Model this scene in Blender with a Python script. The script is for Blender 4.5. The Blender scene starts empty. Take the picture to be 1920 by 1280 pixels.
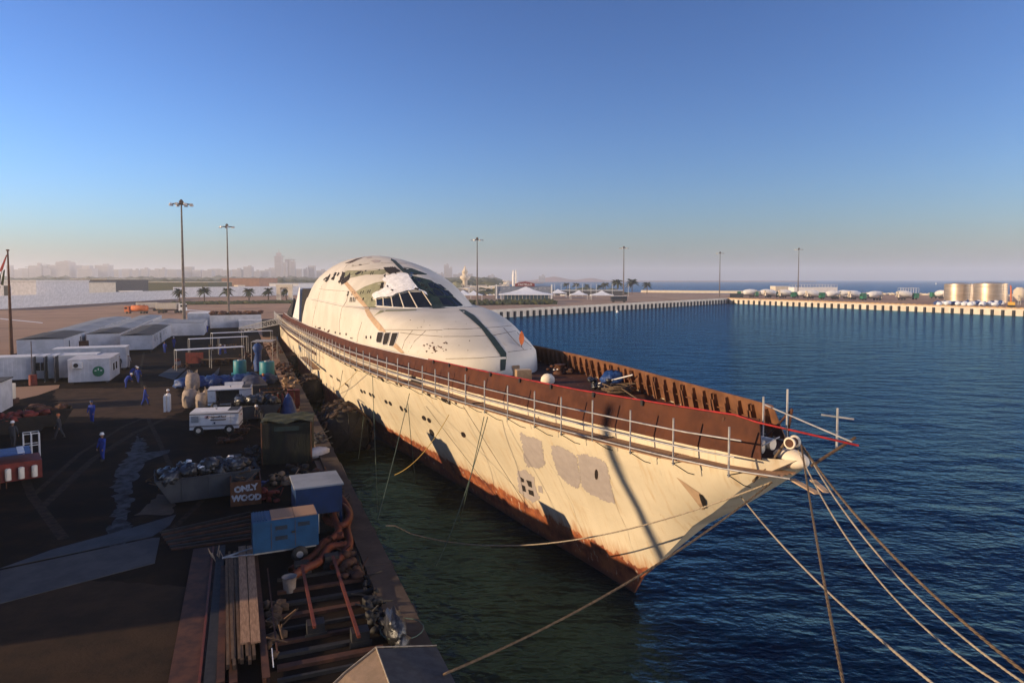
HAZE, SKY, GAM, DUST, AIR, OZ, EXPO, SUNE, ANI = 2.0e-4, .066, 1.55, 1.4, 1.0, 5.0, .64, 5, .35
TINT = (1.13, .985, .93)
import bpy, bmesh, math, random
from mathutils import Vector, Matrix
from mathutils.bvhtree import BVHTree
random.seed(7)
S = bpy.context.scene
COL = S.collection
R = math.radians
# ------------------------------------------------------------ camera, sky, sun, exposure
F, PX, PY, HC = 1280.0, 960.0, 591.0, 12.5
TH = math.atan(68 / F)
cd = bpy.data.cameras.new('camera'); cam = bpy.data.objects.new('camera', cd); COL.objects.link(cam)
cam.location = (0, 0, HC); cam.rotation_euler = (R(90) - TH, 0, 0)
cd.sensor_width = 36; cd.lens = 24.0; cd.shift_y = -49 / 1920; cd.clip_start = .5; cd.clip_end = 30000
S.camera = cam
SUN_EL, SUN_AZ = R(13.5), math.atan2(-.955, -.30)          # azimuth measured from +Y towards +X
sd = Vector((math.sin(SUN_AZ) * math.cos(SUN_EL), math.cos(SUN_AZ) * math.cos(SUN_EL), math.sin(SUN_EL)))
sl = bpy.data.lights.new('sun', 'SUN'); sl.energy = SUNE; sl.angle = R(.5); sl.color = (1, .75, .48)
so = bpy.data.objects.new('sun', sl); COL.objects.link(so); so.rotation_euler = sd.to_track_quat('Z', 'Y').to_euler()
W = bpy.data.worlds.new('World'); S.world = W; W.use_nodes = True
nt = W.node_tree; bg = nt.nodes['Background']; sky = nt.nodes.new('ShaderNodeTexSky'); sky.sky_type = 'NISHITA'
sky.sun_disc = False; sky.sun_elevation = SUN_EL; sky.sun_rotation = -SUN_AZ; sky.altitude = 0
sky.air_density = AIR; sky.dust_density = DUST; sky.ozone_density = OZ
gm = nt.nodes.new('ShaderNodeGamma'); gm.inputs[1].default_value = GAM
nt.links.new(sky.outputs[0], gm.inputs[0]); tn = nt.nodes.new('ShaderNodeMix'); tn.data_type = 'RGBA'; tn.blend_type = 'MULTIPLY'; tn.inputs[0].default_value = 1; tn.inputs[7].default_value = (*TINT, 1)
nt.links.new(gm.outputs[0], tn.inputs[6]); nt.links.new(tn.outputs[2], bg.inputs[0]); bg.inputs[1].default_value = SKY
S.view_settings.view_transform = 'Standard'; S.view_settings.look = 'None'; S.view_settings.gamma = 1
S.view_settings.use_curve_mapping = False; S.view_settings.exposure = EXPO
S.render.engine = 'CYCLES'; S.cycles.volume_bounces = 2; S.cycles.max_bounces = 6

# ------------------------------------------------------------ helpers
def P(px, py, z=0.0):                                     # ground position seen at a picture point
    a = (px - PX) / F; b = (PY - py) / F
    ct, st = math.cos(TH), math.sin(TH)
    r = Vector((a, ct + b * st, -st + b * ct)); t = (z - HC) / r.z
    return Vector((r.x * t, r.y * t, z))
def D(px, py, y):
    a = (px - PX) / F; b = (PY - py) / F
    ct, st = math.cos(TH), math.sin(TH)
    r = Vector((a, ct + b * st, -st + b * ct)); t = y / r.y
    return Vector((r.x * t, y, HC + r.z * t))
def ray(px, py):
    a = (px - PX) / F; b = (PY - py) / F
    ct, st = math.cos(TH), math.sin(TH)
    return Vector((a, ct + b * st, -st + b * ct)).normalized()
def mat(name, c1, c2=None, scale=1.0, rough=.8, metal=0, bump=0, lo=.4, hi=.6, c3=None, s3=8.0, lo3=.62, hi3=.66, spec=.3, stretch=(1, 1, 1), bscale=None, detail=6):
    m = bpy.data.materials.new(name); m.use_nodes = True
    n = m.node_tree.nodes; l = m.node_tree.links; b = n['Principled BSDF']
    b.inputs['Roughness'].default_value = rough; b.inputs['Metallic'].default_value = metal
    b.inputs['Specular IOR Level'].default_value = spec
    b.inputs['Base Color'].default_value = (*c1, 1)
    tc = n.new('ShaderNodeTexCoord'); mp = n.new('ShaderNodeMapping'); mp.inputs['Scale'].default_value = stretch
    l.new(tc.outputs['Object'], mp.inputs[0])
    def noise(s, d=detail):
        t = n.new('ShaderNodeTexNoise'); t.inputs['Scale'].default_value = s; t.inputs['Detail'].default_value = d
        t.inputs['Roughness'].default_value = .6
        l.new(mp.outputs[0], t.inputs['Vector']); return t
    def ramp(t, a, z):
        r = n.new('ShaderNodeMapRange'); r.inputs[1].default_value = a; r.inputs[2].default_value = z; r.clamp = True
        l.new(t.outputs[0], r.inputs[0]); return r
    out = None
    if c2:
        mx = n.new('ShaderNodeMix'); mx.data_type = 'RGBA'; mx.inputs[6].default_value = (*c1, 1); mx.inputs[7].default_value = (*c2, 1)
        l.new(ramp(noise(scale), lo, hi).outputs[0], mx.inputs[0]); out = mx.outputs[2]
    if c3:
        m2 = n.new('ShaderNodeMix'); m2.data_type = 'RGBA'
        if out: l.new(out, m2.inputs[6])
        else: m2.inputs[6].default_value = (*c1, 1)
        m2.inputs[7].default_value = (*c3, 1)
        l.new(ramp(noise(s3, 8), lo3, hi3).outputs[0], m2.inputs[0]); out = m2.outputs[2]
    if out: l.new(out, b.inputs['Base Color'])
    if bump:
        bp = n.new('ShaderNodeBump'); bp.inputs['Strength'].default_value = 1; bp.inputs['Distance'].default_value = bump
        l.new(noise(bscale or scale * 3).outputs[0], bp.inputs['Height']); l.new(bp.outputs[0], b.inputs['Normal'])
    return m
class MB:                                                 # collects shapes, builds ONE mesh object
    def __init__(s): s.v = []; s.f = []; s.sm = []
    def add(s, vs, fs, M=None, sm=False):
        o = len(s.v)
        for q in vs:
            q = Vector(q); s.v.append(M @ q if M else q)
        for f in fs: s.f.append([i + o for i in f]); s.sm.append(sm)
        return s
    def box(s, c, d, rz=0, M=None, top=None):             # c centre, d size; top = (sx,sy) scale of the top face
        a, b, h = d[0] / 2, d[1] / 2, d[2] / 2; tx, ty = top or (1, 1)
        vs = [(-a, -b, -h), (a, -b, -h), (a, b, -h), (-a, b, -h), (-a * tx, -b * ty, h), (a * tx, -b * ty, h), (a * tx, b * ty, h), (-a * tx, b * ty, h)]
        T = Matrix.Translation(c) @ Matrix.Rotation(rz, 4, 'Z')
        if M: T = M @ T
        return s.add(vs, [(3, 2, 1, 0), (4, 5, 6, 7), (0, 1, 5, 4), (1, 2, 6, 5), (2, 3, 7, 6), (3, 0, 4, 7)], T)
    def tube(s, pts, r, n=6, cap=True, r2=None, closed=False):
        pts = [Vector(p) for p in pts]; m = len(pts); vs = []; up0 = None
        for i, p in enumerate(pts):
            if closed: t = (pts[(i + 1) % m] - pts[i - 1]).normalized()
            else: t = (pts[min(i + 1, m - 1)] - pts[max(i - 1, 0)]).normalized()
            if up0 is None: up0 = Vector((0, 0, 1)) if abs(t.z) < .9 else Vector((1, 0, 0))
            x = t.cross(up0).normalized(); y = x.cross(t).normalized(); up0 = y
            rr = r if r2 is None else r + (r2 - r) * i / (m - 1)
            for k in range(n):
                a = 2 * math.pi * k / n; vs.append(p + (x * math.cos(a) + y * math.sin(a)) * rr)
        fs = []
        for i in range(m if closed else m - 1):
            j = (i + 1) % m
            for k in range(n): fs.append((i * n + k, i * n + (k + 1) % n, j * n + (k + 1) % n, j * n + k))
        s.add(vs, fs, sm=True)
        if cap and not closed: s.add(vs[:n], [tuple(range(n))[::-1]]); s.add(vs[-n:], [tuple(range(n))])
        return s
    def lathe(s, prof, n=16, M=None, sm=True, cap=True):  # prof [(r,z)..]
        vs = [(r * math.cos(2 * math.pi * k / n), r * math.sin(2 * math.pi * k / n), z) for r, z in prof for k in range(n)]
        fs = [(i * n + k, i * n + (k + 1) % n, (i + 1) * n + (k + 1) % n, (i + 1) * n + k) for i in range(len(prof) - 1) for k in range(n)]
        s.add(vs, fs, M, sm)
        if cap:
            s.add(vs[:n], [tuple(range(n))[::-1]], M); s.add(vs[-n:], [tuple(range(n))], M)
        return s
    def prism(s, poly, z0, z1, M=None):
        n = len(poly); vs = [(x, y, z0) for x, y in poly] + [(x, y, z1) for x, y in poly]
        return s.add(vs, [tuple(range(n))[::-1], tuple(range(n, 2 * n))] + [(i, (i + 1) % n, (i + 1) % n + n, i + n) for i in range(n)], M)
    def blob(s, c, d, amp=.15, n=2, seed=None, sm=True, M=None):
        bm = bmesh.new(); bmesh.ops.create_icosphere(bm, subdivisions=n, radius=1)
        rnd = random.Random(seed if seed is not None else random.random())
        vs = []
        for v in bm.verts:
            k = 1 + rnd.uniform(-amp, amp); vs.append((c[0] + v.co.x * d[0] * k, c[1] + v.co.y * d[1] * k, c[2] + v.co.z * d[2] * k))
        fs = [tuple(v.index for v in f.verts) for f in bm.faces]; bm.free()
        return s.add(vs, fs, M, sm)
    def mesh(s, name, m):
        me = bpy.data.meshes.new(name); me.from_pydata([tuple(v) for v in s.v], [], s.f)
        if m: me.materials.append(m)
        me.polygons.foreach_set('use_smooth', s.sm); me.update(); return me
    def build(s, name, m, parent=None, loc=None, rz=0, label=None, kind=None, cat=None, group=None):
        o = bpy.data.objects.new(name, s.mesh(name, m)); COL.objects.link(o)
        if parent: o.parent = parent
        if loc is not None: o.location = loc
        if rz: o.rotation_euler.z = rz
        return tag(o, label, cat, group, kind)
def tag(o, label=None, cat=None, group=None, kind=None):
    if label: o['label'] = label
    if cat: o['category'] = cat
    if group: o['group'] = group
    if kind: o['kind'] = kind
    return o
def thing(name, label, cat, loc=(0, 0, 0), rz=0, group=None):
    o = bpy.data.objects.new(name, None); COL.objects.link(o); o.empty_display_size = .3
    o.location = loc; o.rotation_euler.z = rz
    return tag(o, label, cat, group)
def inst(src, parent=None, loc=None, rz=None, M=None):    # a part sharing src's mesh
    o = bpy.data.objects.new(src.name.split('.')[0], src.data); COL.objects.link(o); o.parent = parent
    if M is not None: o.matrix_local = M
    if loc is not None: o.location = loc
    if rz is not None: o.rotation_euler.z = rz
    return o
def dup(root, loc, rz=None, label=None, scale=None):
    def cp(o, par):
        c = o.copy(); COL.objects.link(c); c.parent = par
        for ch in KIDS.get(o.name, []): cp(ch, c)
        return c
    KIDS = {}
    for ob in COL.objects:
        if ob.parent: KIDS.setdefault(ob.parent.name, []).append(ob)
    r = cp(root, None); r.location = loc
    if rz is not None: r.rotation_euler.z = rz
    if label: r['label'] = label
    if scale: r.scale = (scale,) * 3
    return r
def text_mb(txt, size, M, extrude=.004, bold=0.0, spacing=1.0):
    c = bpy.data.curves.new('t', 'FONT'); c.body = txt; c.size = size; c.extrude = extrude; c.align_x = 'CENTER'; c.align_y = 'CENTER'
    c.offset = bold; c.space_character = spacing; c.resolution_u = 3
    o = bpy.data.objects.new('t', c); COL.objects.link(o)
    dg = bpy.context.evaluated_depsgraph_get(); dg.update(); me = bpy.data.meshes.new_from_object(o.evaluated_get(dg))
    b = MB(); b.add([v.co.copy() for v in me.vertices], [tuple(p.vertices) for p in me.polygons], M)
    bpy.data.objects.remove(o); bpy.data.curves.remove(c); bpy.data.meshes.remove(me)
    return b
def catenary(a, b, sag, n=14):
    a = Vector(a); b = Vector(b)
    return [a.lerp(b, i / n) - Vector((0, 0, sag * 4 * (i / n) * (1 - i / n))) for i in range(n + 1)]
def interp(T, x):
    if x <= T[0][0]: return T[0][1]
    for (a, p), (b, q) in zip(T, T[1:]):
        if x <= b: return p + (q - p) * (x - a) / (b - a)
    return T[-1][1]
# ------------------------------------------------------------ materials
M = {}
M['asphalt'] = mat('dark_asphalt', (.008, .0075, .0075), (.018, .013, .010), .12, .9, c3=(.032, .020, .012), s3=.45, lo3=.5, hi3=.72, bump=.012, bscale=6, spec=.02)
M['sand'] = mat('sandy_lot', (.26, .15, .09), (.34, .20, .12), .02, .95, c3=(.16, .09, .055), s3=.06, lo3=.5, hi3=.7)
M['sand2'] = mat('pale_sand', (.34, .23, .15), (.24, .15, .10), .05, .95)
M['concrete'] = mat('quay_concrete', (.075, .050, .035), (.045, .030, .021), .8, .9, c3=(.05, .03, .02), s3=2.5, lo3=.55, hi3=.7, bump=.01)
M['wallc'] = mat('wall_concrete', (.55, .48, .38), (.46, .39, .30), .3, .9, c3=(.3, .24, .18), s3=1.2, lo3=.6, hi3=.75)
M['rust'] = mat('rusty_steel', (.085, .032, .015), (.04, .016, .009), 1.5, .75, c3=(.05, .02, .012), s3=4, lo3=.55, hi3=.7, bump=.004)
M['primer'] = mat('red_primer', (.082, .027, .012), (.055, .018, .009), 1.2, .7, spec=.12, c3=(.08, .028, .018), s3=3.5, lo3=.58, hi3=.75)
M['inner'] = mat('inner_primer', (.17, .072, .032), (.11, .045, .02), 1.3, .7, c3=(.12, .05, .03), s3=4, lo3=.6, hi3=.75)
M['deck'] = mat('rusty_deck', (.085, .034, .02), (.045, .02, .014), .6, .8, spec=.12, c3=(.2, .12, .08), s3=2.5, lo3=.6, hi3=.7)
M['steel'] = mat('galvanised_steel', (.38, .36, .34), (.26, .25, .24), 3, .5, .3)
M['plank'] = mat('scaffold_plank', (.30, .175, .10), (.20, .11, .06), 2.5, .85, stretch=(1, 6, 6))
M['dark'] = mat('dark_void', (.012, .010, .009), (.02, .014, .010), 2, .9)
M['glass'] = mat('dark_glass', (.012, .014, .016), rough=.12, spec=.6)
M['white'] = mat('white_paint', (.62, .60, .57), (.54, .52, .50), 1.2, .6, c3=(.38, .33, .28), s3=4, lo3=.63, hi3=.75)
M['whitec'] = mat('cabin_white', (.50, .48, .48), (.40, .385, .385), .8, .7, c3=(.42, .38, .34), s3=2.5, lo3=.64, hi3=.8)
M['roofg'] = mat('grey_roof_felt', (.035, .036, .04), (.055, .055, .056), .8, .9)
M['roofw'] = mat('pale_roof_sheet', (.24, .25, .26), (.17, .18, .19), .5, .7)
M['stripe'] = mat('green_primer_stripe', (.022, .040, .034), (.014, .026, .023), 2, .7)
M['cream'] = mat('cream_filler', (.66, .57, .44), (.60, .51, .39), .5, .7)
M['tan'] = mat('tan_filler', (.42, .285, .175), (.34, .23, .14), 1.5, .8)
M['olive'] = mat('olive_panel', (.24, .23, .14), (.18, .175, .105), 1.2, .8)
M['grey'] = mat('grey_primer', (.36, .31, .28), (.32, .275, .25), 2, .8, c3=(.27, .22, .19), s3=5, lo3=.6, hi3=.8)
M['sheet'] = mat('white_cloth', (.72, .70, .68), (.6, .58, .56), 2, .85, bump=.08, bscale=2.5)
M['seam'] = mat('dark_seam', (.07, .05, .04), rough=.9)
M['red'] = mat('red_tube_paint', (.33, .014, .012), (.20, .012, .010), 3, .6, c3=(.10, .02, .015), s3=2.5, lo3=.58, hi3=.66)
M['rope'] = mat('hemp_rope', (.15, .10, .06), (.09, .06, .035), 9, .9, bump=.01, bscale=20)
M['ropew'] = mat('pale_rope', (.34, .28, .20), (.24, .19, .135), 9, .9)
M['wire'] = mat('green_cable', (.06, .09, .07), rough=.7)
M['wirey'] = mat('yellow_cable', (.40, .26, .06), rough=.7)
M['black'] = mat('black_rubber', (.016, .015, .014), (.026, .023, .021), 4, .7)
M['blackbag'] = mat('black_plastic_bag', (.018, .018, .02), rough=.28, spec=.6, bump=.05, bscale=6)
M['teal'] = mat('teal_paint', (.015, .17, .20), (.012, .13, .16), 2, .5, c3=(.05, .13, .14), s3=5, lo3=.62, hi3=.72)
M['blue'] = mat('blue_paint', (.004, .024, .085), (.003, .018, .06), 1.5, .5, c3=(.05, .04, .035), s3=5, lo3=.66, hi3=.74)
M['lblue'] = mat('light_blue_paint', (.008, .055, .13), (.006, .042, .10), 1.5, .5, c3=(.05, .05, .05), s3=5, lo3=.66, hi3=.74)
M['tarp'] = mat('blue_tarpaulin', (.010, .035, .13), (.016, .055, .19), 2.5, .5, bump=.08, bscale=4)
M['overall'] = mat('blue_overall', (.014, .04, .24), (.010, .028, .17), 8, .85)
M['darkcloth'] = mat('dark_cloth', (.03, .03, .035), rough=.9)
M['skin'] = mat('brown_skin', (.22, .11, .065), rough=.6)
M['orange'] = mat('orange_hose', (.14, .030, .010), (.09, .020, .008), 4, .6, c3=(.1, .03, .02), s3=8, lo3=.6, hi3=.7)
M['orangep'] = mat('orange_paint', (.48, .13, .04), (.38, .10, .03), 3, .7)
M['dred'] = mat('dull_red_paint', (.16, .022, .014), (.10, .016, .011), 2, .7)
M['bagw'] = mat('bulk_bag_fabric', (.30, .24, .20), (.22, .175, .14), 3, .9, bump=.03)
M['wood'] = mat('raw_wood', (.11, .062, .032), (.065, .038, .021), 2, .85, stretch=(1, 5, 5))
M['card'] = mat('cardboard', (.32, .21, .12), (.26, .165, .09), 3, .9)
M['canvas'] = mat('tan_canvas', (.22, .15, .10), (.18, .125, .08), 3, .9, bump=.01)
M['canvas2'] = mat('grey_canvas', (.045, .045, .048), (.03, .03, .033), 3, .9, bump=.01)
M['foliage'] = mat('palm_green', (.025, .034, .014), (.045, .05, .02), 3, .8)
M['hedge'] = mat('hedge_green', (.035, .045, .018), (.07, .07, .028), .8, .9)
M['trunk'] = mat('palm_bark', (.10, .07, .045), (.06, .04, .03), 4, .95)
M['tank'] = mat('brushed_steel', (.50, .40, .30), (.36, .28, .20), .6, .38, .75, stretch=(.2, .2, 3))
M['yellow'] = mat('yellow_paint', (.62, .36, .05), (.5, .28, .04), 2, .6)
M['green'] = mat('green_paint', (.02, .15, .07), (.015, .1, .05), 2, .5)
M['tent'] = mat('tent_fabric', (.60, .62, .66), (.54, .56, .6), 1, .8)
M['castred'] = mat('dark_red_board', (.16, .02, .02), rough=.7)
M['brown'] = mat('brown_block', (.30, .16, .10), (.24, .13, .08), .2, .9)
M['plate'] = mat('worn_steel_plate', (.034, .037, .045), (.018, .020, .025), .7, .7, c3=(.045, .04, .038), s3=2, lo3=.55, hi3=.7, metal=.2)
M['wet'] = mat('wet_spill', (.010, .010, .011), (.055, .060, .072), 1.6, .8, spec=.12, lo=.40, hi=.62)
M['haze_city'] = mat('tower_concrete', (.30, .28, .27), (.22, .21, .21), .02, .8)
M['maststeel'] = mat('weathered_mast', (.12, .095, .08), (.08, .065, .055), 1, .7)
M['faded'] = mat('faded_white_paint', (.42, .42, .43), (.14, .09, .07), 6, .9, lo=.5, hi=.66)
# ------------------------------------------------------------ ground, water, far land
Q0 = Vector((-1.98, 20.53)); QD = Vector((-.362, .932)); QN = Vector((.932, .362))   # our quay edge, its direction, water side
CN = Vector((-70.3, 196.3)); CF = Vector((137, 434)); W1 = Vector((210.1, 285.9)); WD = (W1 - CF).normalized()
QS = Q0 - QD * 75
W2 = CF + WD * 560
def sheet(name, poly, z, m, depth=0, kind='structure', label=None):
    b = MB(); n = len(poly); v = [(x, y, z) for x, y in poly]
    b.add(v, [tuple(range(n))])
    if depth: b.add(v + [(x, y, z - depth) for x, y in poly], [(i, i + n, (i + 1) % n + n, (i + 1) % n) for i in range(n)])
    return b.build(name, m, kind=kind, label=label)
land = [(QS.x, QS.y), (CN.x, CN.y), (CF.x, CF.y), (W2.x, W2.y), (W2.x + 90, W2.y + 40), (330, 330), (364, 486), (268, 560), (183, 572), (120, 641), (57, 729), (0, 891), (-34, 1300), (-10, 2000), (120, 2600), (-200, 3400), (-3500, 3900), (-4200, 900), (-900, -200), (-60, -80)]
land = land[::-1]
gr = sheet('ground', land, 0, M['sand'], 6)
# working quay surface (dark asphalt) on our side
sheet('quay_apron', [(QS.x, QS.y), (QS.x - 70, QS.y - 20), (-62, 40), (-74, 84), (-95, 150), (-108, 203), (CN.x - 4, CN.y)], .004, M['asphalt'])
# water
m = bpy.data.materials.new('sea_water'); m.use_nodes = True
n = m.node_tree.nodes; l = m.node_tree.links; b = n['Principled BSDF']
b.inputs['Base Color'].default_value = (.002, .014, .034, 1); b.inputs['Roughness'].default_value = .06; b.inputs['IOR'].default_value = 1.33
b.inputs['Specular IOR Level'].default_value = .42; b.inputs['Specular Tint'].default_value = (.45, .72, 1, 1)
ge = n.new('ShaderNodeNewGeometry')
def wn(scale, st, det):
    mp = n.new('ShaderNodeMapping'); mp.inputs['Scale'].default_value = st; mp.inputs['Rotation'].default_value = (0, 0, R(-8))
    t = n.new('ShaderNodeTexNoise'); t.inputs['Scale'].default_value = scale; t.inputs['Detail'].default_value = det; t.inputs['Roughness'].default_value = .55
    l.new(ge.outputs['Position'], mp.inputs[0]); l.new(mp.outputs[0], t.inputs['Vector']); return t
def mth(op, a, b2):
    t = n.new('ShaderNodeMath'); t.operation = op
    for i, q in enumerate((a, b2)):
        if isinstance(q, (int, float)): t.inputs[i].default_value = q
        else: l.new(q, t.inputs[i])
    return t.outputs[0]
h = mth('ADD', mth('MULTIPLY', wn(1.2, (.85, 1, 1), 6).outputs[0], .22), mth('MULTIPLY', wn(.3, (.55, 1, 1), 4).outputs[0], mth('ADD', .45, mth('MULTIPLY', wn(.02, (1, 1, 1), 3).outputs[0], .9))))
bp = n.new('ShaderNodeBump'); bp.inputs['Strength'].default_value = 1; bp.inputs['Distance'].default_value = 1.0
l.new(h, bp.inputs['Height'])
n.remove(b); fr = n.new('ShaderNodeFresnel'); fr.inputs['IOR'].default_value = 1.33; gl = n.new('ShaderNodeBsdfGlossy'); gl.inputs['Roughness'].default_value = .07; gl.inputs['Color'].default_value = (.24, .60, .98, 1)
df = n.new('ShaderNodeBsdfDiffuse'); ms = n.new('ShaderNodeMixShader')
for q in (fr, gl, df): l.new(bp.outputs[0], q.inputs['Normal'])
l.new(mth('MULTIPLY', fr.outputs[0], .8), ms.inputs[0]); l.new(df.outputs[0], ms.inputs[1]); l.new(gl.outputs[0], ms.inputs[2]); l.new(ms.outputs[0], n['Material Output'].inputs['Surface'])
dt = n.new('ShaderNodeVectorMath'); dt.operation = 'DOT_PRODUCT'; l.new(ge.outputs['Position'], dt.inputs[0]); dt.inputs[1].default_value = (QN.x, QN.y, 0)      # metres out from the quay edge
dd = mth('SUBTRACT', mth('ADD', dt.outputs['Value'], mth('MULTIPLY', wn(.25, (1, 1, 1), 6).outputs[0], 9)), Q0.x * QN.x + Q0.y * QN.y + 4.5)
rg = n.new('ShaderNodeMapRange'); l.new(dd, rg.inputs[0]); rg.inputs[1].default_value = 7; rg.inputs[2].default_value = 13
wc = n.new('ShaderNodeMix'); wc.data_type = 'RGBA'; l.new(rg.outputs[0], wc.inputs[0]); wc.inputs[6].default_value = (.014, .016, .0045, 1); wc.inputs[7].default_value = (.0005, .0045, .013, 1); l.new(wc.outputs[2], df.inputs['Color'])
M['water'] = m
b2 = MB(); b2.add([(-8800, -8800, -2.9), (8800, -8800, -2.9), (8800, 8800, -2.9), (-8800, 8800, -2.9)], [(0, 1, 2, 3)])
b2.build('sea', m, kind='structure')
# haze
hb = MB(); hb.box((0, 0, 73), (17800, 17800, 158))
hz = hb.build('haze', None, kind='stuff', label='thin pale morning haze over the harbour and city')
hm = bpy.data.materials.new('haze_air'); hm.use_nodes = True; hn = hm.node_tree.nodes; hn.remove(hn['Principled BSDF'])
pv = hn.new('ShaderNodeVolumePrincipled'); pv.inputs['Color'].default_value = (.96, .97, 1, 1); pv.inputs['Density'].default_value = HAZE; pv.inputs['Anisotropy'].default_value = ANI
hm.node_tree.links.new(pv.outputs[0], hn['Material Output'].inputs['Volume']); hz.data.materials.append(hm)
# ------------------------------------------------------------ the ship (frame: x aft from the stem, y to port, z up; quay level 0)
SHIP_RZ = math.atan2(.91880, -.39431)
S0 = Vector((6.04, 32.86, 0))
SM = Matrix.Translation(S0) @ Matrix.Rotation(SHIP_RZ, 4, 'Z'); SMI = SM.inverted()
def dk_v(u): return interp([(-10.4, .2), (-9.6, 1.05), (-8.5, 1.6), (-6, 2.2), (0, 3.4), (9, 4.85), (17, 5.75), (24, 6.5), (36, 7.15), (50, 7.3), (100, 7.25), (137, 6.4)], u)
def wl_v(d): return interp([(0, 0.05), (4, .45), (10, 1.2), (18, 2.0), (28, 3.3), (36, 4.6), (50, 6.0), (65, 6.9), (137, 6.2)], d)
def dk_z(u): return interp([(-10.4, 6.25), (0, 6.0), (15, 5.75), (36, 5.35), (60, 4.95), (72, 4.7), (100, 4.5), (137, 4.5)], u)
def stem(z): return interp([(-3.6, .3), (-2.9, 0), (-1.8, -.7), (.4, -3), (2.3, -5), (3.4, -6.6), (4.6, -8.1), (6.25, -10.3)], z)
TOPB = [(-9.4, 7.55), (0, 7.28), (15, 7.05), (24, 6.85), (36, 6.55), (60, 6.15), (72, 5.9), (100, 5.7), (137, 5.7)]
ship = thing('ship', 'huge cream and rust stripped yacht hull with a domed superstructure moored along the quay', 'ship', S0, SHIP_RZ)
hull_m = bpy.data.materials.new('hull_paint'); hull_m.use_nodes = True
n = hull_m.node_tree.nodes; l = hull_m.node_tree.links; b = n['Principled BSDF']; b.inputs['Roughness'].default_value = .55; b.inputs['Specular IOR Level'].default_value = .3
tc = n.new('ShaderNodeTexCoord'); sp = n.new('ShaderNodeSeparateXYZ'); l.new(tc.outputs['Object'], sp.inputs[0])
def nz(s, d=6, st=(1, 1, 1), rg=.6):
    mp = n.new('ShaderNodeMapping'); mp.inputs['Scale'].default_value = st; l.new(tc.outputs['Object'], mp.inputs[0])
    t = n.new('ShaderNodeTexNoise'); t.inputs['Scale'].default_value = s; t.inputs['Detail'].default_value = d; t.inputs['Roughness'].default_value = rg
    l.new(mp.outputs[0], t.inputs['Vector']); return t.outputs[0]
def mm(op, a, c, cl=False):
    t = n.new('ShaderNodeMath'); t.operation = op; t.use_clamp = cl
    for i, q in enumerate((a, c)):
        if isinstance(q, (int, float)): t.inputs[i].default_value = q
        else: l.new(q, t.inputs[i])
    return t.outputs[0]
def mr(x, a, c):
    t = n.new('ShaderNodeMapRange'); l.new(x, t.inputs[0]); t.inputs[1].default_value = a; t.inputs[2].default_value = c; return t.outputs[0]
def mix(f, a, c):
    t = n.new('ShaderNodeMix'); t.data_type = 'RGBA'; l.new(f, t.inputs[0])
    for i, q in ((6, a), (7, c)):
        if isinstance(q, tuple): t.inputs[i].default_value = (*q, 1)
        else: l.new(q, t.inputs[i])
    return t.outputs[2]
cream = mix(mr(nz(.35), .4, .65), (.58, .50, .36), (.50, .43, .305))
cream = mix(mr(nz(1.1, 8, (3, 1, .12)), .54, .78), cream, (.44, .31, .17))           # faint rust runs
cream = mix(mr(nz(5, 8), .70, .74), cream, (.40, .25, .14))
redc = mix(mr(nz(1.2, 8), .42, .6), (.30, .095, .035), (.14, .036, .018))
redc = mix(mr(nz(3.5, 8, (1, 1, .5)), .60, .68), redc, (.50, .36, .25))
zz = mm('ADD', sp.outputs[2], mm('MULTIPLY', mm('SUBTRACT', nz(1.6, 10, (1, 1, .35), .7), .5), 1.4))
lim = mm('MULTIPLY', sp.outputs[0], .011)                                             # boot line climbs slightly aft
f = mr(mm('SUBTRACT', zz, lim), -1.3, -1.2)
low = mr(sp.outputs[2], -2.95, -2.45)
redc = mix(low, (.05, .025, .018), redc)
seep = mr(mm('ADD', sp.outputs[2], mm('MULTIPLY', nz(1.1, 8, (2.5, 1, .2), .7), 3.0)), 1.05, .15)
cream = mix(mm('MULTIPLY', seep, .7), cream, (.36, .15, .05))
col = mix(f, redc, cream)
l.new(col, b.inputs['Base Color'])
wb = n.new('ShaderNodeBump'); wb.inputs['Distance'].default_value = .035; l.new(nz(.45, 3), wb.inputs['Height']); l.new(wb.outputs[0], b.inputs['Normal'])
def hull_pt(u, s, side, NZ=14):
    pass
NU, NZ = 70, 20
ts = [(i / NU) ** 1.5 for i in range(NU + 1)]
def hull_xyz(t, s):
    u1 = 137.0
    z0 = -3.8; z = z0 + s * (6.25 - z0); us = stem(z); u = us + t * (u1 - us)
    zr = z0 + s * (dk_z(u) - z0)
    g = max(0, (zr + 2.9) / (dk_z(u) + 2.9)); g = g ** 1.15
    d = u - us
    bw = wl_v(d); bd = dk_v(-10.4 + d * (137 + 10.4) / (137 - us)) if False else dk_v(max(u, -10.4 + d))
    bd = dk_v(-10.4 + d) if d < 1.2 else dk_v(min(137, -10.4 + d + 0)) * (1 - g * 0) 
    v = (1 - g) * bw + g * bd
    # above two thirds follow the true deck line
    v = v * (1 - g ** 3) + dk_v(u) * g ** 3 if s > 0 else v
    return u, max(v, .03), zr
hb = MB(); vs = []
for side in (1, -1):
    for t in ts:
        for k in range(NZ + 1):
            u, v, z = hull_xyz(t, k / NZ); vs.append((u, side * v, z))
fs = []; base = (NU + 1) * (NZ + 1)
for i in range(NU):
    for k in range(NZ):
        a = i * (NZ + 1) + k; c = a + NZ + 1
        fs.append((a, a + 1, c + 1, c)); fs.append((base + a, base + c, base + c + 1, base + a + 1))
e = NU * (NZ + 1)
for k in range(NZ): fs.append((e + k, e + k + 1, base + e + k + 1, base + e + k))
hb.add(vs, fs, sm=True)
hb.add([vs[k] for k in range(NZ + 1)] + [vs[base + k] for k in range(NZ + 1)], [(k, NZ + 1 + k, NZ + 2 + k, k + 1) for k in range(NZ)])
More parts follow.
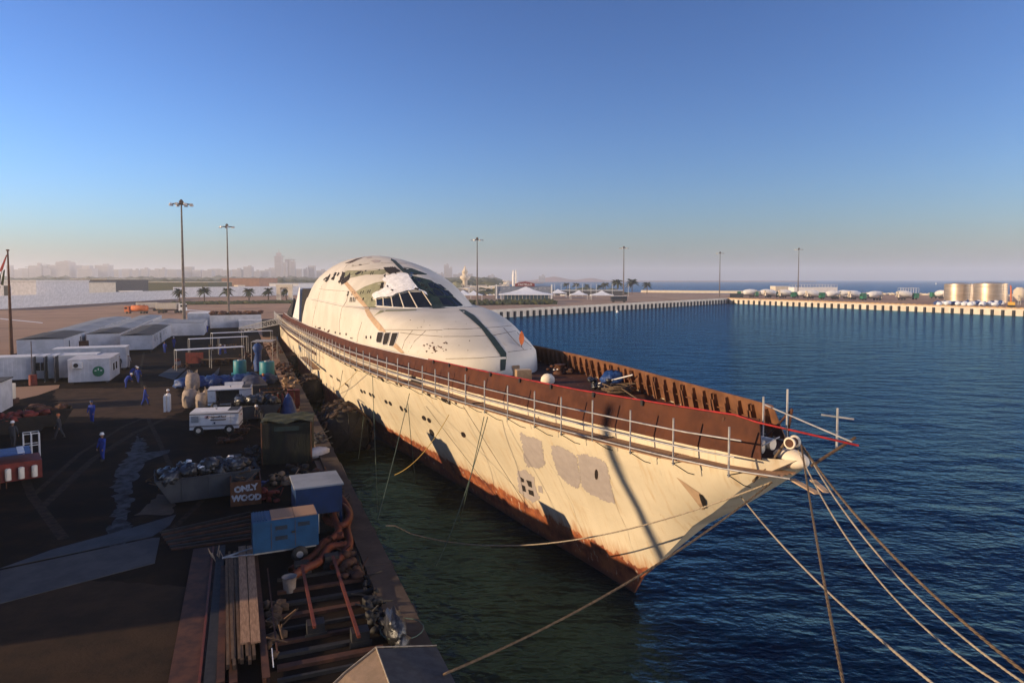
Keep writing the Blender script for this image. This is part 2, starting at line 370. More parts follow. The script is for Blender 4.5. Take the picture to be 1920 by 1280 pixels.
hull = hb.build('hull', hull_m, ship)
# deck
d = MB(); us = [-10.2 + i * 2.0 for i in range(74)]; us = [u for u in us if u < 137]
vv = []
for u in us: vv += [(u, dk_v(u) - .03, dk_z(u) - .06), (u, 0, dk_z(u) - .0), (u, -dk_v(u) + .03, dk_z(u) - .06)]
d.add(vv, [(i * 3 + j, i * 3 + j + 1, i * 3 + j + 4, i * 3 + j + 3) for i in range(len(us) - 1) for j in (0, 1)])
d.build('deck', M['deck'], ship)
# bulwarks: thin plates, leaning slightly inboard
def bulwark(side, u0, u1, name, m, sl=0):
    b = MB(); N = 60; vs = []
    for i in range(N + 1):
        u = u0 + (u1 - u0) * i / N; zt = interp(TOPB, u); zb = dk_z(u) - .02; lean = .28
        ul = u + (0 if i else -.45)
        vo = dk_v(u)
        for (vv, z, uu) in ((vo + .02, zb, ul), (vo - lean, zt, u), (vo - lean - .05, zt, u), (vo - .03, zb, ul)): vs.append((uu, side * vv, z))
    fs = []
    for i in range(N):
        for j in range(4): fs.append((i * 4 + j, i * 4 + (j + 1) % 4, i * 4 + 4 + (j + 1) % 4, i * 4 + 4 + j))
    fs += [(0, 3, 2, 1), (N * 4, N * 4 + 1, N * 4 + 2, N * 4 + 3)]
    b.add(vs, fs); return b.build(name, m, ship)
bw_p = bulwark(1, -9.2, 118, 'bulwark', M['primer']); bw_p['label'] = 'port bulwark of smooth red brown primed plate'
bw_s = bulwark(-1, -7.2, 118, 'bulwark', M['inner']); bw_s['label'] = 'starboard bulwark with open ribs'
# ribs inside the starboard bulwark (and a few to port)
rib = MB(); rib.add([(-.02, 0, 0), (-.03, .26, 0), (-.03, .22, .12), (-.03, .15, 1.2), (-.02, 0, 1.2), (.02, 0, 0), (.03, .26, 0), (.03, .22, .12), (.03, .15, 1.2), (.02, 0, 1.2)],
                    [(0, 1, 2, 3, 4), (9, 8, 7, 6, 5), (0, 5, 6, 1), (1, 6, 7, 2), (2, 7, 8, 3), (3, 8, 9, 4)])
rib.box((0, .24, .5), (.12, .02, .95))
ribo = None
for i in range(60):
    u = -6.9 + i * 1.04
    M4 = Matrix.Translation((u, -dk_v(u) + .05, dk_z(u) - .03)) @ Matrix.Rotation(math.atan2(-(dk_v(u + .5) - dk_v(u - .5)), 1), 4, 'Z') @ Matrix.Rotation(R(-12), 4, 'X')
    if ribo is None: ribo = rib.build('rib', M['inner'], ship); ribo.matrix_local = M4
    else: inst(ribo, ship, M=M4)
    if i % 3 == 1:                                                            # paired ribs
        inst(ribo, ship, M=Matrix.Translation((.2, 0, 0)) @ M4)
for i in range(24):
    u = -8.2 + i * 1.5
    inst(ribo, ship, M=Matrix.Translation((u, dk_v(u) - .06, dk_z(u) - .03)) @ Matrix.Rotation(math.atan2((dk_v(u + .5) - dk_v(u - .5)), 1) + math.pi, 4, 'Z') @ Matrix.Rotation(R(-12), 4, 'X'))
st = MB(); pts = [(u, -dk_v(u) + .24, dk_z(u) + .52) for u in [-7 + 1.5 * i for i in range(42)]]
st.tube(pts, .035, 4); st.build('stringer', M['inner'], ship)
cp = MB(); cp.tube([(u, dk_v(u) - .30, interp(TOPB, u) + .02) for u in [16 + 2 * i for i in range(51)]], .03, 5); cp.build('capping_rail', M['white'], ship)
# gunwale strip of pale paint under the port bulwark, bow end
# ------------------------------------------------------------ superstructure
dome_m = mat('dome_filler', (.54, .49, .41), (.47, .425, .35), .25, .6, c3=(.42, .35, .26), s3=1.1, lo3=.62, hi3=.8, bump=.02, bscale=.4)
def outline(u0, w, L, n_, ue, K=26):
    pts = []
    for i in range(K + 1):                                                     # starboard aft -> nose -> port aft
        th = (i / K) * math.pi / 2
        x = 1 - math.cos(th) ; vfr = (1 - (1 - x) ** n_) ** (1 / n_)
        pts.append((u0 + x * L, w * vfr))
    # densify aft
    last = pts[-1][0]
    for k in range(1, 9): pts.append((last + (ue - last) * k / 8, w))
    return [(u, -v) for u, v in pts[::-1]] + pts[1:]
def loft(levels, name, m, cap=False):
    b = MB(); vs = []; Ls = [outline(*L[1:]) for L in levels]; n_ = len(Ls[0])
    for (z, *_), O in zip(levels, Ls):
        for u, v in O: vs.append((u, v, z + (interp(DROP, u) if z < 9.9 and z > 9 else 0)))
    fs = [(i * n_ + k, i * n_ + k + 1, (i + 1) * n_ + k + 1, (i + 1) * n_ + k) for i in range(len(Ls) - 1) for k in range(n_ - 1)]
    b.add(vs, fs, sm=True)
    if cap:
        e = (len(Ls) - 1) * n_; b.add(vs[e:e + n_], [tuple(range(n_))])
    return b.build(name, m, ship)
DROP = [(0, 0), (137, 0)]
low = loft([(4.6, 16.1, 6.9, 29, 2.4, 82), (6.0, 16.1, 6.9, 29, 2.4, 81), (7.0, 16.35, 6.88, 29, 2.4, 80), (7.5, 17.4, 6.84, 28.6, 2.4, 79.5), (7.9, 18.6, 6.8, 28, 2.4, 79), (8.5, 20.3, 6.75, 27, 2.4, 78.5), (9.0, 22.2, 6.68, 25.5, 2.4, 78), (9.4, 24.6, 6.6, 23.5, 2.4, 77.6), (9.7, 27.6, 6.5, 21, 2.4, 77.3), (9.8, 30, 6.45, 18, 2.4, 77.2), (9.82, 34, 6.0, 16, 2.4, 77)], 'lower_shell', dome_m)
upl = [(9.7, 32.9, 6.42, 14, 2.4, 77.2), (11, 34.9, 6.1, 15, 2.3, 75.6), (12, 36.7, 5.75, 16.5, 2.25, 74), (12.8, 38.7, 5.3, 18, 2.2, 72.4), (13.6, 42, 4.6, 18, 2.2, 71), (14.2, 45.5, 3.9, 17, 2.1, 70), (14.8, 50, 2.9, 14, 2, 69.3), (15.2, 54.5, 1.9, 9, 2, 68.5), (15.42, 58, 1.0, 5, 2, 67), (15.5, 60.5, .3, 2, 2, 65)]
up = loft(upl, 'dome_shell', dome_m, True)
# closing bulkhead at the aft end of the dome
k = MB(); prof = [(L[5] - .15, L[2] - .08, L[0]) for L in [(4.6, 0, 6.9, 0, 0, 82)] + upl]
vs = [(u, v, z) for u, v, z in prof] + [(u, -v, z) for u, v, z in prof]; nn = len(prof)
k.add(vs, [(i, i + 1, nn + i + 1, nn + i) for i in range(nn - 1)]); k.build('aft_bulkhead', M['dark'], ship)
# aft deckhouse
h = MB(); h.add([(89, 6.6, 4.5), (101, 6.6, 4.5), (101, -6.6, 4.5), (89, -6.6, 4.5), (91.5, 6.0, 11), (100.2, 5.2, 11), (100.2, -5.2, 11), (91.5, -6.0, 11)], [(3, 2, 1, 0), (4, 5, 6, 7), (0, 1, 5, 4), (1, 2, 6, 5), (2, 3, 7, 6), (3, 0, 4, 7)])
h.build('aft_deckhouse', M['white'], ship)
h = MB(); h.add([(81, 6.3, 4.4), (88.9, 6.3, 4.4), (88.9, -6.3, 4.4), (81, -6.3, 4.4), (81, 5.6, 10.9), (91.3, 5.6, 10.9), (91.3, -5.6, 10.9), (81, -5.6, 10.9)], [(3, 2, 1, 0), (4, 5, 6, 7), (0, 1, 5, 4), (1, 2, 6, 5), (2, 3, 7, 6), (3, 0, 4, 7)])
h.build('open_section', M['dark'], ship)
bpy.context.view_layer.update()
def bvh(*objs):
    vs = []; fs = []
    for o in objs:
        k0 = len(vs); mw = SM
        vs += [mw @ v.co for v in o.data.vertices]; fs += [[i + k0 for i in p.vertices] for p in o.data.polygons]
    return BVHTree.FromPolygons(vs, fs)
BH = bvh(hull); BDm = bvh(low, up); BW = bvh(bw_p)
CAM = Vector((0, 0, HC))
def hit(B, px, py):
    h = B.ray_cast(CAM, ray(px, py), 400)
    if h[0] is None: return None
    nrm = h[1] if h[1].dot(ray(px, py)) < 0 else -h[1]
    return h[0], nrm
def clip(poly, x0, x1, y0, y1):
    for ax, lim, sg in ((0, x0, 1), (0, x1, -1), (1, y0, 1), (1, y1, -1)):
        out = []
        for i in range(len(poly)):
            a, b = poly[i - 1], poly[i]; ia = (a[ax] - lim) * sg >= 0; ib = (b[ax] - lim) * sg >= 0
            if ia != ib:
                t = (lim - a[ax]) / (b[ax] - a[ax]); out.append((a[0] + (b[0] - a[0]) * t, a[1] + (b[1] - a[1]) * t))
            if ib: out.append(b)
        poly = out
        if not poly: return []
    return poly
def decal(B, poly, off=.012, step=8):                     # a plate that follows the shell, thickness = off
    b = MB(); xs = [p[0] for p in poly]; ys = [p[1] for p in poly]; x = min(xs)
    while x < max(xs):
        y = min(ys)
        while y < max(ys):
            c = clip(poly, x, x + step, y, y + step)
            if len(c) > 2:
                H = [hit(B, *q) for q in c]
                if all(H):
                    zc = [(q[0] - CAM).length for q in H]
                    if max(zc) - min(zc) < 6: b.add([SMI @ (q[0] + q[1] * off) for q in H], [tuple(range(len(H)))])
            y += step
        x += step
    return b
def jag(poly, amp, step=6, seed=1):
    r = random.Random(seed); out = []
    for i in range(len(poly)):
        a, b = poly[i - 1], poly[i]; L = math.hypot(b[0] - a[0], b[1] - a[1]); k = max(1, int(L / step))
        for j in range(k):
            t = j / k; out.append((a[0] + (b[0] - a[0]) * t + r.uniform(-amp, amp), a[1] + (b[1] - a[1]) * t + r.uniform(-amp, amp)))
    return out
def Z(ox, oy, s, pts): return [(ox + x / s, oy + y / s) for x, y in pts]
def strip_px(pts, w0, w1=None):
    w1 = w1 or w0; L = []; Rr = []; n_ = len(pts)
    for i, p in enumerate(pts):
        a = pts[max(0, i - 1)]; c = pts[min(n_ - 1, i + 1)]; dx, dy = c[0] - a[0], c[1] - a[1]; ll = math.hypot(dx, dy); w = (w0 + (w1 - w0) * i / (n_ - 1)) / 2
        L.append((p[0] - dy / ll * w, p[1] + dx / ll * w)); Rr.append((p[0] + dy / ll * w, p[1] - dx / ll * w))
    return L + Rr[::-1]
def line3(B, pts, r, off=.0, n_=4):                       # a weld bead or cable lying on the shell
    dense = []
    for a, b in zip(pts, pts[1:]):
        k = max(1, int(math.hypot(b[0] - a[0], b[1] - a[1]) / 8))
        dense += [(a[0] + (b[0] - a[0]) * i / k, a[1] + (b[1] - a[1]) * i / k) for i in range(k)]
    dense.append(pts[-1]); out = []
    for q in dense:
        h = hit(B, *q)
        if h: out.append(SMI @ (h[0] + h[1] * off))
    return out
# ------------------------------------------------------------ marks and fittings on the ship
def plate_px(B, poly, name, m, off=.015, label=None, par=None, step=8):
    b = decal(B, poly, off, step)
    if b.f: return b.build(name, m, par or ship, label=label)
Z2 = lambda pts: Z(560, 460, 5.565, pts)                  # dome close-up
Z1 = lambda pts: Z(500, 560, 4.8, pts)
Z3 = lambda pts: Z(840, 560, 4.8, pts)
Z5 = lambda pts: Z(780, 740, 3.368, pts)
Z4 = lambda pts: Z(1150, 680, 3.84, pts)
# olive recessed bands, tan strips and green stripes
plate_px(BDm, Z2([(465, 285), (520, 262), (700, 268), (900, 248), (915, 280), (880, 305), (700, 305), (520, 345), (480, 330)]), 'panel_band', M['olive'], .02, 'olive recessed band high on the dome')
plate_px(BDm, Z2([(600, 480), (690, 430), (800, 390), (880, 375), (885, 420), (830, 480), (790, 500), (770, 560), (815, 580), (812, 640), (745, 660), (690, 620), (640, 560)]), 'panel_band', M['olive'], .02, 'olive wedge beside the wheelhouse windows')
plate_px(BDm, Z2([(782, 742), (850, 680), (920, 672), (1230, 668), (1230, 680), (900, 690), (830, 715)]), 'panel_band', M['olive'], .02)
plate_px(BDm, Z2([(465, 385), (500, 372), (560, 440), (640, 530), (740, 665), (700, 665), (600, 560), (540, 480)]), 'filler_strip', M['tan'], .03, 'upper tan filler strip running down the dome')
plate_px(BDm, Z2([(688, 670), (735, 668), (780, 740), (860, 830), (915, 905), (880, 905), (840, 890), (780, 820), (720, 740)]), 'filler_strip', M['tan'], .03, 'middle tan filler strip')
plate_px(BDm, Z2([(1005, 1015), (1030, 1035), (1105, 1118), (1080, 1128), (985, 1055)]), 'filler_strip', M['tan'], .03, 'lower tan filler strip')
plate_px(BDm, Z2([(875, 112), (925, 118), (1010, 160), (1090, 235), (1115, 262), (1095, 290), (1040, 235), (980, 170)]), 'centre_stripe', M['stripe'], .03, 'green centre stripe on the dome top')
plate_px(BDm, Z2([(1095, 228), (1180, 240), (1340, 300), (1330, 308), (1100, 300)]), 'centre_stripe', M['stripe'], .02)
plate_px(BDm, Z2([(1150, 310), (1290, 340), (1380, 365), (1600, 520), (1720, 640), (1640, 648), (1400, 662), (1280, 490), (1200, 400)]), 'window_surround', M['stripe'], .02, 'dark green surround of the starboard window grid')
stripe = Z3([(100, 98), (150, 120), (230, 190), (310, 290), (380, 370), (450, 460), (500, 510)])
plate_px(BDm, Z3([(95, 98), (150, 100), (235, 150), (330, 250), (420, 350), (525, 490), (525, 530), (515, 640), (470, 650), (470, 510), (400, 410), (300, 270), (200, 180)]), 'centre_stripe', M['stripe'], .03, 'dark green stripe down the front of the lower shell')
plate_px(BDm, Z2([(750, 160), (800, 150), (860, 158), (840, 180), (790, 185)]), 'filler_patch', M['grey'], .02, 'grey filler patch near the dome top')
plate_px(BDm, Z2([(690, 125), (760, 118), (770, 130), (720, 138)]), 'filler_patch', M['grey'], .02)
plate_px(BDm, Z2([(480, 188), (600, 140), (700, 118), (620, 150), (560, 180), (500, 190)]), 'torn_edge', M['seam'], .02)
# openings: dark void with a proud frame
def opening(poly, name='window', m='dark', frame='white', r=.03, off=.03, label=None, B=None):
    w = plate_px(B or BDm, poly, name, M[m], off, label, step=5)
    if w and frame:
        pts = line3(B or BDm, poly + [poly[0]], r, off)
        if len(pts) > 3: f = MB(); f.tube(pts[:-1], r, 4, closed=True); f.build('frame', M[frame], w)
    return w
for q in ([(835, 905), (885, 905), (888, 930), (868, 1010), (850, 1018), (815, 1012), (812, 990), (825, 915)],
          [(910, 910), (962, 908), (945, 985), (925, 1035), (885, 1040), (878, 1025), (895, 930)],
          [(985, 912), (1042, 910), (1035, 940), (1000, 1040), (985, 1055), (945, 1050), (948, 1030), (975, 925)]):
    opening(Z2(q), 'window_opening')
# wheelhouse front: panes between sloping mullions
bot = [(815, 628), (888, 636), (985, 645), (1100, 653), (1240, 656), (1400, 652)]
top = [(812, 560), (885, 548), (968, 540), (1052, 505), (1150, 485), (1290, 485)]
mid = [None, None, (985, 545), (1080, 545), (1200, 545), (1330, 545)]
for i in range(5):
    a, b_, c, d_ = bot[i], bot[i + 1], top[i + 1], top[i]
    opening(Z2([(a[0] + 8, a[1] - 2), (b_[0] - 8, b_[1] - 2), (c[0] - 6, c[1] + 3), (d_[0] + 6, d_[1] + 3)]), 'window_pane', 'glass', None, off=.02)
for i in range(6):
    pts = line3(BDm, Z2([bot[i], top[i]]), .03, .05)
    if len(pts) > 1: t = MB(); t.tube(pts, .05, 4); t.build('mullion', M['cream'], ship)
pts = line3(BDm, Z2([(800, 632), (888, 640), (985, 649), (1100, 657), (1240, 660), (1400, 657), (1640, 650), (1720, 640)]), .03, .05)
t = MB(); t.tube(pts, .05, 4); t.build('sill', M['white'], ship)
grid = [[(1340, 395), (1390, 392), (1440, 455), (1375, 450)], [(1400, 392), (1430, 398), (1500, 455), (1450, 455)], [(1450, 405), (1480, 412), (1540, 460), (1515, 458)],
        [(1385, 465), (1450, 460), (1530, 530), (1440, 535)], [(1462, 462), (1520, 465), (1590, 530), (1542, 532)], [(1530, 468), (1560, 475), (1610, 525), (1600, 530)],
        [(1455, 548), (1540, 545), (1640, 640), (1520, 648)], [(1555, 545), (1600, 545), (1690, 630), (1655, 640)], [(1610, 545), (1630, 550), (1710, 625), (1700, 632)],
        [(1330, 460), (1370, 470), (1420, 530), (1370, 500)], [(1205, 345), (1260, 345), (1285, 390), (1240, 380)], [(1150, 285), (1190, 282), (1205, 300), (1165, 302)]]
for q in grid: opening(Z2(q), 'window_pane', 'glass', 'stripe', .02, .035)
for q in ([(900, 240), (1000, 232), (1045, 272), (1000, 280), (950, 296), (920, 275)], [(1125, 408), (1180, 398), (1225, 448), (1165, 450)], [(590, 300), (620, 275), (655, 272), (640, 292), (600, 308)],
          [(862, 400), (885, 393), (880, 440), (855, 442)], [(470, 340), (500, 330), (530, 300), (530, 340), (510, 370), (455, 405), (450, 380)], [(440, 330), (455, 290), (480, 292), (470, 330), (430, 390), (420, 380)],
          [(345, 350), (380, 285), (395, 290), (365, 355)], [(280, 370), (320, 305), (330, 312), (295, 378)], [(258, 355), (290, 335), (300, 345), (262, 362)], [(400, 310), (420, 285), (425, 292), (405, 320)],
          [(505, 520), (518, 485), (528, 488), (512, 527)]):
    cx_ = sum(p_[0] for p_ in q) / len(q); cy_ = sum(p_[1] for p_ in q) / len(q); q = [(cx_ + (x - cx_) * 1.22, cy_ + (y - cy_) * 1.22) for x, y in q]
    opening(jag(Z2(q), .8, 2, int(q[0][0])), 'torn_opening', 'dark', None)
for x, y in ((640, 490), (665, 485), (715, 480), (735, 478), (655, 285), (745, 290), (765, 288), (520, 300), (550, 500)):
    opening(Z2([(x, y + 18), (x + 12, y - 14), (x + 20, y - 12), (x + 8, y + 20)]), 'slot_window', 'dark', None)
for x in (533, 548, 566, 583): opening(Z2([(x, 590), (x + 5, 540), (x + 12, 542), (x + 7, 592)]), 'slot_window', 'dark', None)
for x, y, h in ((178, 848, 9), (272, 875, 10), (384, 908, 12), (432, 920, 12), (497, 926, 13), (706, 958, 18), (753, 958, 18), (545, 966, 8), (558, 968, 8)):
    w = 6 if h > 10 else 4
    opening(Z2([(x - w, y + h * .6), (x - w * .2, y + h), (x + w, y + h * .6), (x + w, y - h * .6), (x + w * .2, y - h), (x - w, y - h * .6)]), 'porthole', 'dark', None)
opening(Z2([(280, 960), (290, 905), (318, 878), (328, 885), (315, 905), (300, 965)]), 'arched_door', 'rust', None)
opening(Z2([(198, 858), (230, 850), (232, 872), (205, 876)]), 'rust_hole', 'rust', None)
opening(Z2([(665, 575), (672, 545), (685, 545), (680, 570)]), 'slot_window', 'dark', None)
for x, y, w_, h_ in ((1085, 300, 26, 10), (1010, 305, 18, 9), (905, 330, 8, 22), (980, 480, 14, 8), (935, 440, 8, 12), (830, 520, 9, 7), (1230, 470, 26, 14), (1290, 415, 24, 12), (1330, 440, 18, 14), (1110, 250, 16, 9), (1215, 320, 24, 8), (700, 268, 14, 5), (840, 258, 18, 5), (560, 215, 12, 4), (640, 205, 22, 4), (610, 545, 6, 14), (590, 500, 6, 12), (765, 565, 8, 20)):
    opening(jag(Z2([(x - w_, y + h_ * .4), (x - w_ * .3, y - h_), (x + w_, y - h_ * .5), (x + w_ * .5, y + h_)]), 1.0, 1.6, int(x)), 'torn_opening', 'dark', None, off=.19 if 880 < x < 1250 and 300 < y < 500 else .035)
# white cloth draped over the windows
plate_px(BDm, jag(Z2([(770, 530), (800, 500), (870, 480), (905, 445), (920, 400), (880, 370), (900, 330), (990, 310), (1100, 300), (1140, 315), (1200, 395), (1240, 450), (1350, 540), (1330, 500), (1280, 480), (1150, 478), (1050, 505), (960, 545), (870, 548), (800, 565)]), .7, 3, 5), 'cloth_cover', M['sheet'], .16, 'torn white cloth draped above the wheelhouse windows', step=4)
# seams
for p in ([(265, 370), (240, 430), (205, 545), (170, 680), (145, 800), (135, 880)], [(525, 480), (500, 580), (450, 660), (425, 800), (425, 905)], [(130, 565), (250, 590), (450, 635), (690, 662), (880, 668)],
          [(215, 455), (350, 468), (520, 480)], [(850, 880), (1050, 880), (1320, 888), (1500, 882)], [(1060, 910), (1250, 935), (1500, 952)], [(1190, 885), (1110, 990), (1080, 1080)], [(1325, 893), (1210, 1000), (1145, 1110)],
          [(455, 280), (500, 210), (600, 150)], [(480, 265), (700, 260), (870, 240)], [(560, 220), (740, 190)], [(860, 185), (1130, 190)], [(140, 885), (300, 950), (500, 1010), (700, 1060), (1000, 1110)], [(660, 800), (620, 930), (605, 1040)]):
    pts = line3(BDm, Z2(p), .012, .01)
    if len(pts) > 1: t = MB(); t.tube(pts, .022, 3); t.build('weld_seam', M['seam'], ship)
for p in ([(-40, 275), (120, 275), (300, 265), (450, 255), (570, 242)], [(-40, 340), (200, 340), (400, 330), (610, 290)], [(500, 262), (600, 380), (680, 455)], [(620, 300), (690, 380), (750, 430)], [(-20, 540), (250, 535), (470, 520)], [(540, 480), (700, 460), (800, 440)]):
    pts = line3(BDm, Z3(p), .012, .01)
    if len(pts) > 1: t = MB(); t.tube(pts, .02, 3); t.build('weld_seam', M['seam'], ship)
# rust spots and dents
rn = random.Random(3); rs = MB()
for k_ in range(46):
    x = rn.gauss(1420, 60); y = rn.gauss(1075, 28)
    if k_ > 30: x = rn.uniform(1150, 1850); y = rn.uniform(760, 1100)
    w, h_ = rn.uniform(4, 18) * (.5 if k_ > 30 else 1), rn.uniform(3, 10) * (.6 if k_ > 30 else 1)
    d_ = decal(BDm, jag(Z2([(x - w, y), (x, y - h_), (x + w, y - h_ * .4), (x + w * .4, y + h_)]), .25, 2, k_), .012, 6); rs.add(d_.v, d_.f)
rs.build('rust_spots', M['rust'], ship, kind='stuff')
# hull: patches, portholes, anchor pocket
for q, l_ in (([(655, 232), (690, 255), (740, 268), (790, 290), (803, 350), (815, 445), (765, 465), (700, 450), (680, 370), (668, 290)], 'grey primer patch nearest the stern of three'),
              ([(852, 322), (900, 320), (960, 350), (1015, 390), (1030, 480), (1040, 560), (1020, 592), (940, 545), (895, 490), (870, 420)], 'grey primer patch in the middle of three'),
              ([(1018, 375), (1085, 378), (1140, 395), (1205, 430), (1225, 520), (1252, 685), (1170, 660), (1080, 610), (1045, 570), (1030, 470)], 'largest grey primer patch, nearest the bow, with a burnt hole')):
    plate_px(BH, jag(Z5(q), 2.0, 2.0, int(q[0][0])), 'primer_patch', M['grey'], .012, l_, step=10)
plate_px(BH, jag(Z5([(640, 480), (690, 470), (745, 520), (760, 600), (785, 655), (735, 680), (690, 640), (650, 610), (645, 540)]), 1.2, 2.5, 9), 'primer_patch', M['grey'], .012, 'small stained patch round four square holes')
plate_px(BH, jag(Z5([(770, 572), (795, 575), (803, 622), (775, 612)]), .4, 3, 2), 'primer_patch', M['grey'], .012)
for q in ([(660, 515), (682, 530), (685, 550), (668, 548)], [(697, 535), (730, 545), (735, 585), (712, 575)], [(670, 565), (690, 575), (697, 612), (675, 605)], [(710, 595), (742, 605), (748, 640), (715, 625)]):
    opening(Z5(q), 'square_hole', 'dark', None, B=BH, off=.02)
def oval(cx, cy, a, b, sk=0, n_=10): return [(cx + a * math.cos(t * 6.283 / n_) + sk * b * math.sin(t * 6.283 / n_), cy + b * math.sin(t * 6.283 / n_)) for t in range(n_)]
ov = [(1140, 500, 9, 32, 0)] + [(300, 250, 12, 17, .3), (53, 145, 9, 15, .4), (83, 160, 9, 15, .4), (100, 237, 12, 22, .4)]
for x, y, a_, b_, sk in ov: opening(Z5(oval(x, y, a_, b_, sk)), 'scuttle', 'dark', 'rust', .015, .02, B=BH)
for x, y, a_, b_ in [(1075, 925, 11, 18), (1113, 940, 11, 20), (1213, 985, 10, 24), (1252, 1000, 10, 20), (1413, 1072, 12, 20), (1463, 1090, 13, 20), (1770, 1218, 15, 22), (855, 830, 9, 18), (882, 838, 8, 15), (933, 860, 9, 17), (961, 872, 9, 19), (1170, 757, 10, 18), (1206, 770, 11, 18), (1458, 850, 14, 24), (1020, 700, 14, 16), (1045, 728, 10, 18),
                     (1600, 905, 26, 24), (1642, 932, 12, 18), (1700, 925, 9, 22), (575, 692, 4, 12), (588, 700, 4, 12), (638, 725, 5, 14), (654, 735, 5, 12), (712, 765, 6, 13), (730, 780, 6, 15), (465, 650, 4, 10), (800, 640, 7, 10)]:
    opening(Z1(oval(x, y, a_, b_, .45)), 'scuttle', 'dark', 'rust', .012, .02, B=BH)
plate_px(BH, jag(Z1(oval(1485, 1200, 18, 32, .4)), .5, 3, 3), 'rust_patch', M['rust'], .012)
plate_px(BH, Z1([(1305, 690), (1400, 712), (1400, 768), (1305, 760)]), 'side_door', M['dark'], .03, 'open door under the walkway')
plate_px(BH, Z1([(1215, 672), (1300, 690), (1300, 755), (1218, 745)]), 'side_door', M['cream'], .05)
# weld beads between the shell plates
for i in range(30):
    u = -5 + i * 4.3; b = MB(); pts = []
    for k_ in range(9):
        z = dk_z(u) - .7 - k_ * (dk_z(u) + .7) / 8.5; hh = BH.ray_cast(SM @ Vector((u + .12 * (k_ % 2), 14, z)), SM.to_3x3() @ Vector((0, -1, 0)), 30)
        if hh[0] is not None: pts.append(SMI @ hh[0])
    if len(pts) > 3: b.tube(pts, .011, 3); b.build('weld_bead', hull_m, ship)
for dz in (1.6, 3.4, 5.2):
    b = MB(); pts = []
    for i in range(64):
        u = -4 + i * 2; hh = BH.ray_cast(SM @ Vector((u, 14, dk_z(u) - dz)), SM.to_3x3() @ Vector((0, -1, 0)), 30)
        if hh[0] is not None and (SMI @ hh[0]).y > .3: pts.append(SMI @ hh[0])
    b.tube(pts, .013, 3); b.build('weld_bead', hull_m, ship)
# belting strake aft
b = MB(); b.tube([(u, dk_v(u) - .15, dk_z(u) - 2.0) for u in range(62, 134, 3)], .22, 6); b.build('belting_strake', M['rust'], ship)
# anchor pocket: flat plate toned like a shaded recess, dark hole at its foot
ptri = Z4([(455, 820), (500, 850), (625, 935), (655, 1050), (640, 1055), (560, 950)])
plate_px(BH, ptri, 'anchor_pocket', M['tan'], .02, 'triangular anchor pocket at the bow, its recess shade painted tan')
hp = [hit(BH, *q) for q in Z4([(618, 938), (650, 955), (668, 1000), (672, 1050), (650, 1040), (630, 985)])]
hp = [q for q in hp if q]
plate_px(BH, Z4([(618, 938), (640, 945), (668, 985), (672, 1040), (650, 1040), (630, 985)]), 'hawse_hole', M['dark'], .03)
# bow tip: roller fairlead and pale pipe
def SP(px, py, v=0.0):                                    # ship-frame point on the plane y = v seen at a picture point
    r_ = SMI.to_3x3() @ ray(px, py); o_ = SMI @ CAM; t_ = (v - o_.y) / r_.y; return o_ + r_ * t_
b = MB(); b.blob((-9.75, .0, 6.15), (.75, .42, .34), .0, 3); b.build('bow_nose', M['cream'], ship)
b = MB(); b.tube([(-9.0, .55, 6.45), (-7.4, 1.35, 6.5)], .24, 12); b.tube([(-9.0, .1, 6.5), (-7.0, .6, 6.5)], .22, 10); b.build('pipe_section', M['cream'], ship, label='pale pipes on the bow with rust bands')
b = MB(); b.tube([(-8.6, .76, 6.46), (-8.3, .92, 6.47)], .255, 12); b.tube([(-7.9, 1.12, 6.48), (-7.5, 1.33, 6.5)], .255, 12); b.build('rust_band', M['rust'], ship)
b = MB(); R90 = Matrix.Rotation(R(90), 4, 'X')
b.lathe([(.20, -.24), (.22, -.2), (.13, -.15), (.1, 0), (.13, .15), (.22, .2), (.20, .24)], 18, Matrix.Translation((-9.9, .1, 6.78)) @ Matrix.Rotation(R(20), 4, 'Z') @ R90)
rl = b.build('fairlead_roller', M['cream'], ship); b = MB(); b.lathe([(.15, -.25), (.15, .25)], 14, Matrix.Translation((-9.9, .1, 6.78)) @ Matrix.Rotation(R(20), 4, 'Z') @ R90); b.build('hub', M['rust'], rl)
# red tube along the bulwark top, sticking out past the bow
redt = thing('red_tube', 'long red painted tube lashed along the port bulwark top and out past the bow', 'tube', S0, SHIP_RZ)
pts = [(u, dk_v(u) - .27, interp(TOPB, u) + .05) for u in (17, 14, 11, 8, 5, 2, 0, -3, -6, -8.4)] + [(-9.5, 1.3, 7.5)] + [SMI @ D(1610, 835, 22.6)]
b = MB(); b.tube(pts, .036, 8); b.build('tube', M['red'], redt)
b = MB()
for u in (16, 13.5, 11, 8, 5, 2.2, -1, -4): b.box((u, dk_v(u) - .24, interp(TOPB, u) - .05), (.16, .12, .22))
b.build('clamp', M['black'], redt)
for (a_, c_, nm, mt, r_) in ((SMI @ D(1521, 873, 22.6), SMI @ D(1604, 820, 23.0), 'wooden pole leaning out past the bow tip across the red tube', 'wood', .05), ((-7.4, -1.0, 7.6), SMI @ D(1597, 828, 22.8), 'thin galvanised tube running out to the crossed poles', 'steel', .03)):
    o = thing('pole', nm, 'pole', S0, SHIP_RZ); b = MB(); b.tube([a_, c_], r_, 6); b.build('shaft', M[mt], o)
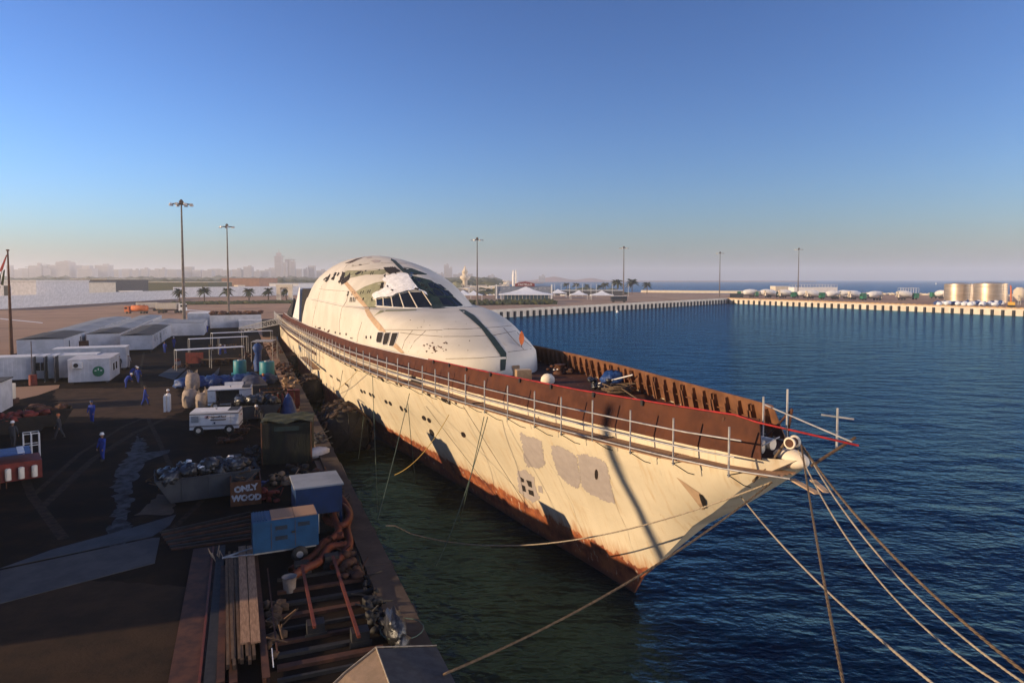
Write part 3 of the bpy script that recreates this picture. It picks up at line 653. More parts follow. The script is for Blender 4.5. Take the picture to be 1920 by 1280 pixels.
# ------------------------------------------------------------ scaffold walkway hung on the port side
sc = thing('scaffold_walkway', 'galvanised scaffold walkway with plank deck hung along the port side of the hull', 'scaffolding', S0, SHIP_RZ)
def sv(u): return dk_v(u) + 1.05
postm = MB(); postm.tube([(0, 0, -.62), (0, 0, 1.15)], .038, 6); postm = postm.mesh('post', M['steel'])
brm = MB(); brm.tube([(0, .05, -.55), (0, -1.1, -.52)], .022, 4); brm.tube([(0, 0, -.55), (0, -.7, -1.0), (0, -1.0, -1.1)], .018, 4); brm = brm.mesh('bracket', M['black'])
u = -9.2; k_ = 0
while u < 128:
    z = dk_z(u); v = sv(u)
    for nm, me in (('post', postm), ('bracket', brm)):
        o = bpy.data.objects.new(nm, me); COL.objects.link(o); o.parent = sc; o.location = (u, v, z + (.12 if k_ % 5 == 3 else 0)); o.rotation_euler.z = rn.uniform(-.03, .03)
    u += (2.25 + rn.uniform(-.25, .25)) if u < 40 else 2.1; k_ += 1
def rail(dz, dv, u0, u1, r=.034, nm='rail', m='steel'):
    b = MB(); us = []; q = u0
    while q < u1: us.append(q); q += 2
    b.tube([(q, sv(q) + dv, dk_z(q) + dz) for q in us], r, 5); return b.build(nm, M[m], sc)
rail(.72, .03, -9.6, 128); rail(.12, .03, -9.4, 128); rail(-.34, .05, -11.0, 128); rail(.76, -.05, 20, 128, .02); rail(.05, -.06, 14, 128, .02)
for side_ in (0,):
    u = -10.2
    while u < 118:                                        # planks, two abreast
        L = 3.9 if u < 40 else 7.8
        for dv in (-.12, -.38, -.64, -.90, -1.16):
            a_ = Vector((u + rn.uniform(-.1, .1), sv(u) + dv, dk_z(u) - .48 + rn.uniform(0, .02))); c_ = Vector((u + L, sv(u + L) + dv, dk_z(u + L) - .48 + rn.uniform(0, .03)))
            ln = (c_ - a_).length; d_ = (c_ - a_).normalized()
            if u == -10.2: me = None
            b = MB(); b.box((0, 0, 0), (ln, .245, .045)); o = b.build('plank', M['plank'], sc); o.location = (a_ + c_) / 2; o.rotation_euler = (0, -math.asin(d_.z), math.atan2(d_.y, d_.x))
        u += L
b = MB(); b.tube([(-9.3, .9, 6.6), (-9.0, -.2, 6.75)], .026, 5); b.tube([(-9.3, 1.0, 5.95), (-9.0, -.2, 6.1)], .026, 5); b.build('end_rail', M['steel'], sc)
b = MB(); b.box((-10.9, .55, 5.55), (1.6, .22, .05), -.3); b.box((-11.2, .2, 5.6), (1.3, .2, .05), -.5); b.build('loose_board', M['tan'], sc)
for (x, v, z0, z1) in ((-7.75, -.6, 6.2, 8.0), (-8.4, -1.15, 6.3, 8.35), (-10.2, -1.7, 6.4, 7.9)):
    o = thing('scaffold_post', {-7.75: 'upright scaffold tube beside the starboard bulwark end', -8.4: 'tallest upright scaffold tube at the bow', -10.2: 'short upright scaffold tube with a cross piece at the bow tip'}[x], 'pole', S0, SHIP_RZ, 'upright tubes at the bow')
    b = MB(); b.tube([(x, v, z0), (x, v, z1)], .04, 6); b.build('shaft', M['steel'], o)
    if x == -10.2: b = MB(); b.tube([(x - .4, v - .35, z1 - .35), (x + .4, v + .35, z1 - .28)], .035, 6); b.build('cross_tube', M['steel'], o)
o = thing('brace_frame', 'rusty leaning brace frame at the bulwark end', 'frame', S0, SHIP_RZ); b = MB()
b.tube([(-7.4, -1.0, 6.2), (-8.5, -1.3, 7.6)], .05, 5); b.tube([(-8.5, -1.3, 7.6), (-8.3, -1.2, 6.2)], .05, 5); b.tube([(-7.8, 1.6, 6.2), (-7.9, 1.4, 7.4)], .07, 5); b.build('tubes', M['rust'], o)
hs = thing('hanging_scaffold', 'small tube scaffold hung on the hull side near the stern', 'scaffolding', S0, SHIP_RZ)
for i in range(6):
    for dv in (.35, 1.3): u = 56 + i * 2.4; b = MB(); b.tube([(u, dk_v(u) + dv, 1.6), (u, dk_v(u) + dv, 5.2)], .04, 5); b.build('post', M['steel'], hs)
for z in (1.9, 3.4, 4.6): b = MB(); b.tube([(55, dk_v(55) + 1.3, z), (69, dk_v(69) + 1.3, z)], .035, 5); b.build('rail', M['steel'], hs)
for dv in (.5, .8, 1.1): b = MB(); b.box((62, dk_v(62) + dv, 1.85), (14, .27, .05)); b.build('plank', M['plank'], hs)
# ------------------------------------------------------------ things on the foredeck
def DP(px, py, z=6.0): return SMI @ P(px, py, z)
def on_deck(name, label, cat, px, py, z=5.85, group=None, rz=0):
    p = P(px, py, z); p.z = dk_z((SMI @ p).x) - .02; return thing(name, label, cat, p, rz, group)
o = on_deck('marker_lance', 'orange leaf shaped marker on a tall thin pole on the foredeck', 'marker', 978, 692)
b = MB(); b.tube([(0, 0, 0), (0, 0, 2.0)], .035, 6); b.build('pole', M['seam'], o)
b = MB(); pr = [(0, 1.9), (.14, 2.15), (.2, 2.45), (.15, 2.75), (0, 3.05), (-.15, 2.75), (-.2, 2.45), (-.14, 2.15)]
b.prism(pr, -.02, .02, Matrix.Rotation(R(90), 4, 'X')); b.build('blade', M['orangep'], o)
o = on_deck('cardboard_box', 'large square cardboard box standing on the foredeck', 'box', 981, 707)
b = MB(); b.box((0, 0, .32), (1.0, .8, .62), .2); b.build('carton', M['card'], o); b = MB(); b.box((0, 0, .64), (.98, .12, .015), .2); b.build('tape', M['cream'], o)
o = on_deck('cardboard_box', 'narrow cardboard box behind the large one on the foredeck', 'box', 966, 699); b = MB(); b.box((0, 0, .35), (.5, .5, .7), .3); b.build('carton', M['card'], o)
o = on_deck('round_buoy', 'cream half round buoy lying on the foredeck', 'buoy', 1027, 716); b = MB(); b.lathe([(.02, .62), (.25, .56), (.42, .38), (.46, .15), (.4, .0)][::-1], 16); b.build('float', M['cream'], o)
o = on_deck('winch', 'tangled black and white winch machinery at the foot of the front stripe', 'winch', 955, 690)
b = MB()
for i in range(26): b.blob((rn.uniform(-.4, .4), rn.uniform(-.3, .3), rn.uniform(.2, 1.9)), (.16, .14, .16), .3, 1, i)
b.build('machinery', M['rust'], o)
b = MB(); b.tube([(-.5, 0, 0), (-.5, 0, 1.1)], .14, 8); b.box((-.45, .1, 1.5), (.25, .25, .5)); b.tube([(.9, -.2, .1), (1.1, -.3, 1.0), (.8, -.2, 1.3)], .06, 6); b.build('white_pipe', M['white'], o)
b = MB()
for i in range(5): b.tube([(rn.uniform(-.4, .6), rn.uniform(-.3, .3), rn.uniform(0, 1)) for _ in range(5)], .03, 4)
b.build('hoses', M['black'], o)
o = on_deck('bag_pile', 'small pile of white bags behind the port bulwark', 'bags', 915, 694)
for i in range(6): b = MB(); b.blob((-.9 + i * .34, rn.uniform(-.15, .15), .75 + rn.uniform(0, .1)), (.26, .22, .18), .12, 2, i); b.build('bag', M['sheet'], o)
b = MB(); b.box((0, 0, .3), (2.2, .5, .6)); b.build('crate', M['rust'], o)
o = on_deck('capstan', 'dark greasy capstan with loose white rags on the foredeck', 'capstan', 1050, 697)
b = MB(); b.lathe([(.5, 0), (.5, .1), (.3, .2), (.25, .5), (.4, .6), (.4, .68)], 14)
for i in range(14): b.blob((rn.uniform(-.9, .9), rn.uniform(-.6, .6), rn.uniform(.05, .5)), (.22, .16, .12), .3, 1, i)
b.build('machinery', M['rust'], o); b = MB()
for i in range(6): b.blob((rn.uniform(-.8, .8), rn.uniform(-.5, .5), rn.uniform(.3, .6)), (.12, .1, .05), .3, 1, i)
b.build('rag', M['sheet'], o)
o = on_deck('blue_tarpaulin', 'crumpled bright blue tarpaulin on the foredeck beside the rope pile', 'tarpaulin', 1152, 722)
b = MB(); b.blob((0, 0, .4), (.75, .5, .5), .28, 3, 5); b.blob((.55, .1, .35), (.45, .35, .35), .28, 3, 6); b.build('sheet', M['tarp'], o)
o = on_deck('junk_heap', 'dark heap of scrap beside the blue tarpaulin', 'scrap', 1122, 728); b = MB()
for i in range(16): b.blob((rn.uniform(-.6, .6), rn.uniform(-.4, .4), rn.uniform(.05, .6)), (.22, .2, .16), .35, 1, i)
b.build('scrap', M['blackbag'], o)
o = on_deck('rope_pile', 'heap of thick tan mooring rope on the foredeck', 'rope', 1160, 738)
for i in range(9):
    a0 = rn.uniform(0, 6); b = MB(); rr = rn.uniform(.45, .95); dz = .08 + i * .05
    b.tube([(rr * math.cos(a0 + t * .45) * (1 + .15 * math.sin(t * 1.3 + i)), rr * .7 * math.sin(a0 + t * .45), dz + .05 * math.sin(t + i)) for t in range(14)], .04, 6); b.build('coil', M['rope'], o)
for i in range(4):
    b = MB(); p0 = Vector((0, 0, dk_z(0) + .45)); o_ = o.matrix_world
    tgt = SM @ Vector((-5.8 + .15 * i, .9 - .3 * i, dk_z(-6) + .15)); st_ = Vector(o.location) + Vector((0, 0, .4))
    b.tube([Vector(q) - Vector(o.location) for q in catenary(st_, tgt, .1 + .05 * i, 10)], .035, 6); b.build('rope_run', M['rope'], o)
o = thing('steel_bar', 'pale bar leaning against the starboard ribs', 'bar', (0, 0, 0)); a_ = SM @ Vector((9.2, -3.0, dk_z(9) + .05)); c_ = SM @ Vector((6.2, -dk_v(6.2) + .55, dk_z(6) + .95))
o.location = a_; b = MB(); b.tube([(0, 0, 0), c_ - a_], .045, 5); b.build('shaft', M['white'], o)
# the aft deck bits
o = thing('covered_gear', 'grey pointed cover over gear on the aft deck edge', 'cover', SM @ Vector((108, 5.4, 4.5)), SHIP_RZ); b = MB(); b.lathe([(1.5, 0), (1.3, 1.8), (.7, 3), (.08, 4.4)], 7, sm=False); b.build('cover', M['canvas2'], o)
# ------------------------------------------------------------ mooring ropes
def rope(label, pts, r, m='ropew', group='mooring lines at the bow', strands=True):
    o = thing('mooring_rope', label, 'rope', pts[0], group=group); p0 = Vector(pts[0]); pp = [Vector(q) - p0 for q in pts]; r = r * (.66 if strands else 1)
    if not strands: b = MB(); b.tube(pp, r, 5); b.build('strand', M[m], o); return o
    dense = []
    for a, c in zip(pp, pp[1:]):
        k = max(1, int((c - a).length / (r * 2.2))); dense += [a.lerp(c, i / k) for i in range(k)]
    dense.append(pp[-1])
    for s_ in range(3):
        out = []
        for i, q in enumerate(dense):
            t = (dense[min(i + 1, len(dense) - 1)] - dense[max(i - 1, 0)]).normalized(); x = t.cross(Vector((0, 0, 1))).normalized(); y = x.cross(t); an = i * .9 + s_ * 2.094
            out.append(q + (x * math.cos(an) + y * math.sin(an)) * r * .55)
        b = MB(); b.tube(out, r * .62, 4); b.build('strand', M[m], o)
    return o
tipL = SM @ Vector((-9.6, .7, 5.35)); tip = SM @ Vector((-10.2, 0, 6.75)); keelt = SM @ Vector((-7.6, .3, 4.2))
qa = P(724, 985, 0.1)
seg1 = catenary(tipL, P(800, 1008, -2.2), 1.2, 26) + [P(770, 1000, -2.0), P(740, 985, -1.2), qa]
rope('light mooring rope sagging in front of the hull from the bow to the quay edge', seg1, .045)
rope('mooring rope running down across the stem to the near quay corner', catenary(tipL, D(835, 1262, 17.5), .5, 24) + [P(790, 1290, .15)], .05, 'rope')
rope('pale mooring rope slanting down to the right from under the bow', catenary(keelt, D(1760, 1290, 12), .3, 24), .04)
rope('thin brown rope dropping steeply from the bow roller', catenary(tip, D(1585, 1300, 12), .2, 24), .045, 'rope')
rope('upper of three hawsers running to the lower right corner', catenary(tip, D(1960, 1290, 12), .5, 26), .05, 'rope')
rope('middle of three hawsers running to the lower right corner', catenary(tip + Vector((.1, 0, -.1)), D(1950, 1300, 12), .8, 26), .035)
rope('lowest of three hawsers running to the lower right corner', catenary(tip + Vector((-.1, 0, -.2)), D(1925, 1310, 12), 1.1, 26), .035)
b = MB(); rr_ = thing('rope_lashing', 'rope turns lashed round the bow tip', 'rope', S0, SHIP_RZ)
b.tube([(-9.8, .2, 6.9), (-9.6, .8, 6.0), (-9.2, 1.2, 5.3)], .05, 6); b.build('turn', M['rope'], rr_)
# thin cables down the hull side
cab = [((719, 700), (712, 800), (708, 960)), ((790, 730), (745, 870), (708, 975)), ((865, 765), (800, 880), (740, 890)), ((933, 770), (905, 900), (860, 985)), ((940, 770), (890, 900), (818, 1060)), ((785, 745), (790, 850), (779, 905)),
       ((700, 760), (690, 800), (672, 860)), ((855, 700), (852, 780), (840, 800)), ((690, 690), (640, 730), (625, 735)), ((800, 760), (870, 870), (940, 940)), ((1010, 780), (1100, 930), (1210, 1090)), ((870, 760), (930, 860), (990, 950)), ((660, 690), (655, 740), (630, 760))]
names = ['straight green cable hanging down the hull over the fender', 'cable from the walkway to the quay edge', 'long slack yellow cable reaching the quay', 'dark cable dropping from the walkway at midships', 'paired dark cable curving to the water', 'short cable ending at the water', 'cable draped behind the fender', 'short loop of cable under the walkway', 'pale line from the far walkway to the quay', 'fine line slanting forward to the paint line', 'fine line slanting across the grey patches', 'fine line ending at the rusty boot', 'loop of hose under the far walkway']
for c_, nm in zip(cab, names):
    a = hit(BH, *c_[0]); 
    if not a: a = hit(BW, *c_[0])
    if not a: continue
    p0 = a[0] + a[1] * .9
    e_ = hit(BH, *c_[2]); fine = nm.startswith('fine')
    p2 = (e_[0] + e_[1] * .05) if (e_ and fine) else (P(*c_[2], -2.6) if not e_ else P(*c_[2], -2.0))
    if fine: p0 = a[0] + a[1] * .06
    if 'quay' in nm: p2 = Vector(P(*c_[2], .1))
    o = rope(nm, catenary(p0, p2, .05 if fine else .6 if 'slack' in nm or 'curving' in nm else .15, 14), .014 if fine else .024, 'seam' if fine else ('wirey' if 'yellow' in nm or 'pale' in nm else 'wire'), 'cables hanging on the hull side', strands=False)
    o.name = 'cable'; o['category'] = 'cable'
# ------------------------------------------------------------ far scenery
def base(px, py, z=0.0): return P(px, py, z)
# basin walls with piles
def qwall(name, A, B, label, m, pile_m, sp, top_m=None, zt=.0):
    A = Vector(A); B = Vector(B); L = (B - A).length; d = (B - A) / L; nrm = Vector((-d.y, d.x)); 
    if nrm.dot(-Vector((A.x + B.x, A.y + B.y))) < 0: nrm = -nrm
    rz = math.atan2(d.y, d.x); o = thing(name, label, 'quay wall', (A.x, A.y, 0), rz)
    sgn = 1 if Vector((-d.y, d.x)).dot(nrm) > 0 else -1
    b = MB(); b.box((L / 2, sgn * .35, -1.62), (L, .7, 3.2)); b.build('wall_face', m, o)
    b = MB(); b.box((L / 2, sgn * .1, .22), (L, .9, .5)); b.build('coping', top_m or m, o)
    n_ = int(L / sp); pm = MB(); pm.box((0, 0, 0), (1.0, .7, 2.7)); pm = pm.mesh('fender_pile', pile_m); k0 = 0
    for i in range(n_):
        c = bpy.data.objects.new('fender_pile', pm); COL.objects.link(c); c.parent = o; c.location = (sp * (i + .5), sgn * 1.0, -1.9)
    return o, L, sgn
SL = (CF - CN).length; dS = (CF - CN) / SL
A_ = CN + dS * 40
qwall('basin_wall', A_, CF, 'shaded concrete basin wall with dark fender piles across the water', M['wallc'], M['black'], 4.1)
rw, RL, sg = qwall('basin_wall', CF, CF + WD * 230, 'sunlit concrete basin wall with black fender piles at the right', M['wallc'], M['black'], 4.2, M['tan'])
yb = MB(); yb.box((0, 0, 0), (1.35, .95, .12)); ym = yb.mesh('kerb_stripe', M['yellow'])
for i in range(85):
    c = bpy.data.objects.new('kerb_stripe', ym); COL.objects.link(c); c.parent = rw; c.location = (1.2 + 2.7 * i, sg * .1, .55)
# our quay edge
kb = thing('quay_kerb', 'worn concrete kerb beam along the near quay edge', 'kerb', (QS.x, QS.y, 0), math.atan2(QD.y, QD.x)); QL = (CN - QS).length
for i in range(int(QL / 6)):
    b = MB(); b.box((6 * i + 3, .55, -.0), (5.96, 1.1, .5)); b.build('kerb_block', M['concrete'], kb)
for i in range(60):                                        # piles under the kerb
    if i == 0: pmq = MB(); pmq.box((0, 0, 0), (.8, .5, 3.2)); pmq = pmq.build('fender_pile', M['black'], kb, loc=(6, -.12, -2.0))
    else: inst(pmq, kb, (4.5 * i, -.12, -2.0))
# light masts
def mast(px, py, ptop, label, heads, first=None):
    g = P(px, py); top = D(px, ptop, g.y).z
    o = thing('light_mast', label, 'light mast', g, 0, 'tall harbour light masts'); b = MB(); b.tube([(0, 0, 0), (0, 0, top * .5), (0, 0, top)], .42, 10, r2=.16); b.build('pole', M['maststeel'], o)
    b = MB(); b.tube([(1.9 * math.cos(t * .524), 1.9 * math.sin(t * .524), top - .6) for t in range(12)], .08, 5, closed=True)
    for a in (0, 1.05, 2.1): b.tube([(1.9 * math.cos(a), 1.9 * math.sin(a), top - .6), (-1.9 * math.cos(a), -1.9 * math.sin(a), top - .6)], .07, 4)
    b.lathe([(.5, top - .7), (.55, top), (.2, top + .5)], 8); b.build('head_frame', M['seam'], o)
    l0 = None
    for i in range(heads):
        a = 6.283 * i / heads; L_ = (2.4 * math.cos(a), 2.4 * math.sin(a), top - .75)
        if l0 is None: b = MB(); b.box((0, 0, 0), (.75, .7, .5), top=(.7, .7)); l0 = b.build('floodlight', M['steel'], o, loc=L_, rz=a)
        else: inst(l0, o, L_, a)
mast(346, 620, 378, 'tallest light mast, nearest, standing among the white cabins', 8)
mast(429, 588, 422, 'second light mast behind the cabins, in front of the palms', 6)
mast(895, 577, 447, 'light mast just right of the dome', 6); mast(1169, 565, 463, 'light mast beside the parked bus', 6)
mast(1349, 557, 473, 'light mast at the corner of the basin', 5); mast(1496, 559, 466, 'light mast behind the mixer trucks at right', 5)
g = P(23, 690); o = thing('flagpole', 'tall brown flagpole with a limp flag at the left', 'flagpole', g); b = MB(); b.tube([(0, 0, 0), (0, 0, 16.4)], .28, 10, r2=.1); b.lathe([(.2, 16.4), (.2, 16.6)], 8); b.build('pole', M['rust'], o)
for (m_, x0, x1, z0, z1) in (('red', -.1, -1.1, 15.9, 13.6), ('foliage', -.5, -1.0, 13.8, 11.7), ('canvas2', -.9, -1.5, 13.6, 11.2), ('sheet', -.75, -1.1, 13.8, 11.6)):
    b = MB(); w = .35; b.prism([(x0, z0), (x0 - .12, z0 - .1), (x1 - w / 2, z1), (x1 + w / 2, z1 - .1)], -.06, .06, Matrix.Rotation(R(90), 4, 'X')); b.build('flag', M[m_], o)
# skyline: each tower a thing
rt = random.Random(11)
win = mat('tower_window_band', (.12, .12, .13), rough=.4)
tpl = [(15, 24, 497, 0), (30, 42, 505, 0), (52, 94, 503, 1), (70, 80, 498, 1), (102, 146, 497, 2), (112, 136, 491, 0), (152, 178, 503, 1), (184, 208, 497, 0), (212, 226, 505, 0), (232, 246, 504, 0), (250, 262, 506, 0), (266, 280, 504, 0), (284, 300, 506, 0), (300, 312, 504, 0), (315, 336, 505, 0), (344, 362, 500, 0), (363, 380, 506, 0), (382, 400, 507, 0), (400, 416, 504, 0), (418, 436, 506, 0), (438, 455, 505, 0), (459, 474, 500, 0), (476, 488, 508, 0), (490, 506, 507, 0),
       (506, 520, 502, 0), (517, 530, 480, 3), (528, 538, 492, 0), (536, 546, 486, 0), (546, 554, 490, 0), (555, 566, 504, 0), (570, 578, 504, 0), (579, 591, 498, 0), (595, 612, 507, 0), (614, 630, 509, 0), (793, 806, 506, 0), (806, 818, 510, 0), (822, 832, 513, 0), (833, 842, 496, 0), (841, 848, 502, 0), (850, 870, 514, 0), (872, 886, 513, 0), (915, 928, 516, 0), (1010, 1022, 517, 0)]
base_y = 3100
def ordn(i): return (['first', 'second', 'third', 'fourth', 'fifth', 'sixth', 'seventh', 'eighth', 'ninth', 'tenth', 'eleventh', 'twelfth', 'thirteenth', 'fourteenth', 'fifteenth', 'sixteenth', 'seventeenth', 'eighteenth', 'nineteenth', 'twentieth'] + ['twenty-' + q for q in ('first', 'second', 'third', 'fourth', 'fifth', 'sixth', 'seventh', 'eighth', 'ninth')] + ['thirtieth'] + ['thirty-' + q for q in ('first', 'second', 'third', 'fourth', 'fifth', 'sixth', 'seventh', 'eighth', 'ninth')] + ['fortieth'] + ['forty-' + q for q in ('first', 'second', 'third', 'fourth', 'fifth', 'sixth')])[i]
for i, (x0, x1, yt, kd) in enumerate(tpl):
    y = base_y + rt.uniform(-150, 250); a = D(x0, 523, y); c = D(x1, 523, y); h_ = D(x0, yt, y).z; w = c.x - a.x; cx = (a.x + c.x) / 2
    pos = 'above the flagpole' if x0 < 30 else 'left of the tallest mast' if x0 < 330 else 'between the two left masts' if x0 < 425 else 'right of the second mast' if x0 < 505 else 'in the tall cluster left of the dome' if x0 < 600 else 'beyond the dome' if x0 < 900 else 'far out on the right of the skyline'
    o = thing('tower_block', '%s tower, %s, %s' % (['plain', 'stepped', 'wide domed', 'tallest spired'][kd], pos, ordn(i) + ' from the left'), 'building', (cx, y, 0), 0, 'hazy towers on the skyline, ' + pos)
    b = MB(); b.box((0, 0, h_ / 2), (w, w * .8, h_))
    if kd in (1, 2): b.box((0, 0, h_ + 6), (w * .55, w * .5, 12))
    if kd == 2: b.box((0, 0, h_ + 14), (w * .3, w * .3, 8))
    if kd == 3: b.box((0, 0, h_ + 7), (w * .6, w * .5, 14)); b.tube([(0, 0, h_ + 12), (0, 0, h_ + 33)], 2.2, 6, r2=.6)
    elif rt.random() < .5: b.box((w * .15, 0, h_ + 3), (w * .35, w * .3, 6))
    b.build('walls', M['haze_city'], o)
    b = MB(); z = 8
    while z < h_ - 4: b.box((0, -w * .4 - .3, z), (w * .9, .6, 2.0)); b.box((-w * .5 - .3, 0, z), (.6, w * .7, 2)); z += 5.5
    b.build('window_band', win, o)
for px, pt in ((54, 497), (80, 494), (520, 478), (541, 484)):
    y = 2950; g = D(px, 523, y); h_ = D(px, pt, y).z; o = thing('tower_crane', {54: 'far left hazy tower crane on the skyline', 80: 'second hazy tower crane from the left', 520: 'tower crane over the tallest cluster', 541: 'smaller tower crane right of the tallest cluster'}[px], 'crane', (g.x, y, 0), 0, 'tower cranes on the skyline')
    b = MB(); b.tube([(0, 0, 0), (0, 0, h_ - 8)], 1.2, 4); b.build('tower', M['seam'], o); b = MB(); b.tube([(-14, 0, h_ - 8), (34, 0, h_ - 6)], .9, 4); b.tube([(0, 0, h_), (30, 0, h_ - 6)], .4, 4); b.build('jib', M['seam'], o)
# low town: trees and roofs between the lot and the skyline
def canopy(name, x0, x1, y0, y1, n_, r0, r1, m, label, seed):
    r = random.Random(seed); b = MB()
    for i in range(n_):
        t = r.random() ** 1.3; y = y0 + (y1 - y0) * t; px = r.uniform(x0, x1); g = D(px, 523, y); s = r.uniform(r0, r1) * (.8 + t)
        b.blob((g.x, y, s * .45), (s * r.uniform(1, 2.2), s, s * r.uniform(.45, .8)), .3, 1, i)
    return b.build(name, m, kind='stuff', label=label)
canopy('town_trees', 0, 930, 900, 2700, 1500, 7, 12, M['hedge'], 'dark belt of distant town trees under the skyline', 3)
canopy('shore_trees', 880, 1180, 560, 640, 90, 1.2, 2.2, M['hedge'], 'bushes along the far sea wall', 4)
rb = MB(); r = random.Random(5)
for i in range(520):
    t = r.random(); y = 700 + 1900 * t; px = r.uniform(0, 960); g = D(px, 523, y); s = r.uniform(5, 16) * (.6 + t); h = r.uniform(4, 9) * (.7 + t * .8); rb.box((g.x, y, h / 2), (s, s * .7, h), r.uniform(0, 1.5))
rb.build('town_roofs', M['wallc'], kind='stuff', label='scattered low white roofs among the distant trees')
# hills and low coast across the bay
hb = MB(); N_ = 40; vs = []
for i in range(N_ + 1):
    px = 985 + (1150 - 985) * i / N_; y = 3800; g = D(px, 523, y); t = i / N_; h = 22 * math.exp(-((t - .32) / .17) ** 2) + 14 * math.exp(-((t - .74) / .13) ** 2) + 3
    vs += [(g.x, y - 160, -3.5), (g.x, y, h), (g.x, y + 300, h * .7), (g.x, y + 500, -3.5)]
hb.add(vs, [(i * 4 + j, (i + 1) * 4 + j, (i + 1) * 4 + j + 1, i * 4 + j + 1) for i in range(N_) for j in range(3)], sm=True); hb.build('far_hills', M['brown'], kind='structure')
b = MB(); b.box((700, 3950, -1), (2000, 260, 5)); b.build('far_coast', M['sand'], kind='structure')
for (a, c, nm) in (((1100, 527.5), (1158, 527.5), 'breakwater'), ((1240, 528), (1277, 525.5), 'breakwater')):
    A2 = P(a[0], a[1], -2.9); B2 = P(c[0], c[1], -2.9) ; o = thing(nm, 'dark %s breakwater lying in the bay' % ('long straight' if a[0] < 1200 else 'slanting'), 'breakwater', ((A2.x + B2.x) / 2, (A2.y + B2.y) / 2, -3), math.atan2(B2.y - A2.y, B2.x - A2.x)); L_ = (B2 - A2).length
    b = MB(); b.box((0, 0, 1.4), (L_, 20, 3.2), top=(1, .4)); b.build('rock_bank', M['seam'], o)
# long sea wall on the far shore
A2 = Vector((120, 636, 0)); B2 = Vector((270, 566, 0)); o = thing('sea_wall', 'long cream sea wall behind the empty lot', 'wall', (A2 + B2) / 2, math.atan2(-70, 150)); L_ = (B2 - A2).length
pm_ = MB(); pm_.box((0, 0, 1.0), (4.9, .6, 2.2)); pm_ = pm_.mesh('wall_panel', M['wallc'])
for i in range(int(L_ / 5)): c = bpy.data.objects.new('wall_panel', pm_); COL.objects.link(c); c.parent = o; c.location = (-L_ / 2 + 5 * i + 2.5, 0, 0)
sheet('far_lot', [(x, y) for x, y in ((CN.x + 20, CN.y + 60), (-8, 275), (CF.x - 2, CF.y + 3), (180, 560), (60, 600), (-40, 420))], .006, M['sand2'])
# palms
def palm(px, py, h, label, seed, grp):
    g = P(px, py); r = random.Random(seed); o = thing('palm_tree', label, 'palm', g, r.uniform(0, 6), grp); b = MB(); b.tube([(0, 0, 0), (.1, 0, h * .5), (.05, .1, h)], .38, 7, r2=.26); b.build('trunk', M['trunk'], o)
    b = MB()
    for i in range(38):
        a = r.uniform(0, 6.283); el = r.uniform(-.35, 1.25); L_ = h * r.uniform(.52, .72) ; pts = []
        for k in range(5):
            t = k / 4; rr = L_ * t * math.cos(el * (1 - .3 * t)); zz = h + L_ * t * math.sin(el) - L_ * .55 * t * t
            pts.append(Vector((rr * math.cos(a), rr * math.sin(a), zz)))
        side = Vector((-math.sin(a), math.cos(a), 0)); wv = []
        for k, q in enumerate(pts): w = (.12, .55, .6, .4, .05)[k] * h / 6; wv += [q - side * w - Vector((0, 0, w * .6)), q, q + side * w - Vector((0, 0, w * .6))]
        b.add(wv, [(k * 3 + j, k * 3 + j + 1, k * 3 + j + 4, k * 3 + j + 3) for k in range(4) for j in (0, 1)])
    b.build('crown', M['foliage'], o)
for i, (x, y, h) in enumerate([(337, 570, 6.2), (383, 568, 6.6), (427, 568, 6.4), (467, 567, 6.0), (503, 566, 6.2), (537, 565, 6.0)]):
    palm(x, y, h, 'palm tree %s' % ['behind the tallest mast', 'alone in the gap between the two left masts', 'right behind the second mast', 'just right of the second mast', 'halfway from the second mast to the arch', 'beside the arched gate at the dome'][i], i, 'palms along the far road')
for i, (x, y, h) in enumerate([(1157, 551, 10), (1185, 551, 10), (1213, 551, 8), (1135, 548, 7.5), (1080, 547, 7), (1062, 546, 7), (1100, 547, 6), (1125, 550, 6)]):
    palm(x, y, h, 'palm tree %s' % ['left of the mast by the bus', 'right of the mast by the bus', 'furthest right on the far shore', 'behind the second parasol tent', 'behind the first parasol tent, left', 'leftmost on the far shore', 'behind the parked cars, middle', 'behind the parasol tents, right'][i], 20 + i, 'palms on the far shore')
b = MB(); r = random.Random(8)
for i in range(160):
    px = r.uniform(325, 560); g = P(px, 571.5 - (px - 325) * .014); b.blob((g.x, g.y + r.uniform(-2, 2), .5), (3, 1.5, 1.1), .3, 1, i)
b.build('road_hedge', M['hedge'], kind='stuff', label='low dark hedge under the row of palms')
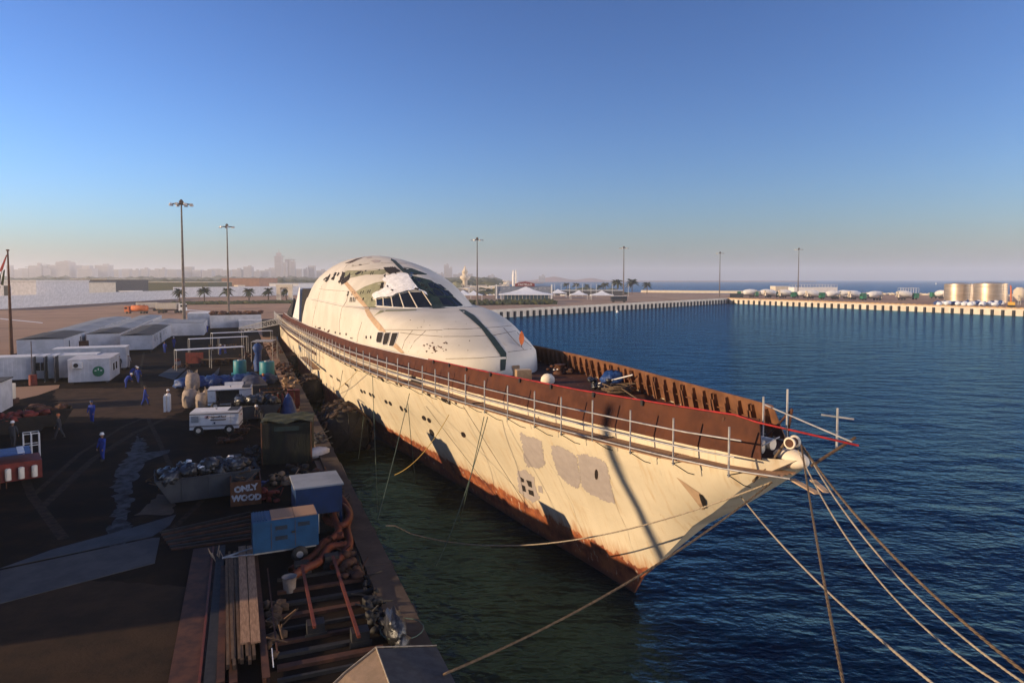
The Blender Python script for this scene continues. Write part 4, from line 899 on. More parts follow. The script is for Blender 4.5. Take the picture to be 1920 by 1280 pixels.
# white boundary walls and sheds at the left
def wallseg(px0, py0, px1, py1, h, label, m=None, t=.4):
    A2 = P(px0, py0); B2 = P(px1, py1); L_ = (B2 - A2).length; o = thing('boundary_wall', label, 'wall', (A2 + B2) / 2, math.atan2(B2.y - A2.y, B2.x - A2.x)); k = max(1, int(L_ / 12))
    mm_ = MB(); mm_.box((0, 0, h / 2), (L_ / k - .08, t, h)); mm_ = mm_.mesh('wall_panel', m or M['whitec'])
    for i in range(k): c = bpy.data.objects.new('wall_panel', mm_); COL.objects.link(c); c.parent = o; c.location = (-L_ / 2 + (i + .5) * L_ / k, 0, 0)
wallseg(-40, 582, 335, 560, 5.5, 'long white boundary wall across the lot at the left')
wallseg(325, 558, 560, 553, 7, 'white boundary wall behind the palms')
def shed(px0, px1, py, h, depth, label, m, roof=None, door=False):
    A2 = P(px0, py); B2 = P(px1, py); w = (B2 - A2).length; o = thing('warehouse', label, 'building', ((A2.x + B2.x) / 2, A2.y + depth / 2, 0)); b = MB(); b.box((0, 0, h / 2), (w, depth, h)); b.build('walls', m, o)
    b = MB(); b.box((0, 0, h + .2), (w + .8, depth + .8, .4)); b.build('roof', roof or M['roofw'], o)
    if door: b = MB(); b.box((-w * .05, -depth / 2 - .06, h * .42), (w * .12, .1, h * .8)); b.build('door', M['roofg'], o)
    return o
shed(-30, 69, 573, 11.5, 40, 'big white warehouse with a tall dark door behind the flagpole', M['whitec'], M['white'], True)
shed(133, 202, 553, 12, 60, 'long low open shed behind the left wall', M['roofg'], M['wallc']); shed(72, 132, 560, 10, 50, 'pale low building right of the big warehouse', M['wallc'])
shed(416, 486, 544, 13, 60, 'long brown warehouse behind the palms', M['brown'], M['brown']); shed(250, 390, 546, 9, 60, 'wide pale roofed depot between the masts', M['hedge'], M['wallc'])
shed(225, 249, 562, 5, 10, 'small white tent roofed hut in front of the left wall', M['white'], M['white']); shed(505, 560, 552, 9, 60, 'pale depot beside the ship stern', M['white'])
# arched gate by the dome
g = P(534, 566); o = thing('arched_gate', 'small cream arched gateway at the stern of the ship', 'gate', g); b = MB()
for x in (-3.2, 3.2): b.box((x, 0, 4), (2, 2, 8))
b.box((0, 0, 8.6), (8.8, 2.2, 1.6)); b.tube([(2.3 * math.cos(t), 0, 5.6 + 2.3 * math.sin(t)) for t in [i * .314 for i in range(11)]], .5, 5); b.build('arch', M['wallc'], o)
sheet('road_line', [tuple(P(*q).xy) for q in ((0, 596.5), (0, 598), (80, 605.8), (80, 604.6))], .008, M['white']); sheet('road_line', [tuple(P(*q).xy) for q in ((348, 580), (348, 581.4), (440, 588), (440, 586.8))], .008, M['white'])
# trucks on the lot
def truck(px, py, rz, label, kind, scale=1.0):
    o = thing('tipper_truck' if kind != 'tanker' else 'tanker_truck', label, 'truck', P(px, py), rz, 'trucks parked on the sandy lot'); o.scale = (scale,) * 3
    b = MB(); b.box((0, 0, 1.0), (9.5, .9, .35)); b.build('chassis', M['seam'], o)
    b = MB(); b.box((3.9, 0, 1.95), (2.0, 2.4, 2.4), top=(.85, .95)); b.build('cab', M['orangep' if kind == 'tanker' else 'yellow' if kind == 'y' else 'white'], o)
    b = MB(); b.box((4.86, 0, 2.35), (.1, 2.1, .9)); b.box((4.1, 0, 2.4), (1.1, 2.46, .75)); b.build('cab_window', M['glass'], o)
    if kind == 'tanker':
        b = MB(); b.lathe([(.3, -3.5), (1.2, -3.3), (1.25, 0), (1.2, 3.1), (.3, 3.3)], 18, Matrix.Translation((-1.1, 0, 2.35)) @ Matrix.Rotation(R(90), 4, 'Y')); b.build('tank', M['orangep'], o)
        b = MB(); [b.box((-1.1 + x, 0, 3.62), (.7, .7, .25)) for x in (-2, 0, 2)]; b.build('hatch', M['dred'], o)
    else:
        b = MB(); b.box((-1.2, 0, 2.45), (6.8, 2.5, 2.0), top=(1.06, 1.0)); b.build('tipper_body', M['wallc'], o); b = MB()
        rb0 = None
        for x in range(9):
            for s in (-1, 1):
                if rb0 is None: b = MB(); b.box((0, 0, 0), (.12, .1, 1.9)); rb0 = b.build('body_rib', M['wallc'], o, loc=(-4.2, s * 1.29, 2.45))
                else: inst(rb0, o, (-4.2 + x * .76, s * 1.29, 2.45))
        b = MB(); b.box((-1.2, 0, 3.40), (6.3, 2.1, .1)); b.build('load', M['sand'], o)
    w0 = None
    for x in (3.7, 2.0, -2.2, -3.5) if kind != 'tanker' else (3.7, -2.4, -3.6):
        for s in (-1, 1):
            if w0 is None: b = MB(); b.lathe([(.2, -.16), (.5, -.17), (.52, 0), (.5, .17), (.2, .16)], 14, Matrix.Rotation(R(90), 4, 'X')); w0 = b.build('wheel', M['black'], o, loc=(x, s * 1.1, .52)); 
            else: inst(w0, o, (x, s * 1.1, .52))
truck(257, 588, R(178), 'orange tanker truck at the left end of the parked trucks', 'tanker', .85); truck(281, 583, R(8), 'dusty tipper truck with yellow cab between the tanker and the white cab', 'y', .98); truck(321, 586.5, R(4), 'tipper truck with white cab, right end of the parked trucks', 'w', 1.08)
# ------------------------------------------------------------ restaurant, tents, cars across the basin
g = P(985, 563); o = thing('restaurant', 'grey restaurant hall with a dark red CASTELLO sign across the basin', 'restaurant', (g.x, 428, 0), .05)
b = MB(); b.box((0, 14, 3.9), (36, 20, 7.8)); b.build('hall', M['roofg'], o); b = MB(); b.box((0, 3.9, 3.9), (36.2, .1, 7.8)); b.build('front_cladding', mat('blue_grey_cladding', (.16, .18, .22), rough=.6), o)
b = MB(); b.prism([(-6.2, 7.8), (-6.2, 9.5), (-3, 10.5), (0, 10.9), (3, 10.5), (6.2, 9.5), (6.2, 7.8)], -.15, .15, Matrix.Translation((.5, 3.4, 0)) @ Matrix.Rotation(R(90), 4, 'X')); sgn_ = b.build('sign_board', M['castred'], o)
text_mb('CASTELLO', 1.9, Matrix.Translation((.5, 3.2, 8.95)) @ Matrix.Rotation(R(90), 4, 'X'), .05, .03).build('lettering', M['white'], sgn_)
for x in (-17.5, 17.5): b = MB(); b.box((x, 3.6, 4.4), (.8, .6, 9.4)); b.build('pilaster', M['white'], o)
b = MB()
for x, z in [(-15.5, 4.3), (-14.7, 4.3), (-15.5, 3.6), (-14.7, 3.6), (-13, 6.5), (-12.2, 6.5), (-10, 6.6), (-9.2, 6.6), (7, 6.6), (7.8, 6.6), (7, 5.9), (10, 6.6), (10.8, 6.6), (10, 5.9), (12.8, 6.5), (13.6, 6.5), (15.2, 6.6), (16, 6.6)]: b.box((x, 3.8, z), (.35, .1, .35))
b.build('wall_lamps', M['white'], o, kind='stuff')
def cone_tent(px, py, w, d, h0, h1, label, nm='tent_canopy', grp='white peaked tents', y=None, posts=True):
    g = P(px, py); o = thing(nm, label, 'tent', g, 0, grp); b = MB(); K = 10; vs = []
    sq = lambda a, q: (max(-1, min(1, math.cos(a) * 1.35)) * q * w / 2, max(-1, min(1, math.sin(a) * 1.35)) * q * d / 2)
    for q, z in ((1, h0 - .35), (1, h0), (.6, h0 + (h1 - h0) * .25), (.3, h0 + (h1 - h0) * .55), (.12, h0 + (h1 - h0) * .83), (.02, h1)):
        vs += [(*sq(6.283 * i / 16, q), z) for i in range(16)]
    b.add(vs, [(r_ * 16 + i, r_ * 16 + (i + 1) % 16, r_ * 16 + 16 + (i + 1) % 16, r_ * 16 + 16 + i) for r_ in range(5) for i in range(16)]); b.build('canopy', M['tent'], o)
    if posts:
        p0 = None
        for x, yy in ((-1, -1), (1, -1), (1, 1), (-1, 1)):
            if p0 is None: b = MB(); b.tube([(0, 0, 0), (0, 0, h0)], .1, 5); p0 = b.build('post', M['white'], o, loc=(x * w * .46, yy * d * .46, 0))
            else: inst(p0, o, (x * w * .46, yy * d * .46, 0))
    return o
ct_ = cone_tent(986, 565.5, 30, 18, 4.2, 8.3, 'wide white marquee roof in front of the restaurant', 'marquee', None)
b = MB(); b.box((0, -2, 2.0), (24, 12, 4)); b.build('glass_wall', mat('marquee_glass', (.03, .06, .08), rough=.15, spec=.5), ct_); b = MB()
for x in range(-12, 13, 2): b.box((x, -8.1, 2), (.18, .2, 4.0))
b.build('glass_mullions', M['wallc'], ct_)
for q, l_ in (((1085, 561, 11), 'first small peaked tent right of the restaurant'), ((1128, 562, 14), 'second peaked tent, larger, right of the restaurant'), ((1046, 557, 12), 'peaked tent half behind the restaurant'), ((868, 560, 11), 'peaked tent nearest the dome'), ((888, 562, 11), 'peaked tent behind the mast by the dome')):
    cone_tent(q[0], q[1], q[2], 9, 3.0, 5.6, l_)
b = MB(); r = random.Random(9)
for i in range(320): px = r.uniform(866, 1040); g = P(px, 571.8 - (px - 866) * .012 + r.uniform(-1, 1)); b.blob((g.x, g.y, .7), (1.4, 1.2, r.uniform(.8, 1.9)), .35, 1, i)
b.build('garden_hedge', M['hedge'], kind='stuff', label='garden hedge in front of the restaurant')
fm = MB(); fm.tube([(0, 0, 0), (0, 0, 9)], .12, 5); fm = fm.mesh('lamp_pole', M['white'])
gp = None
b = MB(); cc = random.Random(4)
car_b = MB(); car_b.box((0, 0, .55), (4.4, 1.8, .6)); car_b = car_b.mesh('body', M['white']); car_d = MB(); car_d.box((0, 0, .55), (4.4, 1.8, .6)); car_d = car_d.mesh('body', M['canvas2']); car_t = MB(); car_t.box((-.2, 0, 1.1), (2.4, 1.6, .55), top=(.7, .85)); car_t = car_t.mesh('cabin', M['glass'])
for i in range(26):
    px = 872 + i * 11.5; g = P(px, 553 + cc.uniform(-1.5, 2)); 
    if 930 < px < 1040: continue
    o = thing('parked_car', 'small %s car parked on the far shore' % ('white' if i % 3 else 'dark'), 'car', g, cc.uniform(0, 3), 'cars parked on the far shore'); o['label'] = 'small %s car on the far shore, %s parked from the left' % ('white' if i % 3 else 'dark', ordn(i))
    for nm, me in (('body', car_b if i % 3 else car_d), ('cabin', car_t)): c = bpy.data.objects.new(nm, me); COL.objects.link(c); c.parent = o
for i in range(44):
    px = 1010 + i * 4.1 + cc.uniform(-1, 1) if i < 38 else 1395 + 5 * i; g = P(px, 548.5 + cc.uniform(-1, 1.2) if i < 38 else 556)
    o = thing('parked_car', 'small %s car in the far back row, %s of that row' % ('dark' if i % 4 == 0 else 'white', ordn(i)), 'car', g, cc.uniform(-.3, .3), 'cars in the far back row'); o.scale = (1.25,) * 3
    for nm, me in (('body', car_d if i % 4 == 0 else car_b), ('cabin', car_t)): c = bpy.data.objects.new(nm, me); COL.objects.link(c); c.parent = o
g = P(1160, 566.5); o = thing('bus', 'dark parked bus beside a light mast across the basin', 'bus', g, .1); b = MB(); b.box((0, 0, 1.9), (8.6, 2.5, 2.6), top=(.98, .95)); b.build('body', M['canvas2'], o); b = MB(); b.box((0, 0, 2.5), (8.65, 2.54, .8)); b.build('window_strip', M['glass'], o); b = MB(); b.box((0, 0, 3.3), (8.2, 2.2, .16)); b.build('roof', M['white'], o)
b = MB(); [b.lathe([(.5, -.15), (.5, .15)], 10, Matrix.Translation((x, s * 1.1, .5)) @ Matrix.Rotation(R(90), 4, 'X')) for x in (-3, 3) for s in (-1, 1)]; b.build('wheel', M['black'], o)
# boxy dark pavilions, lamp poles behind tents
for i, px in enumerate((1040, 1052, 1068, 1080, 1092, 1108, 1118, 1148, 1178)):
    g = P(px, 556); o = thing('lamp_post', 'slim white lamp post in the row behind the peaked tents, %s from the left' % ordn(i), 'lamp post', g, 0, 'lamp posts behind the tents'); c = bpy.data.objects.new('pole', fm); COL.objects.link(c); c.parent = o
b = MB()
o = thing('pavilion', 'long low dark pavilion behind the peaked tents', 'building', P(1110, 554)); b.box((0, 6, 1.8), (48, 8, 3.6)); b.build('walls', M['roofg'], o); b = MB(); b.box((0, 6, 3.8), (49, 9, .35)); b.build('roof', M['tent'], o)
# minaret, control tower, silos
g = D(872, 540, 620); o = thing('minaret', 'cream minaret with a round balcony beyond the dome', 'minaret', (g.x, 620, 0)); b = MB(); b.lathe([(2.2, 0), (2.2, 11), (4.6, 13), (4.8, 15), (2.4, 15.5), (2.4, 18.5), (3, 19), (1.6, 21), (.3, 24.5)], 12); b.build('tower', M['wallc'], o)
g = D(855, 540, 620); o = thing('mosque_dome', 'small green dome left of the minaret', 'dome', (g.x, 620, 0)); b = MB(); b.lathe([(6, 0), (6, 4), (5.2, 7), (3, 9.2), (.2, 10)], 14); b.build('dome', M['olive'], o)
for px, l_ in ((963, 'left white silo tower behind the restaurant'), (968, 'right white silo tower behind the restaurant')):
    g = D(px, 540, 900); o = thing('silo_tower', l_, 'tower', (g.x, 900, -3), 0, 'pair of white silo towers'); b = MB(); b.lathe([(2.0, 0), (2.0, 22), (1.2, 24.5), (1.2, 27)], 10); b.build('shaft', M['white'], o)
for i in range(14):
    px = 850 + 6.8 * i; g = P(px, 546 + cc.uniform(-4, 6)); o = thing('town_house', 'low cream house between the dome and the restaurant, %s from the dome side' % ordn(i), 'house', g, cc.uniform(-.3, .3), 'low houses beside the minaret'); w_ = cc.uniform(8, 15); h_ = cc.uniform(3, 5); b = MB(); b.box((0, 0, h_ / 2), (w_, 8, h_)); b.build('walls', M['wallc'], o); b = MB(); b.box((0, 0, h_ + .15), (w_ + .4, 8.4, .3)); b.build('roof', M['white'], o)
# ------------------------------------------------------------ right pier: tanks, mixers, buildings
def tank(px0, px1, pb, pt, label):
    g = P((px0 + px1) / 2, pb); rr = (D(px1, pb, g.y).x - D(px0, pb, g.y).x) / 2; h_ = D(px0, pt, g.y).z; o = thing('storage_tank', label, 'tank', (g.x, g.y + rr, 0), 0, 'steel storage tanks'); b = MB(); b.lathe([(rr, 0), (rr, h_)], 48, cap=False); b.build('shell', M['tank'], o)
    b = MB(); b.lathe([(rr, h_), (rr * .5, h_ + .6), (.2, h_ + .9)], 32); b.build('roof', M['steel'], o)
    b = MB()
    for k in range(1, 5): b.tube([((rr + .02) * math.cos(t * .1309), (rr + .02) * math.sin(t * .1309), h_ * k / 5) for t in range(48)], .04, 4, closed=True)
    b.build('hoop', M['steel'], o); b = MB(); a = R(-75)
    for s in (-.3, .3): b.tube([((rr + .25) * math.cos(a) + s, (rr + .25) * math.sin(a), 0), ((rr + .25) * math.cos(a) + s, (rr + .25) * math.sin(a), h_ + 1)], .05, 4)
    for k in range(24): z = k * .4; b.box(((rr + .25) * math.cos(a), (rr + .25) * math.sin(a), z), (.6, .06, .06))
    b.build('ladder', M['steel'], o)
tank(1789, 1838, 565, 532.5, 'left of two round brushed steel storage tanks'); tank(1848, 1903, 568, 531.5, 'right of two round brushed steel storage tanks')
def block(px0, px1, py, h, depth, label, m, rz=0, nm='service_building'):
    A2 = P(px0, py); B2 = P(px1, py); w = (B2 - A2).length; o = thing(nm, label, 'building', ((A2.x + B2.x) / 2, A2.y + depth / 2, 0), rz); b = MB(); b.box((0, 0, h / 2), (w, depth, h)); b.build('walls', m, o); b = MB(); b.box((0, 0, h + .12), (w + .3, depth + .3, .25)); b.build('roof_slab', M['white'], o); return o, w
block(1454, 1479, 551, 6.3, 12, 'small cream service building on the right pier', M['wallc'], .0); o, w = block(1489, 1570, 552, 5.6, 12, 'long cream service building with a roof frame on the right pier', M['white'])
b = MB(); n_ = 14
for s in (-5.5, 5.5):
    b.tube([(-w / 2 + 1, s, 8), (w / 2, s, 8)], .12, 4)
    for i in range(n_ + 1): x = -w / 2 + 1 + (w - 1) * i / n_; b.tube([(x, s, 5.6), (x, s, 8)], .1, 4)
b.build('roof_frame', M['white'], o)
o = thing('steel_canopy_frame', 'small white steel frame canopy behind a mixer truck', 'frame', P(1703, 553)); b = MB()
for s in (-2, 2):
    b.tube([(-7, s, 5.5), (7, s, 5.5)], .12, 4)
    for i in range(8): b.tube([(-7 + 2 * i, s, 0), (-7 + 2 * i, s, 5.5)], .1, 4)
b.build('frame', M['white'], o)
A2 = P(1366, 559); o = thing('low_block_wall', 'dark blue grey wall at the basin corner beside the mixers', 'wall', P(1381, 558), 0); b = MB(); b.box((0, 0, 1.4), (9, .5, 2.9)); b.build('wall', M['canvas2'], o)
def mixer():
    o = thing('mixer_truck', 'x', 'mixer truck', (0, 0, 0), 0, 'concrete mixer trucks on the right pier'); b = MB(); b.box((0, 0, 1.0), (9, .9, .4)); b.build('chassis', M['black'], o)
    b = MB(); b.box((3.9, 0, 1.9), (1.9, 2.4, 2.3), top=(.88, .95)); b.build('cab', M['green'], o); b = MB(); b.box((4.0, 0, 2.35), (1.75, 2.3, .7)); b.build('cab_window', M['glass'], o)
    b = MB(); b.lathe([(.5, -3.7), (1.0, -3.2), (1.45, -.6), (1.45, .9), (1.15, 2.4), (.5, 2.9)], 18, Matrix.Translation((-.9, 0, 2.75)) @ Matrix.Rotation(R(98), 4, 'Y')); b.build('drum', M['white'], o)
    b = MB(); b.box((-4.4, 0, 3.3), (.9, 1.1, 1.0), top=(1.4, 1.2)); b.tube([(-4.6, 0, 2.6), (-5.4, .3, 1.5)], .25, 6); b.box((-4.3, 0, 1.9), (.2, 1.6, 1.8)); b.build('chute', M['wallc'], o)
    w0 = None
    for x in (3.5, -1.9, -3.2):
        for s in (-1, 1):
            if w0 is None: b = MB(); b.lathe([(.2, -.16), (.5, -.17), (.52, 0), (.5, .17), (.2, .16)], 12, Matrix.Rotation(R(90), 4, 'X')); w0 = b.build('wheel', M['black'], o, loc=(x, s * 1.1, .52))
            else: inst(w0, o, (x, s * 1.1, .52))
    return o
mx0 = mixer(); bpy.context.view_layer.update()
mxs = [(1400, 557, 170, 'leftmost mixer truck, green cab at the left end of the row'), (1431, 557, 185, 'mixer truck just left of the small service building'), (1448, 558, 15, 'mixer truck with its drum in front of the small service building'), (1477, 558.5, 8, 'mixer truck left of the light mast'), (1502, 559, 175, 'mixer truck at the foot of the light mast'), (1528, 560, 10, 'mixer truck in front of the long service building'),
       (1556, 561, 178, 'mixer truck at the right corner of the long service building'), (1575, 560, 160, 'mixer truck end on, right of the long service building'), (1606, 561.5, 20, 'mixer truck in the middle of the pier behind another'), (1634, 563, 184, 'mixer truck nearest the quay edge in the middle'), (1701, 562, 2, 'mixer truck in front of the small frame canopy'), (1760, 560, 95, 'mixer truck end on, left of the tanks'), (1790, 562, 4, 'mixer truck in front of the left tank')]
for i, (px, py, rz, l_) in enumerate(mxs):
    if i == 0: mx0.location = P(px, py); mx0.rotation_euler.z = R(rz); mx0['label'] = l_; mx0.scale = (1.3,) * 3
    else: dup(mx0, P(px, py), R(rz), l_, 1.3)
o = thing('excavator', 'orange excavator with raised arm beside the right tank', 'excavator', P(1896, 576), R(60)); b = MB(); b.box((0, 0, .5), (3.6, 2.6, .9)); b.build('tracks', M['black'], o); b = MB(); b.box((0, 0, 1.7), (3.0, 2.4, 1.4)); b.build('cab', M['yellow'], o); b = MB(); b.tube([(1, 0, 2), (2.2, 0, 5.5), (3.6, 0, 9.2)], .35, 6); b.tube([(3.6, 0, 9.2), (6.0, 0, 9.5)], .3, 6); b.build('arm', M['orangep'], o)
o = thing('batching_hopper', 'pale hopper on legs at the far right of the pier', 'hopper', P(1911, 572)); b = MB(); b.lathe([(.6, 2), (2.6, 4.5), (2.6, 7), (1.2, 8.5)], 10); b.build('hopper', M['wallc'], o); b = MB(); [b.tube([(x, y_, 0), (x, y_, 4.8)], .15, 4) for x in (-2, 2) for y_ in (-2, 2)]; b.build('leg', M['steel'], o)
for i in range(26):
    px = 1757 + i * 4.9 + cc.uniform(-2, 2); g = P(px, 572.5 + cc.uniform(-2.5, 1.5)); o = thing('bulk_sack', 'pale or blue bulk sack in the row in front of the tanks', 'sack', g, 0, 'sacks heaped in front of the tanks'); b = MB(); b.blob((0, 0, .9), (cc.uniform(1, 1.7), 1.2, cc.uniform(.9, 1.4)), .18, 2, i); o['label'] = '%s bulk sack in the heap before the tanks, %s from its left end' % ('blue' if i % 3 == 0 else 'pale', ordn(i)); b.build('sack', M['tarp' if i % 3 == 0 else 'tent'], o)
r = random.Random(21); b = MB()
for i in range(500):
    px = r.uniform(1580, 1925); g = P(px, 551.0 + (px - 1580) * .013); b.blob((g.x + r.uniform(-2, 2), g.y + r.uniform(-6, 4), .4), (1.6, 1.4, r.uniform(.6, 1.3)), .3, 1, i)
b.build('rock_revetment', M['wallc'], kind='stuff', label='rock revetment along the sea side of the right pier')
o = thing('buoy', 'small white mooring buoy floating in the basin', 'buoy', P(1157, 586, -2.9)); b = MB(); b.lathe([(.5, -.3), (.6, .3), (.35, 1.0), (.1, 1.3)], 10); b.build('float', M['white'], o)
o = thing('sea_mark', 'tiny white sea mark far out to sea', 'buoy', P(1755, 533, -2.9)); b = MB(); b.lathe([(2, -.3), (1.6, 2), (.4, 6)], 8); b.build('float', M['white'], o)
# ------------------------------------------------------------ working quay
A0 = math.atan2(QD.y, QD.x) - math.pi / 2                 # things set square to the quay
UD = Vector((math.cos(A0), math.sin(A0), 0)); VD = Vector((-math.sin(A0), math.cos(A0), 0))
rq = random.Random(42)
def ribs_box(b, c, d, step=.28, dep=.035, top=True):      # corrugated container walls
    b.box(c, d); n_ = int(d[1] / step)
    for i in range(n_):
        y = c[1] - d[1] / 2 + step * (i + .5)
        for s in (-1, 1): b.box((c[0] + s * (d[0] / 2 + dep / 2), y, c[2]), (dep, step * .5, d[2] - .25))
    n_ = int(d[0] / step)
    for i in range(n_):
        x = c[0] - d[0] / 2 + step * (i + .5)
        for s in (-1, 1): b.box((x, c[1] + s * (d[1] / 2 + dep / 2), c[2]), (step * .5, dep, d[2] - .25))
    return b
def cabin(label, loc, w, d, h, roof='roofg', rz=None, ribs=True, wins=(), doors=(), z0=.25, group='white site cabins', name='site_cabin', ac=None, gable=0, pale=None):
    # local: x across (w), y along the quay (d); front face looks to -y, side face to +x
    o = thing(name, label, 'cabin', loc, A0 if rz is None else rz, group); b = MB()
    if ribs: ribs_box(b, (0, 0, z0 + h / 2), (w, d, h), .45)
    else: b.box((0, 0, z0 + h / 2), (w, d, h))
    b.build('walls', M['whitec'], o); b = MB()
    if gable: b.add([(-w / 2 - .1, -d / 2 - .1, z0 + h), (w / 2 + .1, -d / 2 - .1, z0 + h), (w / 2 + .1, d / 2 + .1, z0 + h), (-w / 2 - .1, d / 2 + .1, z0 + h), (0, -d / 2 - .1, z0 + h + gable), (0, d / 2 + .1, z0 + h + gable)], [(0, 1, 4), (2, 3, 5), (1, 2, 5, 4), (3, 0, 4, 5), (3, 2, 1, 0)])
    else: b.box((0, 0, z0 + h + .05), (w + .12, d + .12, .1))
    b.build('roof', M[roof], o)
    if pale: b = MB(); b.box((pale[0], pale[1], z0 + h + .13), (pale[2], pale[3], .04)); b.build('roof_sheet', M['roofw'], o)
    b = MB(); [b.box((x, y, z0 / 2), (.3, .3, z0)) for x in (-w / 2 + .3, w / 2 - .3) for y in (-d / 2 + .3, 0, d / 2 - .3)]; b.build('feet', M['seam'], o)
    for s, p, q, ww, hh in wins:                           # s: 'f' front or 's' side
        f = MB(); g = MB()
        if s == 'f': f.box((p, -d / 2 - .05, q), (ww + .14, .08, hh + .14)); g.box((p, -d / 2 - .09, q), (ww, .04, hh)); g2 = (.05, .1, hh); c_ = (p, -d / 2 - .12, q)
        else: f.box((w / 2 + .05, p, q), (.08, ww + .14, hh + .14)); g.box((w / 2 + .09, p, q), (.04, ww, hh)); g2 = (.1, .05, hh); c_ = (w / 2 + .12, p, q)
        fo = f.build('window', M['white'], o); g.build('pane', M['glass'], fo)
        if ww > 1: k = MB(); k.box(c_, g2); k.build('window_bar', M['white'], fo)
    for s, p in doors:
        f = MB()
        if s == 'f': f.box((p, -d / 2 - .05, z0 + 1.0), (.85, .06, 2.0))
        else: f.box((w / 2 + .05, p, z0 + 1.0), (.06, .85, 2.0))
        f.build('door', M['roofw'], o)
    if ac:
        b = MB(); b.box((ac[0], -d / 2 - .3, ac[1]), (1.0, .5, .7)); a = b.build('air_conditioner', M['white'], o); b = MB(); b.lathe([(.26, 0), (.26, .05)], 14, Matrix.Translation((ac[0] - .12, -d / 2 - .56, ac[1])) @ Matrix.Rotation(R(90), 4, 'X')); b.build('fan_grille', M['black'], a)
    return o
def at(fl, w, d):                                         # centre from the front-left ground corner
    return Vector((fl[0], fl[1], 0)) + UD * w / 2 + VD * d / 2
# near row by the gate
cabin('long low white cabin at the left edge with two tan windows', at((-66.5, 80.3), 15, 2.8), 15, 2.8, 2.7, 'white', wins=(('f', 1.6, 1.75, 1.5, 1.0), ('f', 7.0, 1.75, 1.9, 1.0)), ribs=True)
cabin('white cabin with an air conditioner and a round green sign', at((-52.6, 80.4), 4.3, 7), 4.3, 7, 2.6, 'whitec', wins=(('s', -1.2, 1.7, .9, .9), ('s', .6, 1.7, .9, .9)), ac=(-1.1, 2.3), ribs=True)
ca = [o for o in COL.objects if o.get('label') == 'white cabin with an air conditioner and a round green sign'][0]
b = MB(); b.lathe([(.62, 0), (.62, .05)], 18, Matrix.Translation((1.0, -3.56, 1.45)) @ Matrix.Rotation(R(90), 4, 'X')); sg_ = b.build('round_sign', M['green'], ca); b = MB(); b.box((.7, -3.63, 1.55), (.2, .03, .1)); b.box((1.0, -3.63, 1.7), (.1, .03, .25)); b.box((1.3, -3.63, 1.55), (.2, .03, .1)); b.build('sign_mark', M['white'], sg_)
cabin('white corrugated cabin standing behind the one with the green sign', at((-61.5, 91.0), 8.6, 3), 8.6, 3, 2.8, 'white', wins=(('f', -.9, 1.6, .7, .9),), ribs=True)
# the block of larger cabins with felt roofs
cabin('large cabin with a grey felt roof beside the flagpole', at(P(32, 672), 6.4, 16), 6.4, 16, 2.7, 'roofg', gable=.35, ribs=False, wins=(('s', -5, 1.9, .7, 1.1), ('s', 3.2, 1.9, .7, 1.1)), doors=(('s', 6.6),))
cabin('grey roofed cabin in the middle of the block, brown doorway on its left', at(P(163, 655), 5.2, 13), 5.2, 13, 2.5, 'roofg', gable=.35, ribs=False)
cabin('nearest grey roofed cabin of the block, with small side windows', at(P(226, 661), 4.9, 13), 4.9, 13, 2.5, 'roofg', gable=.3, ribs=False, z0=.4, wins=(('s', -4, 2.1, .6, 1.0), ('s', -1, 2.1, .6, 1.0), ('s', 3.5, 2.1, .6, 1.0)), doors=(('s', 5.2),))
cabin('second grey roofed cabin behind the nearest one', at(P(226, 661), 4.9, 13) + VD * 13.6, 4.9, 13, 2.5, 'roofg', gable=.3, ribs=False, z0=.4, wins=(('s', -4, 2.1, .6, 1.0), ('s', 0, 2.1, .6, 1.0)))
b = MB(); b.box((0, 0, 1.2), (1.4, .12, 2.4)); o = thing('gate_door', 'brown doorway between two cabins', 'door', P(158, 666), A0); b.build('leaf', M['rust'], o)
for q_, w_, k0, hh, nm_ in ((P(32, 672), 6.4, 1, 2.6, 'left'), (P(163, 655), 5.2, 1, 2.5, 'middle'), (P(226, 661), 4.9, 2, 2.5, 'right')):
    for r_ in range(k0, 5):
        if nm_ == 'right' and r_ == 4: continue
        cabin('pale roofed cabin, %s of the %s row of cabins' % (['', 'second', 'third', 'fourth', 'farthest'][r_], nm_), at(q_, w_, 12.4) + VD * (13.2 * r_ + (3.4 if nm_ == 'left' else .3)), w_, 12.4, hh, 'roofw', ribs=False, gable=.25)
sheet('sand_strip', [tuple((P(100, 668) + UD * x + VD * y).xy) for x, y in ((0, 0), (5.5, 0), (4.5, 62), (-1, 62))], .012, M['sand2'])
cabin('white ribbed container behind the tallest mast', at(P(316, 632), 7, 14), 7, 14, 2.7, 'roofw', ribs=True, name='container_cabin'); cabin('far white container with bundles on its roof', at(P(352, 614), 6, 9), 6, 9, 3.3, 'white', ribs=True, name='container_cabin')
cabin('grey ribbed container topped with scrap by the ship stern', at(P(394, 617), 12, 4), 12, 4, 3.2, 'rust', ribs=True, name='container_cabin'); cabin('small pale ribbed container in front of the scrap topped one', at(P(448, 618), 6.2, 3), 6.2, 3, 2.0, 'white', ribs=True, name='container_cabin')
o = thing('dark_container', 'dark open container with blue cloth near the ship stern', 'container', at((-53.5, 146), 8, 5), A0); b = MB(); ribs_box(b, (0, 0, 1.9), (8, 5, 3.6), .5); b.build('walls', M['canvas2'], o); b = MB(); b.blob((1, -2.7, 2.6), (.5, .3, 1.0), .2, 2, 2); b.build('cloth', M['tarp'], o)
b = MB(); g = at(P(394, 617), 12, 4)
for i in range(70): q = UD * rq.uniform(-6, 6) + VD * rq.uniform(-1.8, 1.8); b.blob((q.x, q.y, rq.uniform(0, .6)), (.7, .5, .3), .4, 1, i)
o = thing('scrap_heap', 'scrap heaped on the grey container by the ship stern', 'scrap', g + Vector((0, 0, 3.55))); b.build('scrap', M['rust'], o, kind='stuff')
